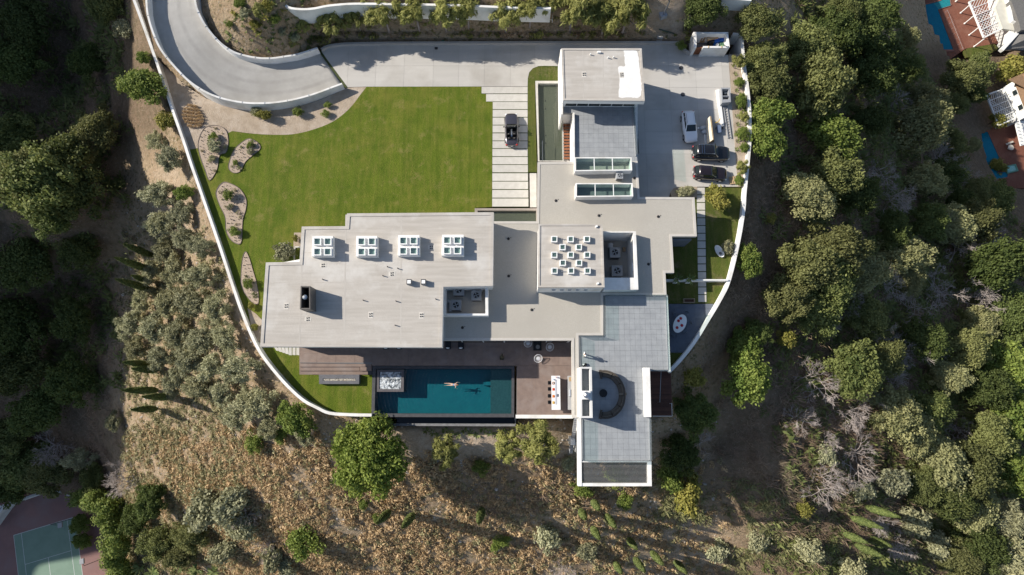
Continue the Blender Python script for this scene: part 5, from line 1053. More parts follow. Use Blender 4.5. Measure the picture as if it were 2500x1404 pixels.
for lab, pts, z, r in (("white duct bend beside the lower left condenser", [(1092, 735), (1100, 736), (1100, 760)], 3.6, .22), ("white duct rising behind the right-hand condenser", [(1156, 700), (1157, 711)], 3.9, .22), ("slanting white duct at the right of the west well", [(1178, 700), (1172, 712)], 3.9, .2), ("white duct box above the upper condenser in the east well", [(1491, 594), (1491, 605)], 1.8, .35)):
    solo("duct", MB().tube([(*P(a_, b_, z), z - .2) for a_, b_ in pts], r, 8), DUCT, lab, "duct", group="ducts in the roof wells")
crate("tool_box", "small timber box with a coiled hose in the east roof well", 1524, 608.5, 1.02, .35, .5, .3, 0, CARDB, flaps=False)

# ------------------------------------------------------------------ pool terrace furniture
WIRE = mat("white_wire", (0.80, 0.80, 0.82), rough=.4)
def shell_chair(lab, px_, py_, rz):
    x, y = P(px_, py_, .5); t = thing("shell_chair", lab, "chair", (x, y, 0), rz, "white wire shell chairs")
    n = 16; rimp = [(.46 * math.cos(a), .50 * math.sin(a), .62 + .22 * math.cos(a)) for a in np.linspace(0, 2 * math.pi, n + 1)]
    part("rim", MB().tube(rimp, .028, 6, False), WIRE, t, world=False)
    m = MB()
    for k in range(n): m.tube([rimp[k], (rimp[k][0] * .62, rimp[k][1] * .62, .44), (rimp[k][0] * .2, rimp[k][1] * .2, .36)], .016, 4)
    part("cords", m, WIRE, t, world=False); part("seat_pan", MB().lathe([(.05, .33), (.22, .35), (.24, .37)], 0, 0, 14), WIRE, t, world=False)
    for k in range(3): a = k * 2.1 + .5; part("leg", MB().tube([(.3 * math.cos(a), .3 * math.sin(a), .45), (.40 * math.cos(a), .40 * math.sin(a), 0)], .015, 5), DARKM, t, world=False)
shell_chair("white wire chair nearest the roof edge", 1289, 838, 2.2); shell_chair("white wire chair in shade right of the dark square table", 1342.5, 847.5, 2.6); shell_chair("white wire chair at the edge of the sunlit tiles", 1314, 875.5, 2.0)
tb = thing("square_table", "low black square table between the white wire chairs", "table", (*P(1312, 846, .35), 0)); part("top", MB().box(*P(1312, 846, .35), .33, 1.0, 1.0, .06), BLACK, tb); part("bowl", MB().lathe([(.06, .36), (.24, .42), (.26, .44)], *P(1313, 847, .4), 12), mat("bowl_grey", (0.2, 0.2, 0.2), rough=.5), tb)
for dx in (-.42, .42):
    for dy in (-.42, .42): x, y = P(1312, 846, .35); part("leg", MB().box(x + dx, y + dy, .15, .06, .06, .3), BLACK, tb)
for k, (px_, py_, w_) in enumerate(((942, 846, "first"), (974, 846, "second"), (1093.5, 846, "third"), (1125, 846, "fourth"))):
    x, y = P(px_, py_, .35); t = thing("sun_lounger", w_ + " from the west of the black sun loungers under the roof edge", "lounger", (x, y + .62, 0), 0, "sun loungers under the eaves")
    part("frame", MB().box(0, 0, .2, .72, 1.9, .10), BLACK, t, world=False)
    for dx in (-.3, .3):
        for dy in (-.85, .85): part("leg", MB().box(dx, dy, .08, .06, .06, .16), BLACK, t, world=False)
    part("mattress", MB().box(0, 0, .30, .68, 1.86, .10), mat("charcoal_fabric", (0.03, 0.03, 0.035), rough=.9), t, world=False, bev=.03); part("towel_roll", MB().ell(0, -.80, .42, .24, .10, .08, 10, 6), OFFW, t, world=False, smooth_=True)
# rattan sculpture by the pool
x, y = P(1225, 873, .5); t = thing("garden_sculpture", "small dark bronze sculpture by the pool edge", "sculpture", (x, y, 0)); BRZ = mat("bronze", (0.10, 0.085, 0.05), (0.06, 0.05, 0.03), 4, rough=.5)
part("plinth", MB().box(0, 0, .06, .5, .5, .12), BRZ, t, world=False); part("figure", MB().tube([(0, -.1, .1), (.05, .05, .4), (-.06, .12, .7), (.04, .3, .95)], [.16, .2, .15, .1], 8), BRZ, t, world=False, smooth_=True); part("head", MB().ell(.04, .34, 1.05, .12, .12, .14, 8, 6), BRZ, t, world=False, smooth_=True)
# bar with stools
bar = thing("bar_table", "long white bar table with a grey trough on the pool terrace", "table", (*P(1355, 960, .9), 0))
part("top", MB().prism(PP([(1346, 917.5), (1367.3, 917.5), (1368.5, 1000.5), (1347, 1000.5)], .98), .90, .98), mat("bar_white", (0.80, 0.80, 0.81), rough=.35), bar)
part("base", MB().prism(PP([(1352, 922), (1366, 922), (1367, 997), (1353, 997)], .9), 0, .90), OFFW, bar); part("trough", MB().prism(PP([(1355.5, 930), (1360, 930), (1360.5, 988), (1356, 988)], .985), .975, .988), mat("trough_grey", (0.42, 0.44, 0.50), rough=.4), bar)
part("sink", MB().prism(PP([(1358.5, 962), (1364.3, 962), (1364.3, 969), (1358.5, 969)], .995), .98, .995), STEEL, bar)
SETC = [("black ringed", (0.02, 0.02, 0.02)), ("red", (0.55, 0.05, 0.04)), ("orange", (0.65, 0.18, 0.03)), ("yellow", (0.60, 0.38, 0.10))]
for k, py_ in enumerate((935.5, 950.5, 967.5, 983)):
    x, y = P(1351.5, py_, 1.0); t = thing("place_setting", SETC[k][0] + " plate on a square mat on the white bar", "plate", (x, y, .98), 0, "place settings on the bar")
    part("mat", MB().box(0, 0, .006, .30, .34, .012), mat("mat_" + SETC[k][0], (0.62, 0.28, 0.16) if k < 3 else (0.6, 0.42, 0.2), rough=.9), t, world=False); part("plate", MB().lathe([(.06, .012), (.13, .022), (.135, .03)], 0, 0, 16), mat("plate_" + SETC[k][0], SETC[k][1], rough=.3), t, world=False); part("bowl", MB().lathe([(.03, .03), (.06, .07), (.065, .075)], 0, 0, 12), OFFW if k == 0 else mat("plate_" + SETC[k][0], SETC[k][1]), t, world=False)
    x, y = P(1342, py_ - 1, .65); t = thing("bar_stool", ["northernmost", "second from north", "third from north", "southernmost"][k] + " black bar stool at the white bar", "stool", (x, y, 0), 0, "bar stools")
    part("seat", MB().box(0, 0, .66, .40, .42, .06), BLACK, t, world=False, bev=.03); part("backrest", MB().box(-.21, 0, .82, .04, .40, .24), BLACK, t, world=False, bev=.02)
    for dx in (-.16, .16):
        for dy in (-.16, .16): part("leg", MB().tube([(dx, dy, .64), (dx * 1.15, dy * 1.15, 0)], .015, 5), CHROME, t, world=False)
for lab, px_, py_, c in (("red and white can at the north end of the bar", 1358, 921, (0.7, 0.12, 0.06)), ("blue bottle at the north end of the bar", 1351.5, 926.5, (0.02, 0.2, 0.5)), ("dark blue cup behind the red can on the bar", 1361, 921.5, (0.05, 0.06, 0.3))):
    x, y = P(px_, py_, 1.1); t = thing("drink", lab, "drink", (x, y, .98), 0, "drinks on the bar"); mm = mat("drink_" + lab[:6], c, rough=.3); part("container", MB().lathe([(.07, 0), (.075, .16), (.05, .22)], 0, 0, 12), mm, t, world=False); part("rim", MB().lathe([(.04, .22), (.04, .25)], 0, 0, 10), OFFW, t, world=False)
bb = thing("grill_counter", "grey grill counter against the terrace wall behind the bar", "counter", (*P(1392, 960, .9), 0))
part("cabinet", MB().prism(PP([(1387, 918.5), (1404, 918.5), (1404, 1000), (1387.5, 1000)], .92), 0, .86), mat("counter_side", (0.33, 0.33, 0.34)), bb); part("worktop", MB().prism(PP([(1386, 917.5), (1404, 917.5), (1404, 1000.5), (1387, 1000.5)], .92), .86, .92), mat("counter_top", (0.46, 0.46, 0.46), (0.42, 0.42, 0.42), 2), bb)
part("grill_lid", MB().tube([(*P(1393, 951, 1.0), .98), (*P(1393.5, 968, 1.0), .98)], .26, 12), STEEL, bb); part("cutting_board", MB().box(*P(1394, 926, .95), .935, .5, .5, .03), PALEW, bb)
# curved sofa and fire bowl on the roof terrace
sc = P(1474, 963, TZ); so_ = thing("curved_sofa", "half-round brown sofa around the fire bowl on the roof terrace", "sofa", (sc[0], sc[1], TZ))
SOF = mat("sofa_wicker", (0.095, 0.08, 0.066), (0.07, 0.06, 0.05), 6, rough=.9); CUS = mat("sofa_cushion", (0.14, 0.122, 0.10), (0.12, 0.104, 0.085), 3, rough=.95)
def arc(r0, r1, a0, a1, z0, z1, n=5, sx=1.0, sy=1.15):
    A = np.linspace(a0, a1, n); return MB().prism([(r1 * math.cos(a) * sx, r1 * math.sin(a) * sy) for a in A] + [(r0 * math.cos(a) * sx, r0 * math.sin(a) * sy) for a in A[::-1]], z0, z1)
AA = np.linspace(R(-100), R(96), 7)
for k in range(6):
    s1 = part("section", arc(1.72, 2.30, AA[k], AA[k + 1], .05, .30), SOF, so_, world=False); part("seat_cushion", arc(1.74, 2.12, AA[k] + .015, AA[k + 1] - .015, .30, .44), CUS, s1, world=False, bev=.03)
    b1 = part("backrest", arc(2.24, 2.38, AA[k], AA[k + 1], .05, .78), SOF, so_, world=False); part("back_cushion", arc(2.08, 2.22, AA[k] + .02, AA[k + 1] - .02, .44, .74), CUS, b1, world=False, bev=.03)
for a in (AA[0] - .06, AA[-1] + .06): part("armrest", arc(1.55, 2.45, a - .05, a + .05, .05, .62, 3), SOF, so_, world=False)
part("side_table", arc(1.65, 2.5, R(-2), R(4), .44, .66, 3), mat("armrest_wood", (0.2, 0.17, 0.13)), so_, world=False)
x, y = P(1473, 960, TZ + .4); fb = thing("fire_bowl", "round black fire bowl in the centre of the curved sofa", "fire bowl", (x, y, TZ)); part("bowl", MB().lathe([(.22, 0), (.30, .1), (.42, .3), (.46, .36)], 0, 0, 20), BLACK, fb, world=False); part("embers", MB().lathe([(.36, .30), (.36, .34)], 0, 0, 16), DARKM, fb, world=False)
# small things beside the tower
x, y = P(1427.5, 891, TZ + .3); cb2 = thing("camera_bag", "small black bag lying on the terrace tiles by the tower", "bag", (x, y, TZ), .5); part("body", MB().box(0, 0, .14, .55, .30, .28), BLACK, cb2, world=False, bev=.06); part("strap", MB().tube([(-.2, 0, .28), (0, .06, .42), (.2, 0, .28)], .02, 5), BLACK, cb2, world=False); part("flap", MB().box(-.1, .1, .29, .22, .12, .03), OFFW, cb2, world=False)
# dining table and chairs on the shaded deck
x, y = P(1660, 790, .75); dt = thing("dining_table", "white oval dining table with red settings on the shaded deck", "table", (x, y, 0), R(62))
part("top", MB().lathe([(.96, .70), (1.0, .73), (1.0, .75)], 0, 0, 28, 1.22, .74), OFFW, dt, world=False); part("pedestal", MB().lathe([(.42, 0), (.12, .1), (.12, .6), (.3, .7)], 0, 0, 16), OFFW, dt, world=False)
for k, (u, v, w_) in enumerate(((.62, .18, "northernmost"), (.22, .30, "western"), (-.10, -.30, "eastern"), (-.62, .10, "southernmost"))):
    c_ = Matrix.Rotation(R(62), 3, 'Z') @ Vector((u, v, 0)); t = thing("place_setting", w_ + " red napkin setting on the oval table", "plate", (x + c_.x, y + c_.y, .75), 0, "red settings on the oval table"); part("plate", MB().lathe([(.08, 0), (.17, .01), (.18, .02)], 0, 0, 16), mat("red_plate", (0.40, 0.02, 0.03), rough=.4), t, world=False); part("napkin", MB().box(0, 0, .035, .16, .14, .03, .4), mat("red_napkin", (0.55, 0.03, 0.04), rough=.9), t, world=False)
for k, (u, v, w_) in enumerate(((1.55, -.18, "north end"), (.75, .98, "north-west side"), (-.55, 1.0, "south-west side"), (-1.55, .15, "south end"), (-.55, -1.0, "south-east side"), (.65, -1.0, "north-east side"))):
    c_ = Matrix.Rotation(R(62), 3, 'Z') @ Vector((u, v, 0)); t = thing("dining_chair", "slim dark chair at the " + w_ + " of the oval table", "chair", (x + c_.x, y + c_.y, 0), R(62) + math.atan2(v, u), "chairs around the oval table")
    CH = mat("smoke_chair", (0.10, 0.12, 0.15), rough=.3); part("seat", MB().box(0, 0, .45, .42, .44, .04), CH, t, world=False, bev=.02); part("backrest", MB().box(.22, 0, .68, .04, .42, .40), CH, t, world=False, bev=.02)
    for dx in (-.17, .17):
        for dy in (-.18, .18): part("leg", MB().tube([(dx, dy, .44), (dx * 1.1, dy * 1.1, 0)], .016, 5), CHROME, t, world=False)
# white oval garden seat, wooden trough, planters
x, y = P(1757, 613, .3); t = thing("garden_lounger", "white oval garden lounger lying on the side lawn", "lounger", (x, y, -.02), R(-62)); part("shell", MB().lathe([(.3, 0), (.75, .08), (.88, .26), (.84, .30), (.7, .16), (.1, .10)], 0, 0, 24, 1.0, .55), OFFW, t, world=False, smooth_=False); part("cushion", MB().ell(.30, 0, .16, .22, .18, .07, 10, 6), mat("grey_trim", (0.16, .15, .15)), t, world=False, smooth_=True)
t = thing("wooden_trough", "shallow timber trough on the shaded lawn by the slab path", "trough", (*P(1684, 733.5, .3), -.02)); part("sides", MB().ring(PP([(1669, 728.5), (1697, 728.5), (1697, 739), (1669, 739)], .32), PP([(1671, 730.3), (1695, 730.3), (1695, 737.2), (1671, 737.2)], .32), -.02, .32), mat("weathered_wood", (0.28, 0.22, 0.15), (0.2, 0.16, 0.11), 4), t); part("bottom", MB().prism(PP([(1670.5, 730), (1695.5, 730), (1695.5, 737.5), (1670.5, 737.5)], .3), -.02, .08), DKWOOD, t)

# ------------------------------------------------------------------ people
def skin_body(name, joints, edges, root, m, parent):
    me = bpy.data.meshes.new(name); me.from_pydata([j[:3] for j in joints], edges, []); me.materials.append(m)
    o = link(name, me, parent); md = o.modifiers.new("skin", 'SKIN')
    for k, j in enumerate(joints):
        r = j[3] if isinstance(j[3], tuple) else (j[3], j[3]); me.skin_vertices[0].data[k].radius = r; me.skin_vertices[0].data[k].use_root = (k == root)
    md.use_smooth_shade = True; s_ = o.modifiers.new("ss", 'SUBSURF'); s_.levels = 1; s_.render_levels = 1
    return o
def person(label, loc, rz, pose, cloth, legs, skin_c, hair_c, tilt=None):
    t = thing("person", label, "person", loc, rz); SK = mat("skin_" + skin_c, (0.50, 0.31, 0.22) if skin_c == "a" else (0.55, 0.37, 0.28), rough=.55); HR = mat("hair_" + hair_c, (0.03, 0.02, 0.014) if hair_c == "dark" else (0.22, 0.08, 0.03), rough=.6)
    J, E_ = pose; T = Matrix.Identity(4) if tilt is None else tilt
    def tj(j): v = T @ Vector(j[:3]); return (v.x, v.y, v.z, j[3])
    body = skin_body("body", [tj(j) for j in J], E_, 0, SK, t)
    def blob(nm, c, r, m): v = T @ Vector(c); o = part(nm, MB().ell(0, 0, 0, *r, 12, 8), m, t, smooth_=True, world=False); o.location = v; o.rotation_euler = T.to_euler(); return o
    h = J[3]; blob("hair", (h[0] - .015, h[1], h[2] + .065), (.105, .092, .085), HR)
    hd = blob("head", (h[0] + .01, h[1], h[2] + .02), (.095, .078, .115), SK)
    fa = MB().ell(.098, 0, -.012, .018, .014, .025, 6, 4); part("nose", fa, SK, hd, world=False, smooth_=True)
    for s_ in (-1, 1): part("eye", MB().ell(.082, s_ * .032, .02, .012, .014, .010, 6, 4), BLACK, hd, world=False); part("ear", MB().ell(.0, s_ * .078, .0, .022, .012, .032, 6, 4), SK, hd, world=False)
    part("mouth", MB().ell(.085, 0, -.055, .010, .026, .007, 6, 4), mat("lip", (0.38, 0.13, 0.11)), hd, world=False)
    return t, T
def hand_pts(J, E_, wrist, d, s_=1):
    d = Vector(d).normalized(); w = Vector(J[wrist][:3]); J.append((*(w + d * .07), (.034, .02))); p = len(J) - 1; E_.append((wrist, p)); side = d.cross(Vector((0, 1, 0)) if abs(d.y) < .8 else Vector((1, 0, 0))).normalized()
    for k, (off, ln) in enumerate(((-.028, .075), (-.009, .088), (.010, .083), (.028, .065))):
        a = w + d * .10 + side * off; b = a + d * ln * .55; c = b + d * ln * .40 + side.cross(d) * .02; i = len(J); J += [(*a, .009), (*b, .0085), (*c, .008)]; E_ += [(p, i), (i, i + 1), (i + 1, i + 2)]
    i = len(J); J += [(*(w + d * .03 + side * -.045), .011), (*(w + d * .075 + side * -.065), .009)]; E_ += [(wrist, i), (i, i + 1)]
# standing figure, faces +x: pelvis, chest, neck, head, ...
J = [(0, 0, .93, (.15, .11)), (0, 0, 1.25, (.165, .12)), (0, 0, 1.47, .06), (0.01, 0, 1.60, (.075, .09)), (0, .19, 1.40, .07), (.02, .27, 1.14, .05), (.16, .22, .98, .036), (0, -.19, 1.40, .07), (-.03, -.26, 1.13, .05), (.10, -.28, .93, .036), (0, .10, .86, .095), (.04, .14, .48, .062), (.0, .15, .09, .045), (.16, .16, .03, .04), (0, -.10, .86, .095), (-.04, -.17, .48, .062), (-.06, -.20, .09, .045), (.10, -.22, .03, .04)]
E1 = [(0, 1), (1, 2), (2, 3), (1, 4), (4, 5), (5, 6), (1, 7), (7, 8), (8, 9), (0, 10), (10, 11), (11, 12), (12, 13), (0, 14), (14, 15), (15, 16), (16, 17)]
hand_pts(J, E1, 6, (.4, -.2, -.6)); hand_pts(J, E1, 9, (.3, 0, -.8))
x, y = P(1425, 867, TZ); per, _T = person("person in a white shirt and pale trousers standing on the roof terrace", (x, y, TZ), R(20), (J, E1), None, None, "a", "dark")
SH = mat("white_shirt", (0.78, 0.78, 0.79), rough=.9); TRS = mat("pale_trousers", (0.40, 0.38, 0.35), rough=.9)
skin_body("shirt", [(0, 0, .90, (.165, .125)), (0, 0, 1.24, (.18, .135)), (0, 0, 1.45, (.08, .075)), (0, .20, 1.40, .085), (.01, .265, 1.18, .066), (0, -.20, 1.40, .085), (-.02, -.255, 1.18, .066)], [(0, 1), (1, 2), (1, 3), (3, 4), (1, 5), (5, 6)], 0, SH, per)
skin_body("trousers", [(0, 0, .93, (.16, .12)), (0, .10, .84, .105), (.04, .14, .48, .08), (.0, .15, .10, .068), (0, -.10, .84, .105), (-.04, -.17, .48, .08), (-.06, -.20, .10, .068)], [(0, 1), (1, 2), (2, 3), (0, 4), (4, 5), (5, 6)], 0, TRS, per)
for s_, (fx, fy) in (("a", (.07, .155)), ("b", (.01, -.21))): part("shoe", MB().ell(fx, fy, .05, .14, .055, .05, 10, 6), BLACK, per, world=False, smooth_=True)
# swimmer, prone, head towards the east
J = [(0, 0, 0, (.13, .09)), (.30, 0, .01, (.15, .10)), (.52, 0, .03, .05), (.64, 0, .05, (.08, .09)), (.42, .18, .0, .058), (.58, .33, -.04, .042), (.78, .28, -.06, .032), (.42, -.18, .0, .058), (.34, -.40, -.05, .042), (.52, -.46, -.08, .032), (-.10, .09, 0, .085), (-.52, .12, -.02, .058), (-.92, .10, -.03, .038), (-1.08, .10, -.04, .03), (-.10, -.09, 0, .085), (-.50, -.10, -.04, .058), (-.90, -.16, -.05, .038), (-1.06, -.17, -.06, .03)]
E2 = list(E1[:17]); hand_pts(J, E2, 6, (.9, -.1, -.1)); hand_pts(J, E2, 9, (.8, .1, -.1))
x, y = P(1105, 939, 0); per, _T = person("swimmer in a light blue swimsuit gliding across the pool", (x, y, -.02), R(-3), (J, E2), None, None, "b", "red")
skin_body("swimsuit", [(-.06, 0, 0, (.145, .105)), (.12, 0, .005, (.135, .10)), (.30, 0, .01, (.155, .108))], [(0, 1), (1, 2)], 0, mat("blue_swimsuit", (0.22, 0.40, 0.70), rough=.6), per)
# ------------------------------------------------------------------ vegetation
def leaf_mesh(name, pos, nrm, axis_, a, b, tint, m):
    """diamond leaves: centre, normal, long axis, half length, half width, tint"""
    n = len(pos); nrm = nrm / np.linalg.norm(nrm, axis=1, keepdims=True)
    u = axis_ - nrm * (axis_ * nrm).sum(1, keepdims=True); u /= np.linalg.norm(u, axis=1, keepdims=True) + 1e-9; w = np.cross(nrm, u)
    a = np.broadcast_to(np.asarray(a), (n,))[:, None]; b = np.broadcast_to(np.asarray(b), (n,))[:, None]
    V = np.stack([pos - u * a, pos + w * b, pos + u * a, pos - w * b], 1).reshape(-1, 3)
    me = bpy.data.meshes.new(name); me.vertices.add(4 * n); me.vertices.foreach_set("co", V.reshape(-1).astype(np.float32))
    me.loops.add(4 * n); me.loops.foreach_set("vertex_index", np.arange(4 * n, dtype=np.int32)); me.polygons.add(n); me.polygons.foreach_set("loop_start", np.arange(0, 4 * n, 4, dtype=np.int32)); me.polygons.foreach_set("loop_total", np.full(n, 4, np.int32))
    me.update(calc_edges=True); at = me.attributes.new("tint", 'FLOAT', 'POINT'); at.data.foreach_set("value", np.repeat(np.clip(tint, 0, 1), 4).astype(np.float32)); me.materials.append(m); return me
def rdir(n, r): v = r.normal(size=(n, 3)); return v / np.linalg.norm(v, axis=1, keepdims=True)
def clumps(kind, Rr, Hh, r):
    """clump centres and radii of one crown, ground at z=0"""
    n = {'oak': 72, 'big': 150, 'pepper': 34, 'olive': 40, 'bush': 26}[kind]; c = []; rad = []
    for _ in range(n):
        d = rdir(1, r)[0]; d[2] = abs(d[2]) * 1.0 - .25; rr = r.uniform(.35, 1.0) ** .6; jig = r.uniform(.72, 1.08) if kind == 'big' else r.uniform(.55, 1.30)
        c.append((d[0] * Rr * .80 * rr * jig, d[1] * Rr * .80 * rr * jig, Hh * (.60 + .34 * d[2] * rr))); rad.append(Rr * r.uniform(.12, .23) * {'big': .8, 'bush': 1.5}.get(kind, 1))
    return np.array(c), np.array(rad)
def crown_mesh(kind, Rr, Hh, seed, m, leaf, count):
    r = np.random.default_rng(seed); c, rad = clumps(kind, Rr, Hh, r); k = r.choice(len(c), count, p=rad ** 2 / (rad ** 2).sum()); d = rdir(count, r)
    t_cl = r.uniform(0, 1, len(c))
    if kind == 'pepper':                           # hanging sprays
        pos = c[k] + d * rad[k][:, None] * r.uniform(.3, 1.1, count)[:, None] ** .5 * np.array([1, 1, 1.1]); ax = d * .5 + np.array([0, 0, -1.0]) + r.normal(size=(count, 3)) * .35; nr = d + r.normal(size=(count, 3)) * .6 + np.array([0, 0, .5])
    elif kind == 'olive':                          # upright grey shoots
        pos = c[k] + d * rad[k][:, None] * r.uniform(.2, 1.25, count)[:, None] ** .6; ax = d + np.array([0, 0, .35]) + r.normal(size=(count, 3)) * .3; nr = r.normal(size=(count, 3)) + np.array([0, 0, .8])
    else:
        pos = c[k] + d * rad[k][:, None] * r.uniform(.45, 1.1, count)[:, None] ** .5; ax = r.normal(size=(count, 3)); nr = d * .8 + r.normal(size=(count, 3)) * .75 + np.array([0, 0, .25])
    pos = pos + d * rad[k][:, None] * (r.uniform(0, .7, count) * (r.uniform(0, 1, count) < .22))[:, None]
    tint = .55 * t_cl[k] + .45 * r.uniform(0, 1, count); s_ = leaf * r.uniform(.7, 1.35, count); asp = {'pepper': .22, 'olive': .26}.get(kind, .62)
    return leaf_mesh("crown", pos, nr, ax, s_, s_ * asp, tint, m), c
def trunk_mesh(c, Hh, r0, seed, m, limbs=7):
    r = np.random.default_rng(seed + 99); mb = MB(); top = Vector((r.uniform(-.2, .2), r.uniform(-.2, .2), Hh * .42)); mb.tube([(0, 0, -.6), (0.04, 0, .1), tuple(top * .55), tuple(top)], [r0 * 1.35, r0 * 1.1, r0 * .9, r0 * .75], 7)
    for k in r.choice(len(c), min(limbs, len(c)), replace=False):
        e = Vector(c[k]); mid = top.lerp(e, .5) + Vector(r.normal(size=3) * .15); mb.tube([tuple(top * .9), tuple(mid), tuple(e)], [r0 * .5, r0 * .32, r0 * .12], 5)
    return mesh_of("trunk", mb, m, True)
BARK = mat("bark", (0.16, 0.12, 0.09), (0.10, 0.075, 0.055), 6, bump=.5); GBARK = mat("grey_bark", (0.36, 0.31, 0.29), (0.27, 0.23, 0.21), 5)
LF = dict(
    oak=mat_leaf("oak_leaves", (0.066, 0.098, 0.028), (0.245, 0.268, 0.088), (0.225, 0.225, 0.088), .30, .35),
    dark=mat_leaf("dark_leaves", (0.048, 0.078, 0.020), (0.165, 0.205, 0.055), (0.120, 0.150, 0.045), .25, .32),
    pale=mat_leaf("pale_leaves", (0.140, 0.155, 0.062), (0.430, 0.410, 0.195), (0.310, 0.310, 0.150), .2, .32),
    big=mat_leaf("broad_leaves", (0.110, 0.170, 0.028), (0.380, 0.440, 0.100), None, .05, .40),
    pepper=mat_leaf("feathery_leaves", (0.190, 0.210, 0.058), (0.390, 0.380, 0.125), (0.330, 0.330, 0.110), .15, .38),
    olive=mat_leaf("olive_leaves", (0.215, 0.225, 0.130), (0.500, 0.490, 0.310), (0.350, 0.335, 0.185), .2, .28),
    bright=mat_leaf("bright_leaves", (0.095, 0.155, 0.030), (0.320, 0.370, 0.090), None, .12, .36),
    yellow=mat_leaf("yellow_leaves", (0.160, 0.170, 0.032), (0.400, 0.355, 0.095), None, .12, .32),
    cypress=mat_leaf("cypress_leaves", (0.055, 0.085, 0.024), (0.200, 0.235, 0.075), None, .15, .22),
    dry=mat_leaf("dry_grass", (0.370, 0.260, 0.140), (0.680, 0.500, 0.290), None, 0), sage=mat_leaf("sage_scrub", (0.190, 0.180, 0.085), (0.430, 0.390, 0.215), None, 0),
    twig=mat_leaf("brown_brush", (0.180, 0.120, 0.078), (0.380, 0.280, 0.195), None, 0), strap=mat_leaf("strap_leaves", (0.095, 0.145, 0.040), (0.280, 0.310, 0.110), None, .1))
PROTO = {}
def proto(key, kind, Rr, Hh, seed, leafm, leaf, count, r0, bark=BARK):
    cm, c = crown_mesh(kind, Rr, Hh, seed, LF[leafm], leaf, count); PROTO.setdefault(key, []).append((Rr, Hh, cm, trunk_mesh(c, Hh, r0, seed, bark)))
for s_ in range(4): proto('oak', 'oak', 4.0, 5.8, 11 + s_, 'oak', .15, 14500, .22)
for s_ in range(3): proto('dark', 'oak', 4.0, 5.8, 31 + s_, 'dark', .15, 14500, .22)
for s_ in range(3): proto('pale', 'oak', 3.6, 5.0, 41 + s_, 'pale', .14, 12500, .18, GBARK)
proto('big', 'big', 5.6, 8.0, 51, 'big', .16, 34000, .3)
for s_ in range(3): proto('pepper', 'pepper', 2.0, 4.6, 61 + s_, 'pepper', .22, 4300, .10, GBARK)
for s_ in range(4): proto('olive', 'olive', 2.4, 3.8, 71 + s_, 'olive', .20, 5200, .14, GBARK)
for s_ in range(2): proto('bright', 'oak', 2.8, 4.2, 81 + s_, 'bright', .14, 9500, .16)
for s_ in range(2): proto('yellow', 'bush', 1.6, 2.4, 91 + s_, 'yellow', .12, 3200, .07)
for s_ in range(3): proto('shrub', 'bush', 1.5, 1.9, 101 + s_, 'bright', .10, 3000, .06)
for s_ in range(3): proto('grey', 'bush', 1.6, 2.0, 111 + s_, 'olive', .12, 3000, .06, GBARK)
def bare_mesh(Rr, Hh, seed):
    r = np.random.default_rng(seed); mb = MB()
    def grow(p, d, L, rad, lev):
        q = p + d * L * .5 + Vector(r.normal(size=3)) * L * .06; e = p + d * L + Vector(r.normal(size=3)) * L * .10; mb.tube([tuple(p), tuple(q), tuple(e)], [rad, rad * .8, rad * .6], 4 if lev < 2 else 3, lev < 1)
        if lev == 4: return
        for _ in range((3, 4)[lev > 1] if lev else 5):
            nd = (d + Vector(r.normal(size=3)) * (.55 if lev else .8)); nd.z = nd.z * .75 + .05; grow(q.lerp(e, r.uniform(.2, 1)), nd.normalized(), L * r.uniform(.55, .78), max(rad * .58, .012), lev + 1)
    for k in range(3):
        a = r.uniform(0, 6.28); grow(Vector((0, 0, -.3)), Vector((.5 * math.cos(a), .5 * math.sin(a), .9)).normalized(), Hh * .38, .062, 0)
    return mb
BT = mat("dead_twigs", (0.43, 0.375, 0.345), (0.31, 0.265, 0.24), 1.0)
BARE = [mesh_of("branches", bare_mesh(3.0, 4.2, 5 + k), BT) for k in range(3)]
GROW = dict(oak=1.36, dark=1.36, pale=1.34, big=1.08, pepper=1.32, olive=1.08, bright=1.2, yellow=1.1, shrub=1.1, grey=1.1)
def place_tree(key, name, label, cat, px, py, rpx, up=None, group=None, var=None, zfix=None, hs=1.0):
    """a plant whose crown is seen at a pixel with a radius in pixels"""
    v = PROTO[key]; Rr, Hh, cm, tm = v[(int(px * 7 + py * 3) if var is None else var) % len(v)]
    sc_ = 1.0
    for _ in range(3):
        if zfix is None: x, y, z = ground_at(px, py, Hh * .62 * sc_ * hs)
        else: x, y = P(px, py, zfix + Hh * .6 * sc_ * hs); z = zfix
        sc_ = rpx * (GROW[key] if px < 2290 or py > 520 else 1.12) * mpp(py, z + Hh * .6 * sc_) / Rr
    t = thing(name, label, cat, (x, y, z - .05), random.uniform(0, 6.28), group); e_ = 1.0 if key in ('big', 'pepper') else random.uniform(.82, 1.2); t.scale = (sc_ * e_, sc_ / e_, sc_ * random.uniform(.92, 1.1) * hs)
    link("trunk", tm, t); link("crown", cm, t); return t
def place_bare(label, px, py, rpx, var=0, group="bare grey shrubs on the east slope"):
    x, y, z = ground_at(px, py, 2.0); sc_ = rpx * 1.3 * mpp(py, z) / 2.7; t = thing("bare_shrub", label, "shrub", (x, y, z), random.uniform(0, 6.28), group); t.scale = (sc_, sc_, sc_ * .9); link("branches", BARE[var % 3], t); return t
N = "young trees on the north slope"
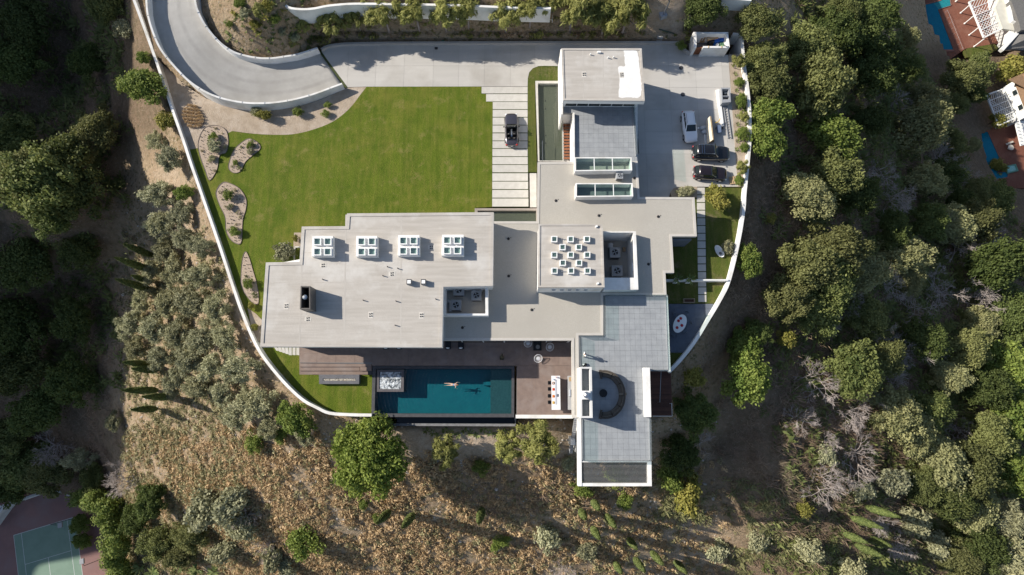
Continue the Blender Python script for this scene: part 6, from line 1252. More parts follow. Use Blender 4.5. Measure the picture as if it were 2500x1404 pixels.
for px, py, r, w in ((806, 68, 25, "leftmost"), (866, 58, 20, "second from the left"), (933, 45, 32, "third from the left, widest"), (1011, 42, 30, "fourth from the left"), (1081, 45, 29, "fifth from the left"), (1139, 38, 27, "sixth from the left"), (1233, 48, 30, "seventh from the left"), (1296, 38, 26, "last before the wall's right end"), (1402, 32, 36, "just right of the wall's end"), (1482, 48, 36, "left of the thick pair"), (1536, 45, 36, "right of the thick pair")):
    place_tree('pepper', "pepper_tree", "feathery yellow-green tree by the north retaining wall, " + w, "tree", px, py - 20, r * 1.28, group=N)
place_tree('pepper', "pepper_tree", "small feathery tree below the left end of the retaining wall", "tree", 740, 62, 16, group=N)
place_tree('pepper', "pepper_tree", "slender tree in the planted loop of the ramp", "tree", 632, 22, 16, group=N)
WV = "trees in the west valley"
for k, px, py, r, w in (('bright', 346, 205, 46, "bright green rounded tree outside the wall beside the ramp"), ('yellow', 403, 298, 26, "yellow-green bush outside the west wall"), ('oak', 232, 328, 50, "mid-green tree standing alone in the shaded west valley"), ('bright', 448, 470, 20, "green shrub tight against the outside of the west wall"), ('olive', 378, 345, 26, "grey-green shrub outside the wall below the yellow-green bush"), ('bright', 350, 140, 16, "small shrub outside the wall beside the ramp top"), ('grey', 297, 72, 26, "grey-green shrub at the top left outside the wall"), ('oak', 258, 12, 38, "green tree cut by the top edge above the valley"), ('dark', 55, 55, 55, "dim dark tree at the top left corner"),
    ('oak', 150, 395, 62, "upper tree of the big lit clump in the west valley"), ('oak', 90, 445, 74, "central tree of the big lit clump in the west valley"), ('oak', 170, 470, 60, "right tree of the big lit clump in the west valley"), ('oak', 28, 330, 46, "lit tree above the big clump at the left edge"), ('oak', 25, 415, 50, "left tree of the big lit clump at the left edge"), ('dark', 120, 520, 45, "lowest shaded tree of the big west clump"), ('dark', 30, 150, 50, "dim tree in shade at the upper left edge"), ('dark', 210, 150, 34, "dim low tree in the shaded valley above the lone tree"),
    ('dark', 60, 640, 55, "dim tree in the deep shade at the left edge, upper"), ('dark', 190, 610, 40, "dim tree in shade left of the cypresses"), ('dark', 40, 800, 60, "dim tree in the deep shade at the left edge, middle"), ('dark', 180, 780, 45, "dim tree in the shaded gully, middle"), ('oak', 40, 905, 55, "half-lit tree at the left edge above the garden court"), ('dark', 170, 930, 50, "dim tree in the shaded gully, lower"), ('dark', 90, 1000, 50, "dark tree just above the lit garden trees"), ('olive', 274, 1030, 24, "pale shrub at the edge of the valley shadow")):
    place_tree(k, "valley_tree", w, "tree" if k not in ('grey', 'yellow') else "shrub", px, py, r, group=WV, hs=1.12 if k in ('oak',) and px < 200 else 1.0)
OL = [(412, 385, 34), (388, 470, 42), (440, 520, 34), (398, 545, 40), (450, 585, 36), (402, 612, 36), (488, 600, 32), (370, 660, 30), (430, 668, 40), (490, 672, 38), (350, 722, 34), (410, 738, 38), (470, 735, 42), (528, 748, 38), (318, 792, 36), (372, 800, 40), (432, 812, 38), (492, 822, 42), (548, 822, 38), (330, 852, 30), (392, 870, 36), (458, 880, 40), (520, 890, 38), (586, 898, 44), (425, 935, 34), (480, 945, 34), (545, 955, 36), (622, 985, 50), (575, 1010, 40), (660, 1040, 34)]
ROWN = ["northernmost", "second", "third", "fourth", "fifth", "sixth", "seventh", "eighth", "ninth", "tenth", "eleventh", "twelfth", "thirteenth", "fourteenth", "fifteenth"]
le = sorted([p for p in OL if p[0] < 445], key=lambda p: p[1]); ri = sorted([p for p in OL if p[0] >= 445], key=lambda p: p[1])
for half, l_ in (("outer", le), ("inner", ri)):
    for k, (px, py, r) in enumerate(l_): place_tree('olive', "olive_tree", "grey-green olive tree on the west slope, %s in the %s half of the grove" % (ROWN[k], half), "tree", px, py, r, group="olive trees on the west slope")
place_tree('bright', "slope_tree", "bright yellow-green tree outside the bend of the south-west wall", "tree", 722, 1022, 42, group="trees below the house")
place_tree('olive', "slope_tree", "grey wispy shrub tree below the bend of the south-west wall", "tree", 738, 1058, 30, group="trees below the house")
place_tree('shrub', "slope_bush", "dark green bush under the grey wispy tree", "bush", 682, 1060, 22, group="bushes on the south slope"); place_tree('shrub', "slope_bush", "round green bush below the olive grove", "bush", 620, 1080, 26, group="bushes on the south slope")
place_tree('big', "broadleaf_tree", "very large round bright green tree below the pool corner", "tree", 905, 1112, 108, group="trees below the house")
place_tree('pepper', "slope_tree", "small yellow-green tree on pale sand below the pool", "tree", 1085, 1104, 34, group="trees below the house", var=0)
place_tree('pepper', "slope_tree", "yellow-green tree below the bar wall, upper right of a pair", "tree", 1312, 1074, 44, group="trees below the house", var=1); place_tree('pepper', "slope_tree", "yellow-green tree below the bar wall, lower left of a pair", "tree", 1236, 1092, 34, group="trees below the house", var=2)
for k, px, py, r, w in (('shrub', 735, 1330, 40, "large round dark green bush alone on the dry slope"), ('shrub', 887, 1230, 14, "small green bush below the very large tree"), ('shrub', 918, 1265, 12, "small bush touching the left cypress"), ('shrub', 1170, 1140, 20, "dark bush on the sand edge below the pool"), ('grey', 1385, 1130, 18, "grey-green bush beside the terrace wing wall"), ('shrub', 1420, 1195, 24, "green bush at the lower corner of the pergola"), ('shrub', 1500, 1160, 26, "bush growing under the louvred pergola"), ('yellow', 1690, 925, 28, "yellowish bush beside the timber landing"), ('yellow', 1680, 1215, 44, "yellow-orange bush on the slope right of the pergola"), ('shrub', 1640, 1170, 34, "green bush above the yellow-orange one"), ('shrub', 1530, 1225, 20, "low bush below the pergola centre"), ('grey', 1335, 1320, 34, "grey scrub bush between the two cypress groups, upper"), ('grey', 1430, 1345, 26, "grey scrub bush between the two cypress groups, right"), ('shrub', 1230, 1320, 18, "dark green bush at the lower middle of the slope"), ('shrub', 1210, 1335, 14, "little dark bush at the lower middle of the slope"), ('grey', 500, 1250, 48, "grey brush clump in the gully left of the dry slope"), ('grey', 560, 1225, 46, "grey brush clump nearer the dry slope"), ('grey', 590, 1290, 38, "grey brush clump lower in the gully"), ('grey', 545, 1350, 34, "brown-grey bush beside the gully path"), ('shrub', 490, 1285, 20, "green bush low in the gully"), ('grey', 660, 1360, 30, "grey-green bush at the foot of the dry slope, left"), ('grey', 700, 1385, 26, "grey-green bush cut by the bottom edge near the large bush")):
    place_tree(k, "slope_bush", w, "bush", px, py, r, group="bushes on the south slope")
E_ = "trees on the east slope"
EAST = [('dark', 1716, 22, 42, "dark green tree at the top edge left of the bin enclosure"), ('oak', 1850, 55, 44, "green tree at the top right corner of the east wall"), ('oak', 1868, 135, 40, "second tree down outside the east wall"), ('oak', 1878, 200, 46, "third tree down outside the east wall"), ('bright', 1880, 272, 50, "fourth tree down outside the east wall, bright"), ('bright', 1872, 340, 46, "lowest of the row of trees outside the east wall"),
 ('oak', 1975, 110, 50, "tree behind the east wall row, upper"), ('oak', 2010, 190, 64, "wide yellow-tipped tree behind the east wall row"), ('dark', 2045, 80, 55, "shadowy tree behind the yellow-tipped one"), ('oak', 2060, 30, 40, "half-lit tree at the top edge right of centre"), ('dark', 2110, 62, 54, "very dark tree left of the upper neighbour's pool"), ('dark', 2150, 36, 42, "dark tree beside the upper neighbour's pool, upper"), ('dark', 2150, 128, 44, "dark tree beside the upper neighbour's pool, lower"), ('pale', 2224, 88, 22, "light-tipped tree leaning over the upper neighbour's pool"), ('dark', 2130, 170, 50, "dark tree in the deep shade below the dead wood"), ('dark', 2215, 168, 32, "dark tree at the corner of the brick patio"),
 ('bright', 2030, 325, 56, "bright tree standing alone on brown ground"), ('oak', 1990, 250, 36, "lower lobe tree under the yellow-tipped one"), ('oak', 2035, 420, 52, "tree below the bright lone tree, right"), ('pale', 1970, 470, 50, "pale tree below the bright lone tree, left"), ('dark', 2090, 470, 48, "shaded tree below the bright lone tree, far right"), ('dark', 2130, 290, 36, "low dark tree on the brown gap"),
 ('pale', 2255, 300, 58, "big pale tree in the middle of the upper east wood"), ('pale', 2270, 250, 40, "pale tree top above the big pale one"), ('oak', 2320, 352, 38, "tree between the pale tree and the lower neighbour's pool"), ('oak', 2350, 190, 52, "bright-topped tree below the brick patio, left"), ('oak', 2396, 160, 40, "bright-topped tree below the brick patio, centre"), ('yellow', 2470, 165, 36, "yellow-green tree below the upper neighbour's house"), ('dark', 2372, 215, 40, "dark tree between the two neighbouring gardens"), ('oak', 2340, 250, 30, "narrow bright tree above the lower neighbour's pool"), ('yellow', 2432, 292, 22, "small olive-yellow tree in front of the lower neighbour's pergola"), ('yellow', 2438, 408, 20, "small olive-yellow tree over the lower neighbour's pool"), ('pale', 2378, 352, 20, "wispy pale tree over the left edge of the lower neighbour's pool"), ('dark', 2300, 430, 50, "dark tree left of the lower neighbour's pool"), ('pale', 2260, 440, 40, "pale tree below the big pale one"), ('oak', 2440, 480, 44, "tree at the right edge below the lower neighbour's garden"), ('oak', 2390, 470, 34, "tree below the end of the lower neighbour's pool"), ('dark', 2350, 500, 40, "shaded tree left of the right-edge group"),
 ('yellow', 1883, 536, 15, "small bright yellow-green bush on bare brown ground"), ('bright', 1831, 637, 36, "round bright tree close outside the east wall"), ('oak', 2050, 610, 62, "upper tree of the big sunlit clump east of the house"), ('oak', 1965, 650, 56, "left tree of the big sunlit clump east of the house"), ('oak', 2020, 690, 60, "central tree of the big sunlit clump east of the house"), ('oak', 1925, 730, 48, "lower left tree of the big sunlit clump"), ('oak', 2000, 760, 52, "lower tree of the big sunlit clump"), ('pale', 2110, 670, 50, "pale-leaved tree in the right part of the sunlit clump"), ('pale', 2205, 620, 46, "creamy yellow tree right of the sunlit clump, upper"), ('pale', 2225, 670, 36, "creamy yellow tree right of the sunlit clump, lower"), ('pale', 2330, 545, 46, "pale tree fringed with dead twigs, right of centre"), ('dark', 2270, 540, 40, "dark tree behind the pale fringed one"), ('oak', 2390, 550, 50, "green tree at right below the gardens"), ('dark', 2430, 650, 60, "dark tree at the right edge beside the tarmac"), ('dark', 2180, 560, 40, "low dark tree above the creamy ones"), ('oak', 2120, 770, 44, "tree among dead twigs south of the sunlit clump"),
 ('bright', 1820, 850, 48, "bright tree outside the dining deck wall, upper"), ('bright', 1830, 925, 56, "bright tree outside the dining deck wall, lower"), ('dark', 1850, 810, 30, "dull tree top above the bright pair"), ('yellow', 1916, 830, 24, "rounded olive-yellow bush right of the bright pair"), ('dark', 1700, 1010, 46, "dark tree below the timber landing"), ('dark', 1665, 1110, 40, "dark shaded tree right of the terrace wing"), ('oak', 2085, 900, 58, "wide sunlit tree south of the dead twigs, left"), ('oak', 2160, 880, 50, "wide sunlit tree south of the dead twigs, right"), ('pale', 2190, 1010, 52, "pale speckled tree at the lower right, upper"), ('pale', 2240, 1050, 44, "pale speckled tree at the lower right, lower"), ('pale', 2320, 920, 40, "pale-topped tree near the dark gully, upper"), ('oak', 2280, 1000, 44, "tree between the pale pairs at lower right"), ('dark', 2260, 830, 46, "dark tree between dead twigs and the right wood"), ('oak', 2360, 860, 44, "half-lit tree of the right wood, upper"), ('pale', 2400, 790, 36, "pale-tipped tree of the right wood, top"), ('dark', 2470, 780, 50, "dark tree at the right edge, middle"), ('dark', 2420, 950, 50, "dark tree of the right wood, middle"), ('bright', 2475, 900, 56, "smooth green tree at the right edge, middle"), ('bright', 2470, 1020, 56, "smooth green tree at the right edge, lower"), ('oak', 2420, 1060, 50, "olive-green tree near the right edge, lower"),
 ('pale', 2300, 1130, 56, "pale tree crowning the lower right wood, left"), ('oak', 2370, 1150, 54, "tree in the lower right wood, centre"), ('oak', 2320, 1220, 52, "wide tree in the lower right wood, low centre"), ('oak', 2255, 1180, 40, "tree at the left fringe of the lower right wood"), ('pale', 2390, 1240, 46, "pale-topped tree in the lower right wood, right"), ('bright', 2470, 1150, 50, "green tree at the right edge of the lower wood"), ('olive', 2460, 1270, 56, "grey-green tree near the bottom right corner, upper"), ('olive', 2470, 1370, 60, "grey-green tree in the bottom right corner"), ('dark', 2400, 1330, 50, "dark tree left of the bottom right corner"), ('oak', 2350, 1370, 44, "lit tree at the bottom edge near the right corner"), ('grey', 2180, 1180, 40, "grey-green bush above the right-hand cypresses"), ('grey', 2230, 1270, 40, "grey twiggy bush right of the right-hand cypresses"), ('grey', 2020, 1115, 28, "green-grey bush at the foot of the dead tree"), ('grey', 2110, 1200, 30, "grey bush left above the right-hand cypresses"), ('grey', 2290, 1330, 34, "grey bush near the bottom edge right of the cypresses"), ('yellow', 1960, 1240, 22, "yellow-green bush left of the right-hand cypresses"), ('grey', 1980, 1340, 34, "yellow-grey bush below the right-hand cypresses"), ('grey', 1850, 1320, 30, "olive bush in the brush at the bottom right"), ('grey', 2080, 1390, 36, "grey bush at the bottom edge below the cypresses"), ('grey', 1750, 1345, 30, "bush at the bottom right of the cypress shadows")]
for k, px, py, r, w in EAST: place_tree(k, "east_tree" if k not in ('grey', 'yellow') else "east_bush", w, "tree" if k not in ('grey', 'yellow') else "bush", px, py, r, group=E_)
for k, (px, py, r, w) in enumerate(((2165, 200, 30, "bare grey shrub in the dark wood above the big pale tree"), (2200, 255, 36, "bare grey shrub left above the big pale tree"), (2300, 390, 40, "bare fan of twigs left of the lower neighbour's pool"), (2352, 415, 34, "bare branching shrub touching the lower neighbour's pool"), (2160, 420, 34, "bare shrub on brown ground beside the shaded tree"), (2180, 470, 44, "bare shrub above the creamy trees"), (2320, 580, 50, "wide fan of dead grey branches right of the creamy trees"), (2370, 610, 46, "dead grey branches beside the wide fan"), (2440, 560, 40, "bare pale shrub at the right edge below the gardens"), (2380, 730, 50, "spreading dead branches in the right wood"), (2165, 690, 40, "dead twigs at the right of the sunlit clump"), (2020, 790, 40, "dead twigs under the sunlit clump, left"), (2130, 820, 46, "dead twigs south of the sunlit clump, centre"), (2235, 760, 44, "dead shrub in shade between clump and right wood"), (2060, 880, 40, "dead twigs on the left of the wide sunlit trees"), (2220, 850, 46, "dead pinkish shrub right of the wide sunlit trees"), (2000, 930, 46, "pale dead branches at the left of the brown meadow"), (2070, 1000, 44, "dead shrub at the top of the brown meadow"), (2130, 960, 40, "dead shrub beside the pale speckled tree"), (2095, 1125, 50, "forked dead tree in the middle of the brown meadow"), (2020, 1085, 30, "twiggy dead top left above the forked dead tree"), (2010, 1180, 50, "bleached dead shrub below the forked dead tree"), (1700, 1085, 36, "pale dead twigs below the timber landing"), (2210, 1320, 40, "bare grey shrub beside the right-hand cypresses"), (2250, 1090, 36, "bare twigs below the pale speckled tree"), (2090, 440, 40, "bare grey shrub below the bright lone tree"), (2420, 700, 40, "bare shrub in the right wood near the edge"), (2300, 700, 46, "tall dead grey shrub left of the spreading dead branches"), (2180, 560, 34, "bare shrub above the creamy trees, left"), (2070, 730, 36, "dead twigs inside the sunlit clump"), (2170, 930, 44, "dead grey twigs between the wide sunlit trees and the pale pair"), (1960, 1020, 36, "bare twigs at the left edge of the brown meadow"), (2290, 860, 36, "dead shrub below the dark tree of the right wood"), (2150, 1270, 34, "bare twigs between the right-hand cypresses"), (2340, 1060, 34, "bare twigs in the lower right wood"), (1380, 1385, 30, "bare twigs at the bottom edge in the cypress slope"))): place_bare(w, px, py, r, k)
for k, (px, py, r, w) in enumerate(((300, 1165, 42, "dead grey brush at the foot of the dry slope"), (590, 1265, 34, "dead grey brush in the gully of the dry slope"), (130, 1075, 46, "bare grey brush above the garden court"), (640, 1345, 30, "twiggy dead bush low on the dry slope"))): place_bare(w, px, py, r, k, "bare grey shrubs in the south-west")
# cypresses
def cypress_mesh(seed, Rr=.46, Hh=7.0):
    r = np.random.default_rng(seed); n = 4200; u = r.uniform(0, 1, n); z = .9 + u * (Hh - .9); prof = np.sin(np.clip((u * .96 + .04), 0, 1) ** .75 * math.pi) ** .7 * Rr; a = r.uniform(0, 6.28, n); rr = prof * r.uniform(.6, 1.05, n)
    pos = np.stack([rr * np.cos(a), rr * np.sin(a), z], 1); ax = np.stack([np.cos(a) * .25, np.sin(a) * .25, np.ones(n)], 1) + r.normal(size=(n, 3)) * .15; nr = np.stack([np.cos(a), np.sin(a), np.full(n, .25)], 1) + r.normal(size=(n, 3)) * .35
    return leaf_mesh("crown", pos, nr, ax, .20 * r.uniform(.7, 1.3, n), .07, r.uniform(0, 1, n), LF['cypress'])
CYP = [cypress_mesh(k) for k in range(3)]; CYT = mesh_of("trunk", MB().tube([(0, 0, -.5), (0, 0, 1.2), (0, 0, 6.0)], [.13, .11, .03], 7), GBARK)
def cypress(label, bx, by, tx, ty, k, grp):
    x, y, z = ground_at(bx, by); best = 7.0; L = math.hypot(tx - bx, ty - by)
    for h in np.arange(2.5, 12, .1):
        qx, qy = Q(x, y, z + h)
        if math.hypot(qx - bx, qy - by) <= L: best = h
    t = thing("cypress_tree", label, "tree", (x, y, z - .05), k * 1.3, grp); s_ = best / 7.0; t.scale = (1.0 + .2 * (s_ - 1), 1.0 + .2 * (s_ - 1), s_); link("trunk", CYT, t); link("crown", CYP[k % 3], t)
CW = [(380, 627, 303, 594), (380, 664, 282, 622), (375, 690, 322, 667), (375, 709, 285, 672), (348, 746, 322, 732), (373, 891, 301, 879), (388, 905, 322, 893), (390, 953, 325, 944), (380, 954, 297, 951), (432, 969, 347, 963), (389, 998, 320, 997)]
for k, p in enumerate(CW): cypress("slim dark cypress on the west slope, %s counted from the north" % ROWN[k], *p, k, "cypresses on the west slope")
CS = [(954, 1246, 918, 1276, "left of the pair below the very large tree"), (1012, 1253, 980, 1287, "right of the pair below the very large tree"), (1178, 1240, 1168, 1278, "alone in the middle of the south slope"), (1446, 1222, 1464, 1244, "nearest to the pergola"), (1416, 1245, 1430, 1268, "just left below the one nearest the pergola"), (1478, 1256, 1500, 1290, "right below the one nearest the pergola"), (1445, 1286, 1460, 1318, "left of the middle of the south-east row"), (1532, 1313, 1553, 1343, "in the middle of the south-east row"), (1588, 1345, 1615, 1383, "right of the middle of the south-east row"), (1547, 1360, 1573, 1398, "low in the south-east row"), (1645, 1368, 1674, 1404, "rightmost of the south-east row at the bottom edge"), (1500, 1372, 1511, 1404, "leftmost of the row at the bottom edge")]
for k, p in enumerate(CS): cypress("green cypress on the south slope, " + p[4], *p[:4], k, "cypresses on the south slope")
CE = [(2106, 1235, 2199, 1260, "topmost"), (2072, 1261, 2155, 1290, "second from top"), (2055, 1300, 2118, 1330, "third from top"), (2083, 1328, 2157, 1360, "lowest long one"), (2118, 1312, 2174, 1344, "short one beside the lowest")]
for k, p in enumerate(CE): cypress("sunlit cypress with pale trunk at the lower right, " + p[4], *p[:4], k, "cypresses at the lower right")
# hedge and garden trees at the lower left
def hedge(label, pts, w, h, seed, lf, lsz, cnt):
    r = np.random.default_rng(seed); path = [ground_at(a, b, h * .6) for a, b in pts]; pos = []; 
    seg = r.integers(0, len(path) - 1, 90); tt = r.uniform(0, 1, 90); cc = np.array([np.array(path[s_]) * (1 - t_) + np.array(path[s_ + 1]) * t_ for s_, t_ in zip(seg, tt)]); cc[:, :2] += r.uniform(-w * .6, w * .6, (90, 2)); cc[:, 2] += h * r.uniform(.35, .95, 90); rd = r.uniform(.45, .8, 90) * w
    k = r.integers(0, 90, cnt); d = rdir(cnt, r); p = cc[k] + d * rd[k][:, None] * r.uniform(.4, 1.05, cnt)[:, None]
    b = path[len(path) // 2]; t = thing("hedge", label, "hedge", tuple(b)); me = leaf_mesh("foliage", p - np.array(b), d + r.normal(size=(cnt, 3)) * .5 + np.array([0, 0, .4]), r.normal(size=(cnt, 3)), lsz, lsz * .5, r.uniform(0, 1, cnt), LF[lf]); link("foliage", me, t)
    m = MB()
    for q in path[:: max(1, len(path) // 6)]: m.tube([(q[0], q[1], hz(q[0], q[1]) - .4), (q[0], q[1], hz(q[0], q[1]) + h * .7)], .1, 6)
    part("stems", m, BARK, t)
hedge("bright lobed green hedge running down beside the garden court", [(232, 1215), (262, 1240), (282, 1290), (284, 1340), (290, 1404), (294, 1430)], 1.9, 5.0, 3, 'bright', .20, 24000)
hedge("bright green hedge along the top of the garden court", [(182, 1222), (214, 1210), (240, 1212)], 1.3, 4.0, 4, 'bright', .20, 6000)
for k, px, py, r, w in (('oak', 55, 1135, 50, "lit tree above the garden court at the left edge"), ('oak', 120, 1160, 46, "tree just above the court wall"), ('dark', 20, 1190, 40, "dark tree at the left edge above the court wall"), ('oak', 20, 1075, 46, "lit tree at the left edge above the garden court"), ('oak', 222, 1168, 28, "tree at the top corner of the hedge"), ('olive', 190, 1120, 34, "grey tree on the shaded slope above the court"), ('bright', 193, 1278, 22, "small tree over the court line, upper"), ('bright', 200, 1322, 20, "small tree over the court line, lower"), ('oak', 385, 1330, 36, "brown-green tree right of the hedge, upper"), ('oak', 430, 1350, 34, "brown-green tree right of the hedge, lower"), ('dark', 365, 1225, 36, "dark green tree at the head of the hedge"), ('dark', 330, 1270, 30, "dark tree squeezed behind the hedge"), ('oak', 470, 1310, 34, "green tree at the foot of the gully")):
    place_tree(k, "garden_tree", w, "tree", px, py, r, group="trees around the garden court")
def banana(label, px, py, rpx, seed):
    x, y, z = ground_at(px, py, 1.2); s_ = rpx * mpp(py, z) / 1.6; r = np.random.default_rng(seed); n = 22; a = r.uniform(0, 6.28, n); ax = np.stack([np.cos(a), np.sin(a), r.uniform(-.1, .5, n)], 1); pos = ax * r.uniform(.5, .9, n)[:, None] + np.array([0, 0, 1.4]); t = thing("banana_plant", label, "plant", (x, y, z), 0, "large-leaved plants at the bottom left"); t.scale = (s_,) * 3
    link("leaves", leaf_mesh("leaves", pos, np.stack([np.cos(a) * -.3, np.sin(a) * -.3, np.ones(n)], 1) + r.normal(size=(n, 3)) * .25, ax, .8, .2, r.uniform(0, 1, n), LF['strap']), t); part("stem", MB().tube([(0, 0, -.3), (0, 0, 1.5)], [.14, .08], 7), BARK, t, world=False)
for px, py, r, w in ((340, 1385, 20, "leftmost"), (372, 1398, 20, "second"), (440, 1378, 22, "middle"), (480, 1392, 22, "fourth"), (520, 1398, 20, "rightmost")): banana("large-leaved banana-like plant at the bottom left, " + w, px, py, r, int(px))
# garden shrubs by the house
G = "shrubs in the garden beds"
for k, px, py, r, w, z in (('yellow', 1757, 488, 30, "mound of yellow-green succulent shrub on the side lawn", 0), ('grey', 1685, 466, 14, "grey shrub by the start of the slab path", 0), ('grey', 1662, 468, 14, "spotted grey shrub in the corner bed", 0), ('grey', 1775, 602, 17, "small wispy grey tree next to the white garden lounger", 0), ('shrub', 1638, 672, 12, "dark shrub in the corner behind the thin garden wall", 0), ('grey', 690, 612, 26, "grey-green shrub at the west corner of the upper roof", 0), ('yellow', 722, 580, 9, "yellow tuft beside the corner pool", 0), ('shrub', 705, 628, 14, "green shrub beside the little corner pool", 0), ('grey', 625, 268, 16, "grey-green shrub below the ramp wall, left", 0), ('yellow', 638, 280, 17, "yellow-green shrub below the ramp wall", 0), ('shrub', 728, 272, 13, "dark shrub in the shade below the ramp wall", 0), ('shrub', 800, 255, 9, "small dark shrub near the ramp foot, upper", 0), ('shrub', 795, 275, 10, "small dark shrub near the ramp foot, lower", 0), ('grey', 525, 355, 18, "branching shrub in the longest gravel bed, top", .0), ('shrub', 520, 335, 12, "small dark shrub in the longest gravel bed, upper edge", 0), ('grey', 518, 385, 9, "shrub in the longest gravel bed, middle", 0), ('shrub', 610, 352, 9, "shrub at the top of the oval gravel bed", 0), ('grey', 612, 370, 9, "grey shrub in the middle of the oval gravel bed", 0), ('shrub', 575, 398, 8, "shrub at the lower end of the oval gravel bed", 0), ('shrub', 557, 475, 14, "shrub at the top of the egg-shaped gravel bed", 0), ('grey', 562, 505, 9, "grey shrub in the centre of the egg-shaped gravel bed", 0), ('shrub', 571, 565, 14, "dark shrub at the foot of the egg-shaped gravel bed", 0), ('shrub', 606, 695, 13, "dark shrub in the leaf-shaped gravel bed", 0), ('shrub', 1665, 112, 12, "shrub in the corner left of the bin enclosure", .4), ('yellow', 612, 745, 9, "yellow flowering shrub by the west wall, upper", 0), ('yellow', 622, 800, 10, "yellow flowering shrub by the west wall, lower", 0)):
    place_tree(k, "garden_shrub", w, "shrub", px, py, r, zfix=z, group=G)
for k in range(8):
    px, py = [(1803, 150), (1806, 200), (1811, 245), (1815, 285), (1814, 325), (1818, 360), (1812, 410), (1806, 440)][k]; place_tree('pepper' if k % 3 == 0 else 'bright', "wall_shrub", "green shrub inside the east wall beside the court, %s from the north" % (["first"] + ROWN[1:])[k], "shrub", px, py, 12 if k % 2 else 16, zfix=.03, group="shrubs inside the east wall")
for k, px, py, r, w in (('grey', 600, 30, 15, "grey shrub high in the ramp loop, left"), ('shrub', 560, 60, 10, "small green shrub in the ramp loop, left"), ('yellow', 622, 60, 13, "yellow-green shrub in the middle of the ramp loop"), ('shrub', 672, 45, 14, "dark green shrub in the ramp loop, right"), ('grey', 690, 75, 12, "grey shrub in the ramp loop, lower right"), ('yellow', 650, 12, 16, "yellow-green shrub at the top of the ramp loop"), ('shrub', 585, 8, 14, "green shrub at the top left of the ramp loop"), ('grey', 722, 92, 12, "shrub near the ramp foot inside the loop")):
    place_tree(k, "bank_shrub", w, "shrub", px, py, r, group="shrubs inside the ramp loop")
# agave row in the east soil strip
def agave_mesh(seed, n=14, L=.42):
    r = np.random.default_rng(seed); a = np.arange(n) * 2.4 + r.uniform(0, 1, n); el = r.uniform(.2, .9, n); ax = np.stack([np.cos(a) * np.cos(el), np.sin(a) * np.cos(el), np.sin(el)], 1); return leaf_mesh("leaves", ax * L * .55, np.stack([-np.cos(a) * np.sin(el), -np.sin(a) * np.sin(el), np.cos(el)], 1), ax, L * .5, L * .12, r.uniform(0, 1, n), LF['strap'])
AGV = [agave_mesh(k) for k in range(3)]
for k in range(11):
    px, py = 1790 + min(k, 5) * 1.6 + (k % 2) * 3, 160 + k * 20.5; x, y = P(px, py, .1); t = thing("agave", "small agave in the soil strip beside the court, %s from the north" % (["first"] + ROWN[1:])[k], "plant", (x, y, .03), k, "agaves beside the court"); link("leaves", AGV[k % 3], t)
for k in range(14):
    px, py = 1040 + k * 15.5, 1050 + (k % 3) * 6; x, y, z = ground_at(px, py); t = thing("agave", "dark agave on the sand below the pool, %s from the west" % (["first"] + ROWN[1:])[k], "plant", (x, y, z), k, "agaves below the pool"); t.scale = (1.5,) * 3; link("leaves", AGV[k % 3], t)
for px, py, w in ((1651, 684, "left"), (1682, 684, "right")):
    x, y = P(px, py, .9); t = thing("planter", "tall white planter with a leafy plant on the garden wall, " + w, "planter", (x, y - .05, 0), 0, "white planters"); part("pot", MB().box(0, 0, .55, .44, .44, 1.1, 0, 1.15), OFFW, t, world=False); part("soil", MB().box(0, 0, 1.1, .40, .40, .06), DKWOOD, t, world=False); o = link("plant", AGV[1], t); o.location = (.1, .1, 1.12); o.scale = (2, 2, 1.6)

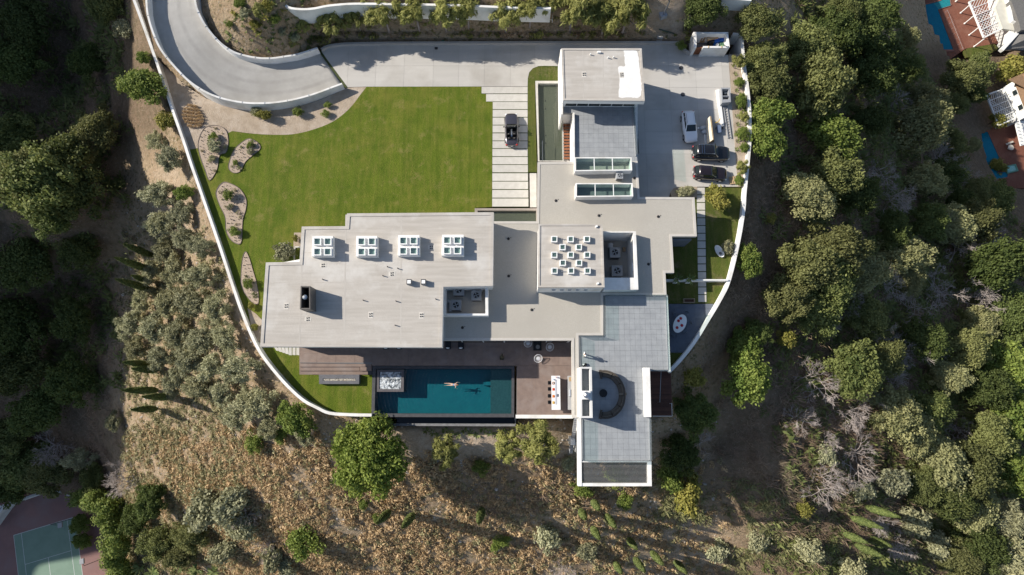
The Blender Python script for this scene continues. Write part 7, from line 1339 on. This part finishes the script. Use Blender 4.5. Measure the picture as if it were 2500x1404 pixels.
# ------------------------------------------------------------------ gravel beds with rows of small succulents
def bed(label, pts, seed, rings=3, kind=GRAVEL):
    pw = PP(smooth_closed(pts, 5), 0); t = struct("gravel_bed", MB().prism(pw, -.3, 0.025), kind, label); c = np.mean(pw, 0); part("edging", MB().ring(pw, [tuple((np.array(p) - c) * .975 + c) for p in pw], -.3, .06), mat("steel_edging", (0.16, 0.13, 0.11)), t, world=False)
    r = np.random.default_rng(seed); xs_ = [p[0] for p in pw]; ys_ = [p[1] for p in pw]; g = []
    for yv in np.arange(min(ys_), max(ys_), 0.46):
        for xv in np.arange(min(xs_), max(xs_), 0.46): g.append((xv + r.uniform(-.14, .14) + (.23 if int(yv / 0.46) % 2 else 0), yv + r.uniform(-.14, .14)))
    g = np.array(g); ok = inside(pw, g[:, 0], g[:, 1]); dd_ = dist_poly(pw, g[:, 0], g[:, 1]); ok &= (dd_ > .2) & ((dd_ < 1.35) | (r.uniform(0, 1, len(g)) < .45)); g = g[ok]; n = len(g)
    k = np.repeat(np.arange(n), 9); a = r.uniform(0, 6.28, n * 9); el = r.uniform(.3, 1.3, n * 9); ax = np.stack([np.cos(a) * np.cos(el), np.sin(a) * np.cos(el), np.sin(el)], 1); sz = np.repeat(r.uniform(.05, .10, n), 9)
    pos = np.stack([g[k, 0], g[k, 1], np.full(n * 9, .05)], 1) + ax * sz[:, None] * .6; me = leaf_mesh("succulents", pos, np.stack([-np.cos(a), -np.sin(a), np.full(n * 9, .6)], 1), ax, sz, sz * .42, r.uniform(0, 1, n * 9), LF['sage2'])
    q = g[r.choice(n, max(6, n // 9), replace=False)]; m2 = len(q) * 46; kk = np.repeat(np.arange(len(q)), 46); d = rdir(m2, r); d[:, 2] = np.abs(d[:, 2]); ss = np.repeat(r.uniform(.14, .36, len(q)), 46)
    o2 = link("bed_plants", leaf_mesh("bed_plants", np.stack([q[kk, 0], q[kk, 1], np.full(m2, .04)], 1) + d * ss[:, None] * r.uniform(.6, 1.15, m2)[:, None] * np.array([1, 1, 1.3]), d + r.normal(size=(m2, 3)) * .5, r.normal(size=(m2, 3)) + np.array([0, 0, .6]), ss * .32, ss * .12, np.repeat(r.uniform(0, .7, len(q)), 46) + r.uniform(0, .3, m2), LF['sage' if seed % 2 else 'dark'])); tag(o2, "small mixed cushion plants in the " + label.split(" with")[0], "plants", kind="stuff")
    o = link("succulents", me); tag(o, "rows of tiny dark succulents in the " + label.split(" with")[0], "succulents", kind="stuff")
LF['sage2'] = mat_leaf("succulent_leaves", (0.050, 0.040, 0.030), (0.105, 0.100, 0.060), None, 0)
bed("longest tapering gravel bed with succulents near the ramp", [(500, 312), (530, 306), (552, 318), (558, 345), (553, 372), (537, 380), (530, 415), (512, 441), (500, 415), (487, 378), (484, 345)], 1)
bed("oval gravel bed with succulents on the lawn", [(598, 342), (614, 339), (632, 350), (636, 363), (620, 378), (600, 395), (588, 418), (572, 423), (559, 414), (559, 397), (572, 365)], 2)
bed("egg-shaped gravel bed with succulents on the lawn", [(541, 447), (558, 446), (585, 460), (601, 485), (601, 510), (593, 540), (591, 585), (584, 597), (565, 588), (552, 565), (549, 530), (535, 500), (527, 470)], 3)
bed("leaf-shaped gravel bed with succulents by the west wall", [(600, 614), (609, 630), (618, 660), (629, 700), (632, 738), (622, 743), (607, 730), (590, 702), (588, 670), (592, 630)], 4)
gb = smooth_closed([(453, 262), (475, 256), (490, 272), (499, 290), (492, 310), (470, 315), (458, 305), (447, 285)], 4)
oo = PP(gb, 0); c = np.mean(oo, 0); struct("gravel_bed", MB().ring(oo, [tuple((np.array(p) - c) * .95 + c) for p in oo], -.3, .0), mat("steel_edging", (.1, .1, .1)), "round bed of brown feather grass beside the west wall")
struct("soil_bed", MB().prism(PP([(604, 752), (625, 766), (640, 782), (632, 835), (620, 826)], 0), -.3, .01), SOIL, "narrow soil bed with yellow shrubs against the west wall")
struct("soil_bed", MB().prism(PP([(718, 568), (742, 568), (740, 604), (716, 604), (700, 616), (680, 622), (672, 632), (668, 645), (700, 652), (740, 652), (740, 600), (716, 596)], 0)[:4], -.3, .01), SOIL, "small soil patch with agaves at the roof corner")

# ------------------------------------------------------------------ scrub, dry grass, brush (uncountable)
def scatter(name, label, n, test, blades, hgt, wid, spread, lf, seed, up=.7, lean=(0, 0), dome=0.0):
    r = np.random.default_rng(seed); X = r.uniform(XA + 4, XB - 4, n * 40); Y = r.uniform(YA + 4, YB - 4, n * 40); Zg = hzv(X, Y); zc = -Y * _s + (Zg - CAM_H) * _c; qx = 1250 + FPX * X / -zc; qy = 702 - FPX * (Y * _c + (Zg - CAM_H) * _s) / -zc
    clump_n = fbm(X, Y, 9.0) + .6 * fbm(X + 31, Y + 7, 25.0); w = test(qx, qy) * np.clip(.60 + .75 * clump_n, .05, 1); ok = (r.uniform(0, 1, len(X)) < w) & ~inside(PLATW, X, Y) & ~inside(RAMP_POLY, X, Y) & (dist_poly(RAMP_POLY, X, Y) > .5) & (Zg > -38) & (qx > -30) & (qx < 2530) & (qy < 1430)
    X, Y, Zg = X[ok][:n], Y[ok][:n], Zg[ok][:n]; m = len(X); k = np.repeat(np.arange(m), blades); N_ = m * blades; a = r.uniform(0, 6.28, N_); el = r.uniform(.25, 1.45, N_); s_ = np.repeat(r.uniform(.5, 1.25, m) + .7 * r.uniform(0, 1, m) ** 5, blades) * r.uniform(.7, 1.2, N_); L = hgt * s_
    ax = np.stack([np.cos(a) * np.cos(el) + lean[0], np.sin(a) * np.cos(el) + lean[1], np.sin(el) * up + .1], 1); ax /= np.linalg.norm(ax, axis=1, keepdims=True)
    pos = np.stack([X[k], Y[k], Zg[k]], 1) + ax * (L * .5)[:, None] + r.normal(size=(N_, 3)) * spread * np.array([1, 1, .3]); nr = np.stack([-np.cos(a) * .5, -np.sin(a) * .5, np.ones(N_)], 1) + r.normal(size=(N_, 3)) * .35
    if dome:                                       # cushion-shaped tufts
        d = rdir(N_, r); d[:, 2] = np.abs(d[:, 2]); pos = np.stack([X[k], Y[k], Zg[k] - .05], 1) + d * (dome * s_ * r.uniform(.7, 1.1, N_))[:, None] * np.array([1, 1, .85]); nr = d + r.normal(size=(N_, 3)) * .45; ax = d * .6 + r.normal(size=(N_, 3)) * .5 + np.array([0, 0, .5])
    tint = np.repeat(r.uniform(0, 1, m), blades) * .65 + r.uniform(0, .35, N_); o = link(name, leaf_mesh(name, pos, nr, ax, L * .5, wid * s_, tint, LF[lf])); tag(o, label, name.split("_")[-1], kind="stuff"); return o
def box_w(x0, x1, y0, y1, soft=60): return lambda qx, qy: np.clip((qx - x0) / soft, 0, 1) * np.clip((x1 - qx) / soft, 0, 1) * np.clip((qy - y0) / soft, 0, 1) * np.clip((y1 - qy) / soft, 0, 1)
def both(*f): return lambda qx, qy: np.clip(sum(g(qx, qy) for g in f), 0, 1)
sand = lambda qx, qy: np.exp(-(((qx - 1130) / 190) ** 2 + ((qy - 1080) / 45) ** 2))
south = lambda qx, qy: np.clip((qy - 1030 - np.clip((700 - qx) * -.2, 0, 60)) / 60, 0, 1) * np.clip((qx - 300) / 40, 0, 1) * np.clip((1800 - qx) / 200, 0, 1) * np.clip(1 - 1.3 * sand(qx, qy), 0, 1)
west = lambda qx, qy: .6 * np.clip((qx - 290) / 40, 0, 1) * np.clip((600 - qx) / 60, 0, 1) * np.clip((qy - 520) / 200, 0, 1)
scatter("dry_grass", "straw-brown grass tufts covering the south slope", 8500, lambda qx, qy: south(qx, qy) * np.clip((1500 - qx) / 500, .35, 1) * np.clip((qx - 250) / 350, .3, 1), 30, .34, .055, 0, 'dry', 1, dome=.40)
scatter("sage_scrub", "grey-green sage tufts on the dry slopes", 5600, both(lambda qx, qy: south(qx, qy) * np.clip((900 - qx) / 500, .3, 1), west), 30, .34, .055, 0, 'sage', 2, dome=.42)
scatter("leaf_brush", "brown brush and leaf litter under the east wood", 5200, both(lambda qx, qy: np.clip((qx - 1700) / 120, 0, 1) * np.clip((qy - 100) / 200, .15, 1), lambda qx, qy: .5 * np.clip((300 - qx) / 60, 0, 1), lambda qx, qy: .5 * np.exp(-(((qx - 1300) / 300) ** 2 + ((qy - 1200) / 50) ** 2))), 18, .75, .035, .3, 'twig', 3)
scatter("green_scrub", "low dark green scrub between the trees of the east slope", 4200, both(lambda qx, qy: .8 * np.clip((qx - 1850) / 150, 0, 1), lambda qx, qy: .5 * np.clip((330 - qx) / 60, 0, 1) * np.clip((1000 - qy) / 100, 0, 1)), 28, .8, .11, .45, 'oak', 4)
scatter("yellow_brush", "yellowish brush around the right-hand cypresses", 1500, both(box_w(1750, 2350, 1150, 1430), box_w(1560, 1760, 1130, 1300)), 24, .7, .06, .25, 'pale', 5)
scatter("meadow_grass", "long combed brown grass of the meadow around the dead tree", 2600, box_w(1880, 2240, 930, 1330, 40), 18, 1.1, .028, .3, 'twig', 6, lean=(.5, -.25))
scatter("bank_plants", "low planting on the bank above the driveway", 2200, both(box_w(760, 1700, 40, 100, 14), box_w(700, 800, 60, 110, 10)), 26, .34, .07, 0, 'pepper', 7, dome=.40)
scatter("bank_litter", "dark litter on the bank above the driveway", 1500, box_w(780, 1660, 55, 104, 12), 14, .4, .04, .18, 'twig', 8)
scatter("loop_plants", "rows of young succulents on the bank inside the ramp loop", 2300, lambda qx, qy: ((qx > 545) & (qx < 780) & (qy > -20) & (qy < 128) & (np.hypot(qx - 700, qy + 10) < 190)) * .9, 14, .34, .075, .08, 'strap', 9)
scatter("loop_flowers", "yellow flowering cushions inside the ramp loop", 260, lambda qx, qy: ((qx > 560) & (qx < 720) & (qy > 10) & (qy < 95)) * .8, 20, .5, .10, .15, 'yellow', 10)
# brown feather grass in the round bed
fg = PP([(a, b) for a, b in gb], 0); r = np.random.default_rng(12); X = r.uniform(P(445, 285)[0], P(500, 285)[0], 4000); Y = r.uniform(P(470, 316)[1], P(470, 255)[1], 4000); ok = inside(fg, X, Y) & ((np.sin(Y * 13 + 1.2 * np.sin(X * 2.2)) > .1)); X, Y = X[ok], Y[ok]; n = len(X); a = r.uniform(0, 6.28, n); ax = np.stack([np.cos(a) * .5, np.sin(a) * .5 - .2, np.ones(n)], 1)
o = link("feather_grass", leaf_mesh("feather_grass", np.stack([X, Y, np.full(n, .2)], 1), r.normal(size=(n, 3)) + np.array([0, 0, .3]), ax, .28, .025, r.uniform(0, 1, n), LF['dry'])); tag(o, "rows of brown feather grass in the round bed", "grass", kind="stuff")
# pale stones lying on the dry slopes
r = np.random.default_rng(21); mb = MB(); cnt = 0
while cnt < 1500:
    qx, qy = r.uniform(300, 1750), r.uniform(480, 1404)
    if inside(PLATW, *np.array(P(qx, qy, -3))[:, None])[0]: continue
    if qy < 1020 and qx > 640: continue
    x, y, z = ground_at(qx, qy); s_ = r.uniform(.06, .2) * (1 if r.uniform() < .9 else 1.8); n0 = len(mb.v); mb.ell(x, y, z, s_, s_ * r.uniform(.6, 1), s_ * .6, 5, 3, r.uniform(0, 3)); cnt += 1
o = link("loose_stones", mesh_of("loose_stones", mb, mat("pale_stone", (0.50, 0.46, 0.41), (0.38, 0.34, 0.30), 2.0))); tag(o, "pale loose stones scattered over the dry slopes", "stones", kind="stuff")
# ------------------------------------------------------------------ garden court at the lower left
CZ = COURT_Z
RED = mat("court_red", (0.265, 0.155, 0.14), (0.22, 0.125, 0.115), .5, c3=(0.26, 0.18, 0.17), s3=.25); GRN = mat("court_green", (0.21, 0.30, 0.235), (0.18, 0.265, 0.205), .5)
ct = struct("tennis_court", MB().prism(PP([(-60, 1235), (20, 1217), (125, 1192), (175, 1210), (250, 1260), (270, 1460), (-60, 1460)], CZ), CZ - .5, CZ), RED, "red and green tennis court at the bottom left")
a, b, c, d = [np.array(P(*p, CZ)) for p in ((33.3, 1307), (161, 1269), (192.5, 1404), (41.5, 1404))]
# a true court rectangle laid along the base line
ex = (b - a) / np.linalg.norm(b - a); ey = np.array([ex[1], -ex[0]]); Wd = float(np.linalg.norm(b - a)) + 2.2; Wd = 10.97; Ln = 23.77
def cp(u, v): return tuple(a + ex * u + ey * v)
part("playing_surface", MB().prism([cp(0, 0), cp(Wd, 0), cp(Wd, Ln), cp(0, Ln)], CZ - .1, CZ + .006), GRN, ct, world=False)
LINE = mat("court_line", (0.62, 0.64, 0.62), (0.5, 0.52, 0.5), 3)
def cl(u0, v0, u1, v1, w=.07):
    p, q = np.array(cp(u0, v0)), np.array(cp(u1, v1)); part("line", MB().wall([tuple(p), tuple(q)], w, CZ + .011, CZ), LINE, ct, world=False)
cl(0, 0, Wd, 0, .1); cl(0, 0, 0, Ln); cl(Wd, 0, Wd, Ln); cl(1.37, 0, 1.37, Ln); cl(Wd - 1.37, 0, Wd - 1.37, Ln); cl(1.37, 5.49, Wd - 1.37, 5.49); cl(Wd / 2, 5.49, Wd / 2, 18.3)
wl = PP([(-40, 1252), (14, 1232), (124, 1194), (172, 1210)], CZ + 2.2); solo("court_wall", MB().wall(wl, .35, CZ + 2.2, CZ - .5), mat("court_wall_grey", (0.66, 0.65, 0.63), (0.52, 0.51, 0.50), .6), "pale wall behind the base line of the tennis court", "wall")
wl = PP([(14, 1232), (2, 1246), (-30, 1290)], CZ + 2.2); solo("court_wall", MB().wall(wl, .35, CZ + 2.2, CZ - .5), MATS["court_wall_grey"], "pale wall turning down the left side of the tennis court", "wall")
for lab, hx, hy, bx, by in (("square court floodlight on a thin pole by the base line", 147, 1282, 172, 1262), ("square court floodlight on a thin pole by the side line", 200.5, 1370.5, 250, 1356)):
    bx_, by_ = P(bx + 20, by, CZ); hz_ = CZ + 6.5; hx_, hy_ = P(hx, hy, hz_); t = thing("floodlight", lab, "lamp", (bx_, by_, CZ), 0, "court floodlights"); part("pole", MB().tube([(bx_, by_, CZ - .1), (bx_, by_, hz_ - .1), ((bx_ + hx_) / 2, (by_ + hy_) / 2, hz_ + .05), (hx_, hy_, hz_)], .05, 6), DARKM, t); part("lamp_head", MB().box(hx_, hy_, hz_, .75, .85, .3, .2), GREYM, t, bev=.05)
# ------------------------------------------------------------------ neighbouring gardens and houses on the right
NZ = NB_Z
BRICK = mat("brick_paving", (0.215, 0.085, 0.055), (0.17, 0.068, 0.045), 3.0, c3=(0.24, 0.115, 0.08), s3=.4); NW = mat("neighbour_white", (0.80, 0.80, 0.78), (0.74, 0.74, 0.72), .5)
BLUEP = mat("pool_plaster_blue", (0.05, 0.34, 0.42), (0.04, 0.29, 0.38), 1.0); NWAT = mat_glass("garden_pool_water", (0.55, 0.86, 0.90), .02, .1, 2.0)
po = [(2221, -30), (2330, -30), (2360, -20), (2470, -20), (2470, 100), (2360, 118), (2352, 122), (2310, 152), (2288, 150), (2278, 126)]
pool1 = [(2244, 15), (2277, 7), (2296, 2), (2318, -12), (2322, 14), (2291, 24), (2328, 121), (2277, 121), (2262, 60)]
def patio_with_pool(label, ppx, poolpx, lab2, nm):
    """brick sheets laid around the pool: a ground sheet with the pool set in as a raised shell"""
    st_ = struct("brick_patio", MB().prism(PP(ppx, NZ), NZ - 2.0, NZ), BRICK, label); pw = PP(poolpx, NZ + .12); c = np.mean(pw, 0)
    t = thing("garden_pool", lab2, "pool", (c[0], c[1], NZ)); part("shell", MB().prism(pw, NZ, NZ + .02), BLUEP, t); part("coping", MB().ring([tuple((np.array(p) - c) * 1.06 + c) for p in pw], pw, NZ, NZ + .14), mat("brick_coping", (0.26, 0.12, 0.09)), t); part("water", MB().prism([tuple((np.array(p) - c) * 1.005 + c) for p in pw], NZ + .08, NZ + .10), NWAT, t); return st_, t
pa1, t1 = patio_with_pool("red brick patio around the upper neighbour's pool", po, pool1, "turquoise pool beside the red brick patio at the top right", 0)
part("steps", MB().prism(PP([(2280, 8), (2297, 2), (2318, -11), (2321, 13), (2292, 22)], NZ + .1), NZ + .02, NZ + .06), mat("pool_step_pale", (0.25, 0.42, 0.40)), t1)
struct("lawn", MB().prism(PP([(2352, 124), (2362, 118), (2420, 100), (2440, 118), (2400, 140), (2360, 140)], NZ), NZ - .5, NZ - .02), LAWN2, "scrap of lawn below the red brick patio")
# low safety rail on the patio
rl = thing("patio_rail", "thin grey safety rail along the brick patio beside the pool", "rail", (*P(2330, 70, NZ), NZ))
pts = [(2306, 30), (2312, 24), (2316, 31), (2352, 121)]
part("top_rail", MB().tube([(*P(a_, b_, NZ + 1), NZ + 1) for a_, b_ in pts], .022, 5), GREYM, rl)
for k in range(8): a_, b_ = 2314 + k * 5.2, 26 + k * 13; x, y = P(a_, b_, NZ + 1); part("post", MB().tube([(x, y, NZ), (x, y, NZ + 1)], .02, 5), GREYM, rl)
def lattice(name, label, quad_px, z, posts, nu, nv, skip=None, beams=True, shade=NW):
    """white pergola: border beams, a diagonal lattice of laths and posts"""
    A_, B_, C_, D_ = [np.array(P(*p, z)) for p in quad_px]; t = thing(name, label, "pergola", (*P(*posts[0], NZ), NZ))
    f = lambda u, v: tuple((A_ * (1 - u) + B_ * u) * (1 - v) + (D_ * (1 - u) + C_ * u) * v)
    for p, q in (((0, 0), (1, 0)), ((1, 0), (1, 1)), ((1, 1), (0, 1)), ((0, 1), (0, 0))): part("beam", MB().wall([f(*p), f(*q)], .28, z + .1, z - .18), shade, t)
    n = nu + nv
    for k in range(1, n):                          # laths both ways
        for dr in (1, -1):
            pts_ = []
            for s_ in np.linspace(0, 1, 60):
                u = (s_ * n - (k if dr == 1 else n - k) + (0 if dr == 1 else 0)) / nu if dr == 1 else (k - s_ * n) / nu; v = s_ * n / nv if dr == 1 else s_ * n / nv
                if dr == 1: u = (s_ * n - k + nv) / nu - nv / nu + k * 0; u = (s_ * n - k) / nu + 0.0; u = u + nv * 0
                if 0 <= u <= 1 and 0 <= v <= 1: pts_.append((u, v))
            if len(pts_) >= 2 and not (skip and skip(*[(pts_[0][i] + pts_[-1][i]) / 2 for i in (0, 1)])): part("lath", MB().wall([f(*pts_[0]), f(*pts_[-1])], .085, z + (.03 if dr == 1 else 0), z - (.0 if dr == 1 else .03)), shade, t)
    for u in (.2, .4, .6, .8): part("rafter", MB().wall([f(0, u), f(1, u)], .13, z + .2, z + .05), shade, t)
    for (hx, hy) in posts: x, y = P(hx, hy, NZ); part("post", MB().box(x, y, (NZ + z) / 2 - .1, .18, .18, z - NZ - .2), NW, t); part("post_base", MB().box(x, y, NZ + .1, .3, .3, .2), NW, t)
    return t
lattice("lattice_pergola", "white lattice pergola over the upper brick patio", [(2366, 5), (2436, -22), (2461, 62), (2402, 92)], NZ + 3.0, [(2345, 32), (2354.5, 58), (2366, 86), (2378, 114), (2333, 4)], 9, 12)
hs = thing("neighbour_house", "white house with pale balcony and grey roof at the top right corner", "house", (*P(2480, 60, NZ), NZ))
part("wall", MB().prism([P(*p, NZ + 3.4) for p in ((2440, -30), (2540, -30), (2540, 100), (2472, 92), (2450, 40))], NZ - 1, NZ + 3.3), NW, hs)
part("balcony", MB().prism(PP([(2430, 18), (2456, -30), (2470, 8), (2489, 56), (2488, 76), (2448, 70)], NZ + 3.6), NZ + 3.1, NZ + 3.6), mat("balcony_cream", (0.62, 0.60, 0.52), (0.55, 0.53, 0.46), 1.0), hs)
part("parapet", MB().wall(PP([(2452, -30), (2466, 10), (2474, 50), (2486, 56), (2488, 76)], NZ + 4.4), .22, NZ + 4.4, NZ + 3.5), NW, hs)
part("roof", MB().add([(*P(2484, 78, NZ + 3.8), NZ + 3.8), (*P(2446, 122, NZ + 3.2), NZ + 3.2), (*P(2560, 110, NZ + 3.2), NZ + 3.2), (*P(2560, 70, NZ + 6), NZ + 6), (*P(2484, 78, NZ + 3.8), NZ + 3.5), (*P(2446, 122, NZ + 3.2), NZ + 2.9), (*P(2560, 110, NZ + 3.2), NZ + 2.9), (*P(2560, 70, NZ + 6), NZ + 5.7)], [(0, 1, 2, 3), (7, 6, 5, 4), (0, 4, 5, 1), (1, 5, 6, 2), (2, 6, 7, 3), (3, 7, 4, 0)]), mat("grey_shingle", (0.17, 0.165, 0.16), (0.13, 0.125, 0.12), 3), hs)
part("gutter_board", MB().wall(PP([(2446, 122), (2484, 80)], NZ + 3.9), .7, NZ + 4.0, NZ + 3.2), NW, hs)
part("roof", MB().prism(PP([(2468, 0), (2560, -30), (2560, 66), (2492, 74), (2488, 55)], NZ + 5.0), NZ + 3.4, NZ + 5.0), MATS["grey_shingle"], hs)
# lower neighbour
po2 = [(2400, 300), (2440, 290), (2540, 330), (2540, 460), (2410, 460), (2392, 440)]
pool2 = [(2383, 320), (2412, 322), (2440, 385), (2436, 420), (2462, 418), (2460, 432), (2404, 443), (2398, 428), (2408, 415)]
pa2, t2 = patio_with_pool("sunlit brick patio of the lower neighbour's garden", po2, pool2, "blue pool half hidden by trees at the right edge", 1)
sp2 = thing("garden_spa", "small green-rimmed spa at the end of the right-hand pool", "spa", (*P(2470, 412, NZ), NZ)); part("rim", MB().ring(PP([(2455, 405), (2480, 400), (2487, 417), (2460, 424)], NZ + .3), PP([(2459, 407), (2478, 403), (2483, 415), (2462, 420)], NZ + .3), NZ, NZ + .3), mat("spa_green", (0.14, 0.30, 0.22)), sp2); part("water", MB().prism(PP([(2458, 406), (2479, 402), (2484, 416), (2461, 421)], NZ + .2), NZ, NZ + .2), mat("spa_water", (0.35, 0.62, 0.55), (0.22, 0.5, 0.45), 3, rough=.1), sp2)
h2 = thing("neighbour_house", "white gabled house with square windows and brown roof at the right edge", "house", (*P(2490, 260, NZ), NZ)); HZ = NZ + 6.0
def qd(nm, pts, m, th=.15): return part(nm, MB().quad(*[(*P(a_, b_, z_), z_) for a_, b_, z_ in pts], th=th), m, h2)
# the visible west front is sloping white siding between eaves and terrace
fw = [(2462, 197), (2560, 250), (2560, 262), (2500, 290)]
A_, B_, C_, D_ = np.array(P(2452, 212, NZ + 2.6)), np.array(P(2484, 296, NZ + 2.6)), np.array(P(2560, 262, NZ + 2.6)), np.array(P(2540, 180, NZ + 2.6))
wall2 = part("wall", MB().prism([tuple(A_), tuple(B_), tuple(C_), tuple(D_)], NZ - 1, NZ + 5.6), NW, h2)
dn = (B_ - A_) / np.linalg.norm(B_ - A_); nr_ = np.array([-dn[1], dn[0]]); nr_ = nr_ if nr_[0] < 0 else -nr_; ang = math.atan2(dn[1], dn[0]); Lw = np.linalg.norm(B_ - A_)
for k, tpos in enumerate((.3, .72)):
    c_ = A_ + (B_ - A_) * tpos + nr_ * .03; w_ = part("window", MB().box(c_[0], c_[1], NZ + 4.4, 1.1, .08, 1.1, ang), DKGLASS, wall2); fr_ = MB()
    for u, z_, su, sz in ((0, .62, 1.4, .14), (0, -.62, 1.4, .14), (-.62, 0, .14, 1.1), (.62, 0, .14, 1.1)): fr_.box(c_[0] + dn[0] * u + nr_[0] * .03, c_[1] + dn[1] * u + nr_[1] * .03, NZ + 4.4 + z_, su, .10, sz, ang)
    part("window_frame", fr_, NW, w_)
E1_, E2_ = A_ + nr_ * .4 - dn * .4, B_ + nr_ * .4 + dn * .4; R1_, R2_ = (A_ + D_) / 2, (B_ + C_) / 2
part("roof", MB().add([(*E1_, NZ + 5.6), (*E2_, NZ + 5.6), (*R2_, NZ + 8.4), (*R1_, NZ + 8.4), (*E1_, NZ + 5.35), (*E2_, NZ + 5.35), (*R2_, NZ + 8.1), (*R1_, NZ + 8.1)], [(3, 2, 1, 0), (4, 5, 6, 7), (1, 0, 4, 5), (2, 1, 5, 6), (3, 2, 6, 7), (0, 3, 7, 4)]), mat("brown_shingle", (0.27, 0.17, 0.10), (0.20, 0.125, 0.075), 4, bump=.4), h2)
qd("roof", [(2462, 194, NZ + 6.3), (2500, 178, NZ + 6.3), (2560, 190, NZ + 7), (2560, 244, NZ + 7)], MATS["brown_shingle"])
B2 = B_ + dn * .3; c2 = B_ + dn * 3.2
part("balcony", MB().prism([tuple(B_ + nr_ * .2), tuple(B_ + dn * 5.5 + nr_ * .9), tuple(B_ + dn * 5.5 - nr_ * 4), tuple(B_ - nr_ * 4)], NZ + 2.0, NZ + 2.3), NW, h2)
for k in range(7): c_ = B_ + dn * (.4 + k * .8) + nr_ * (.2 + .12 * k); part("baluster", MB().box(c_[0], c_[1], NZ + 2.75, .10, .10, .9), NW, h2)
part("handrail", MB().wall([tuple(B_ + nr_ * .2), tuple(B_ + dn * 5.5 + nr_ * .95)], .14, NZ + 3.3, NZ + 3.2), NW, h2)
lattice("lattice_pergola", "white lattice pergola in front of the lower neighbour's house", [(2408, 232), (2448, 218), (2480, 288), (2438, 306)], NZ + 3.0, [(2402, 240), (2430, 312), (2446, 305)], 8, 10)
tb2 = thing("patio_table", "pale round table with a bench on the lower brick patio", "table", (*P(2468, 358, NZ), NZ)); x, y = P(2468, 360, NZ + .7); part("top", MB().lathe([(.65, NZ + .68), (.65, NZ + .74)], x, y, 16), mat("stone_table", (0.5, 0.48, 0.43)), tb2); part("leg", MB().lathe([(.2, NZ), (.1, NZ + .68)], x, y, 10), MATS["stone_table"], tb2); part("bench", MB().box(x + .2, y + 1.2, NZ + .4, 1.8, .4, .1, .4), MATS["stone_table"], tb2)
# ------------------------------------------------------------------ north-east yard bits
x, y, z = ground_at(1617, 40); lp = thing("utility_pole", "leaning grey steel pole at the top of the bank", "pole", (x, y, z)); part("pole", MB().tube([(x, y, z - .3), (x + .15, y - .1, z + 3), (*P(1628, -10, z + 7), z + 7)], [.13, .11, .08], 8), STEEL, lp); part("footing", MB().box(x, y, z + .2, .9, .8, .6, .4), GREYM, lp)
x, y, z = ground_at(1346, 45); tr_ = thing("wheelbarrow", "white tubular trolley with a red handle at the end of the retaining wall", "trolley", (x, y, z)); part("frame", MB().tube([(x - .5, y + .7, z + .6), (x - .5, y - .5, z + .5), (x + .1, y - .6, z + .5), (x + .1, y + .5, z + .6)], .05, 6), OFFW, tr_); part("handle", MB().tube([(x + .1, y + .5, z + .6), (x + .9, y + .9, z + .9)], .05, 6), mat("red_grip", (0.45, .04, .04)), tr_); part("leg", MB().tube([(x - .5, y + .7, z + .6), (x - .5, y + .7, z)], .04, 6), OFFW, tr_); part("leg", MB().tube([(x + .1, y - .6, z + .5), (x + .1, y - .6, z)], .04, 6), OFFW, tr_)
for k in range(2): x, y, z = ground_at(1611 - k * 2, 92 + k * 7.5); solo("stone_step", MB().box(x, y, z + .02, .75, .34, .22, -.2), CONC2, ["upper", "lower"][k] + " pale stone step on the bank left of the bin enclosure", "step", group="bank steps")
x, y, z = ground_at(1082, 103); solo("valve_box", MB().lathe([(.22, z), (.22, z + .3), (.15, z + .34)], x, y, 12), mat("valve_green", (0.06, 0.22, 0.14)), "small green valve lid on the bank above the driveway", "lid")
x, y = P(1065, 118); solo("drain_grate", MB().box(x, y, .012, .42, .36, .024), DARKM, "small dark drain grate in the shaded driveway edge", "drain")
solo("irrigation_pipe", MB().tube([(*P(1617, 52, 2.6), hz(*P(1617, 52, 2.6)) + .1), (*P(1650, 64, 2), hz(*P(1650, 64, 2)) + .1), (*P(1690, 78, 1.5), hz(*P(1690, 78, 1.5)) + .1)], .09, 6), mat("pipe_green", (0.07, 0.1, 0.08)), "dark pipe running across the bare bank to the bin enclosure", "pipe")
x, y, z = ground_at(1768, 18); solo("retaining_wall", MB().wall([(x - 2.8, y + .4), (x + 3, y - .1)], .3, z + 1.6, z - .5), WHITE, "short white wall among trees at the top edge", "wall")
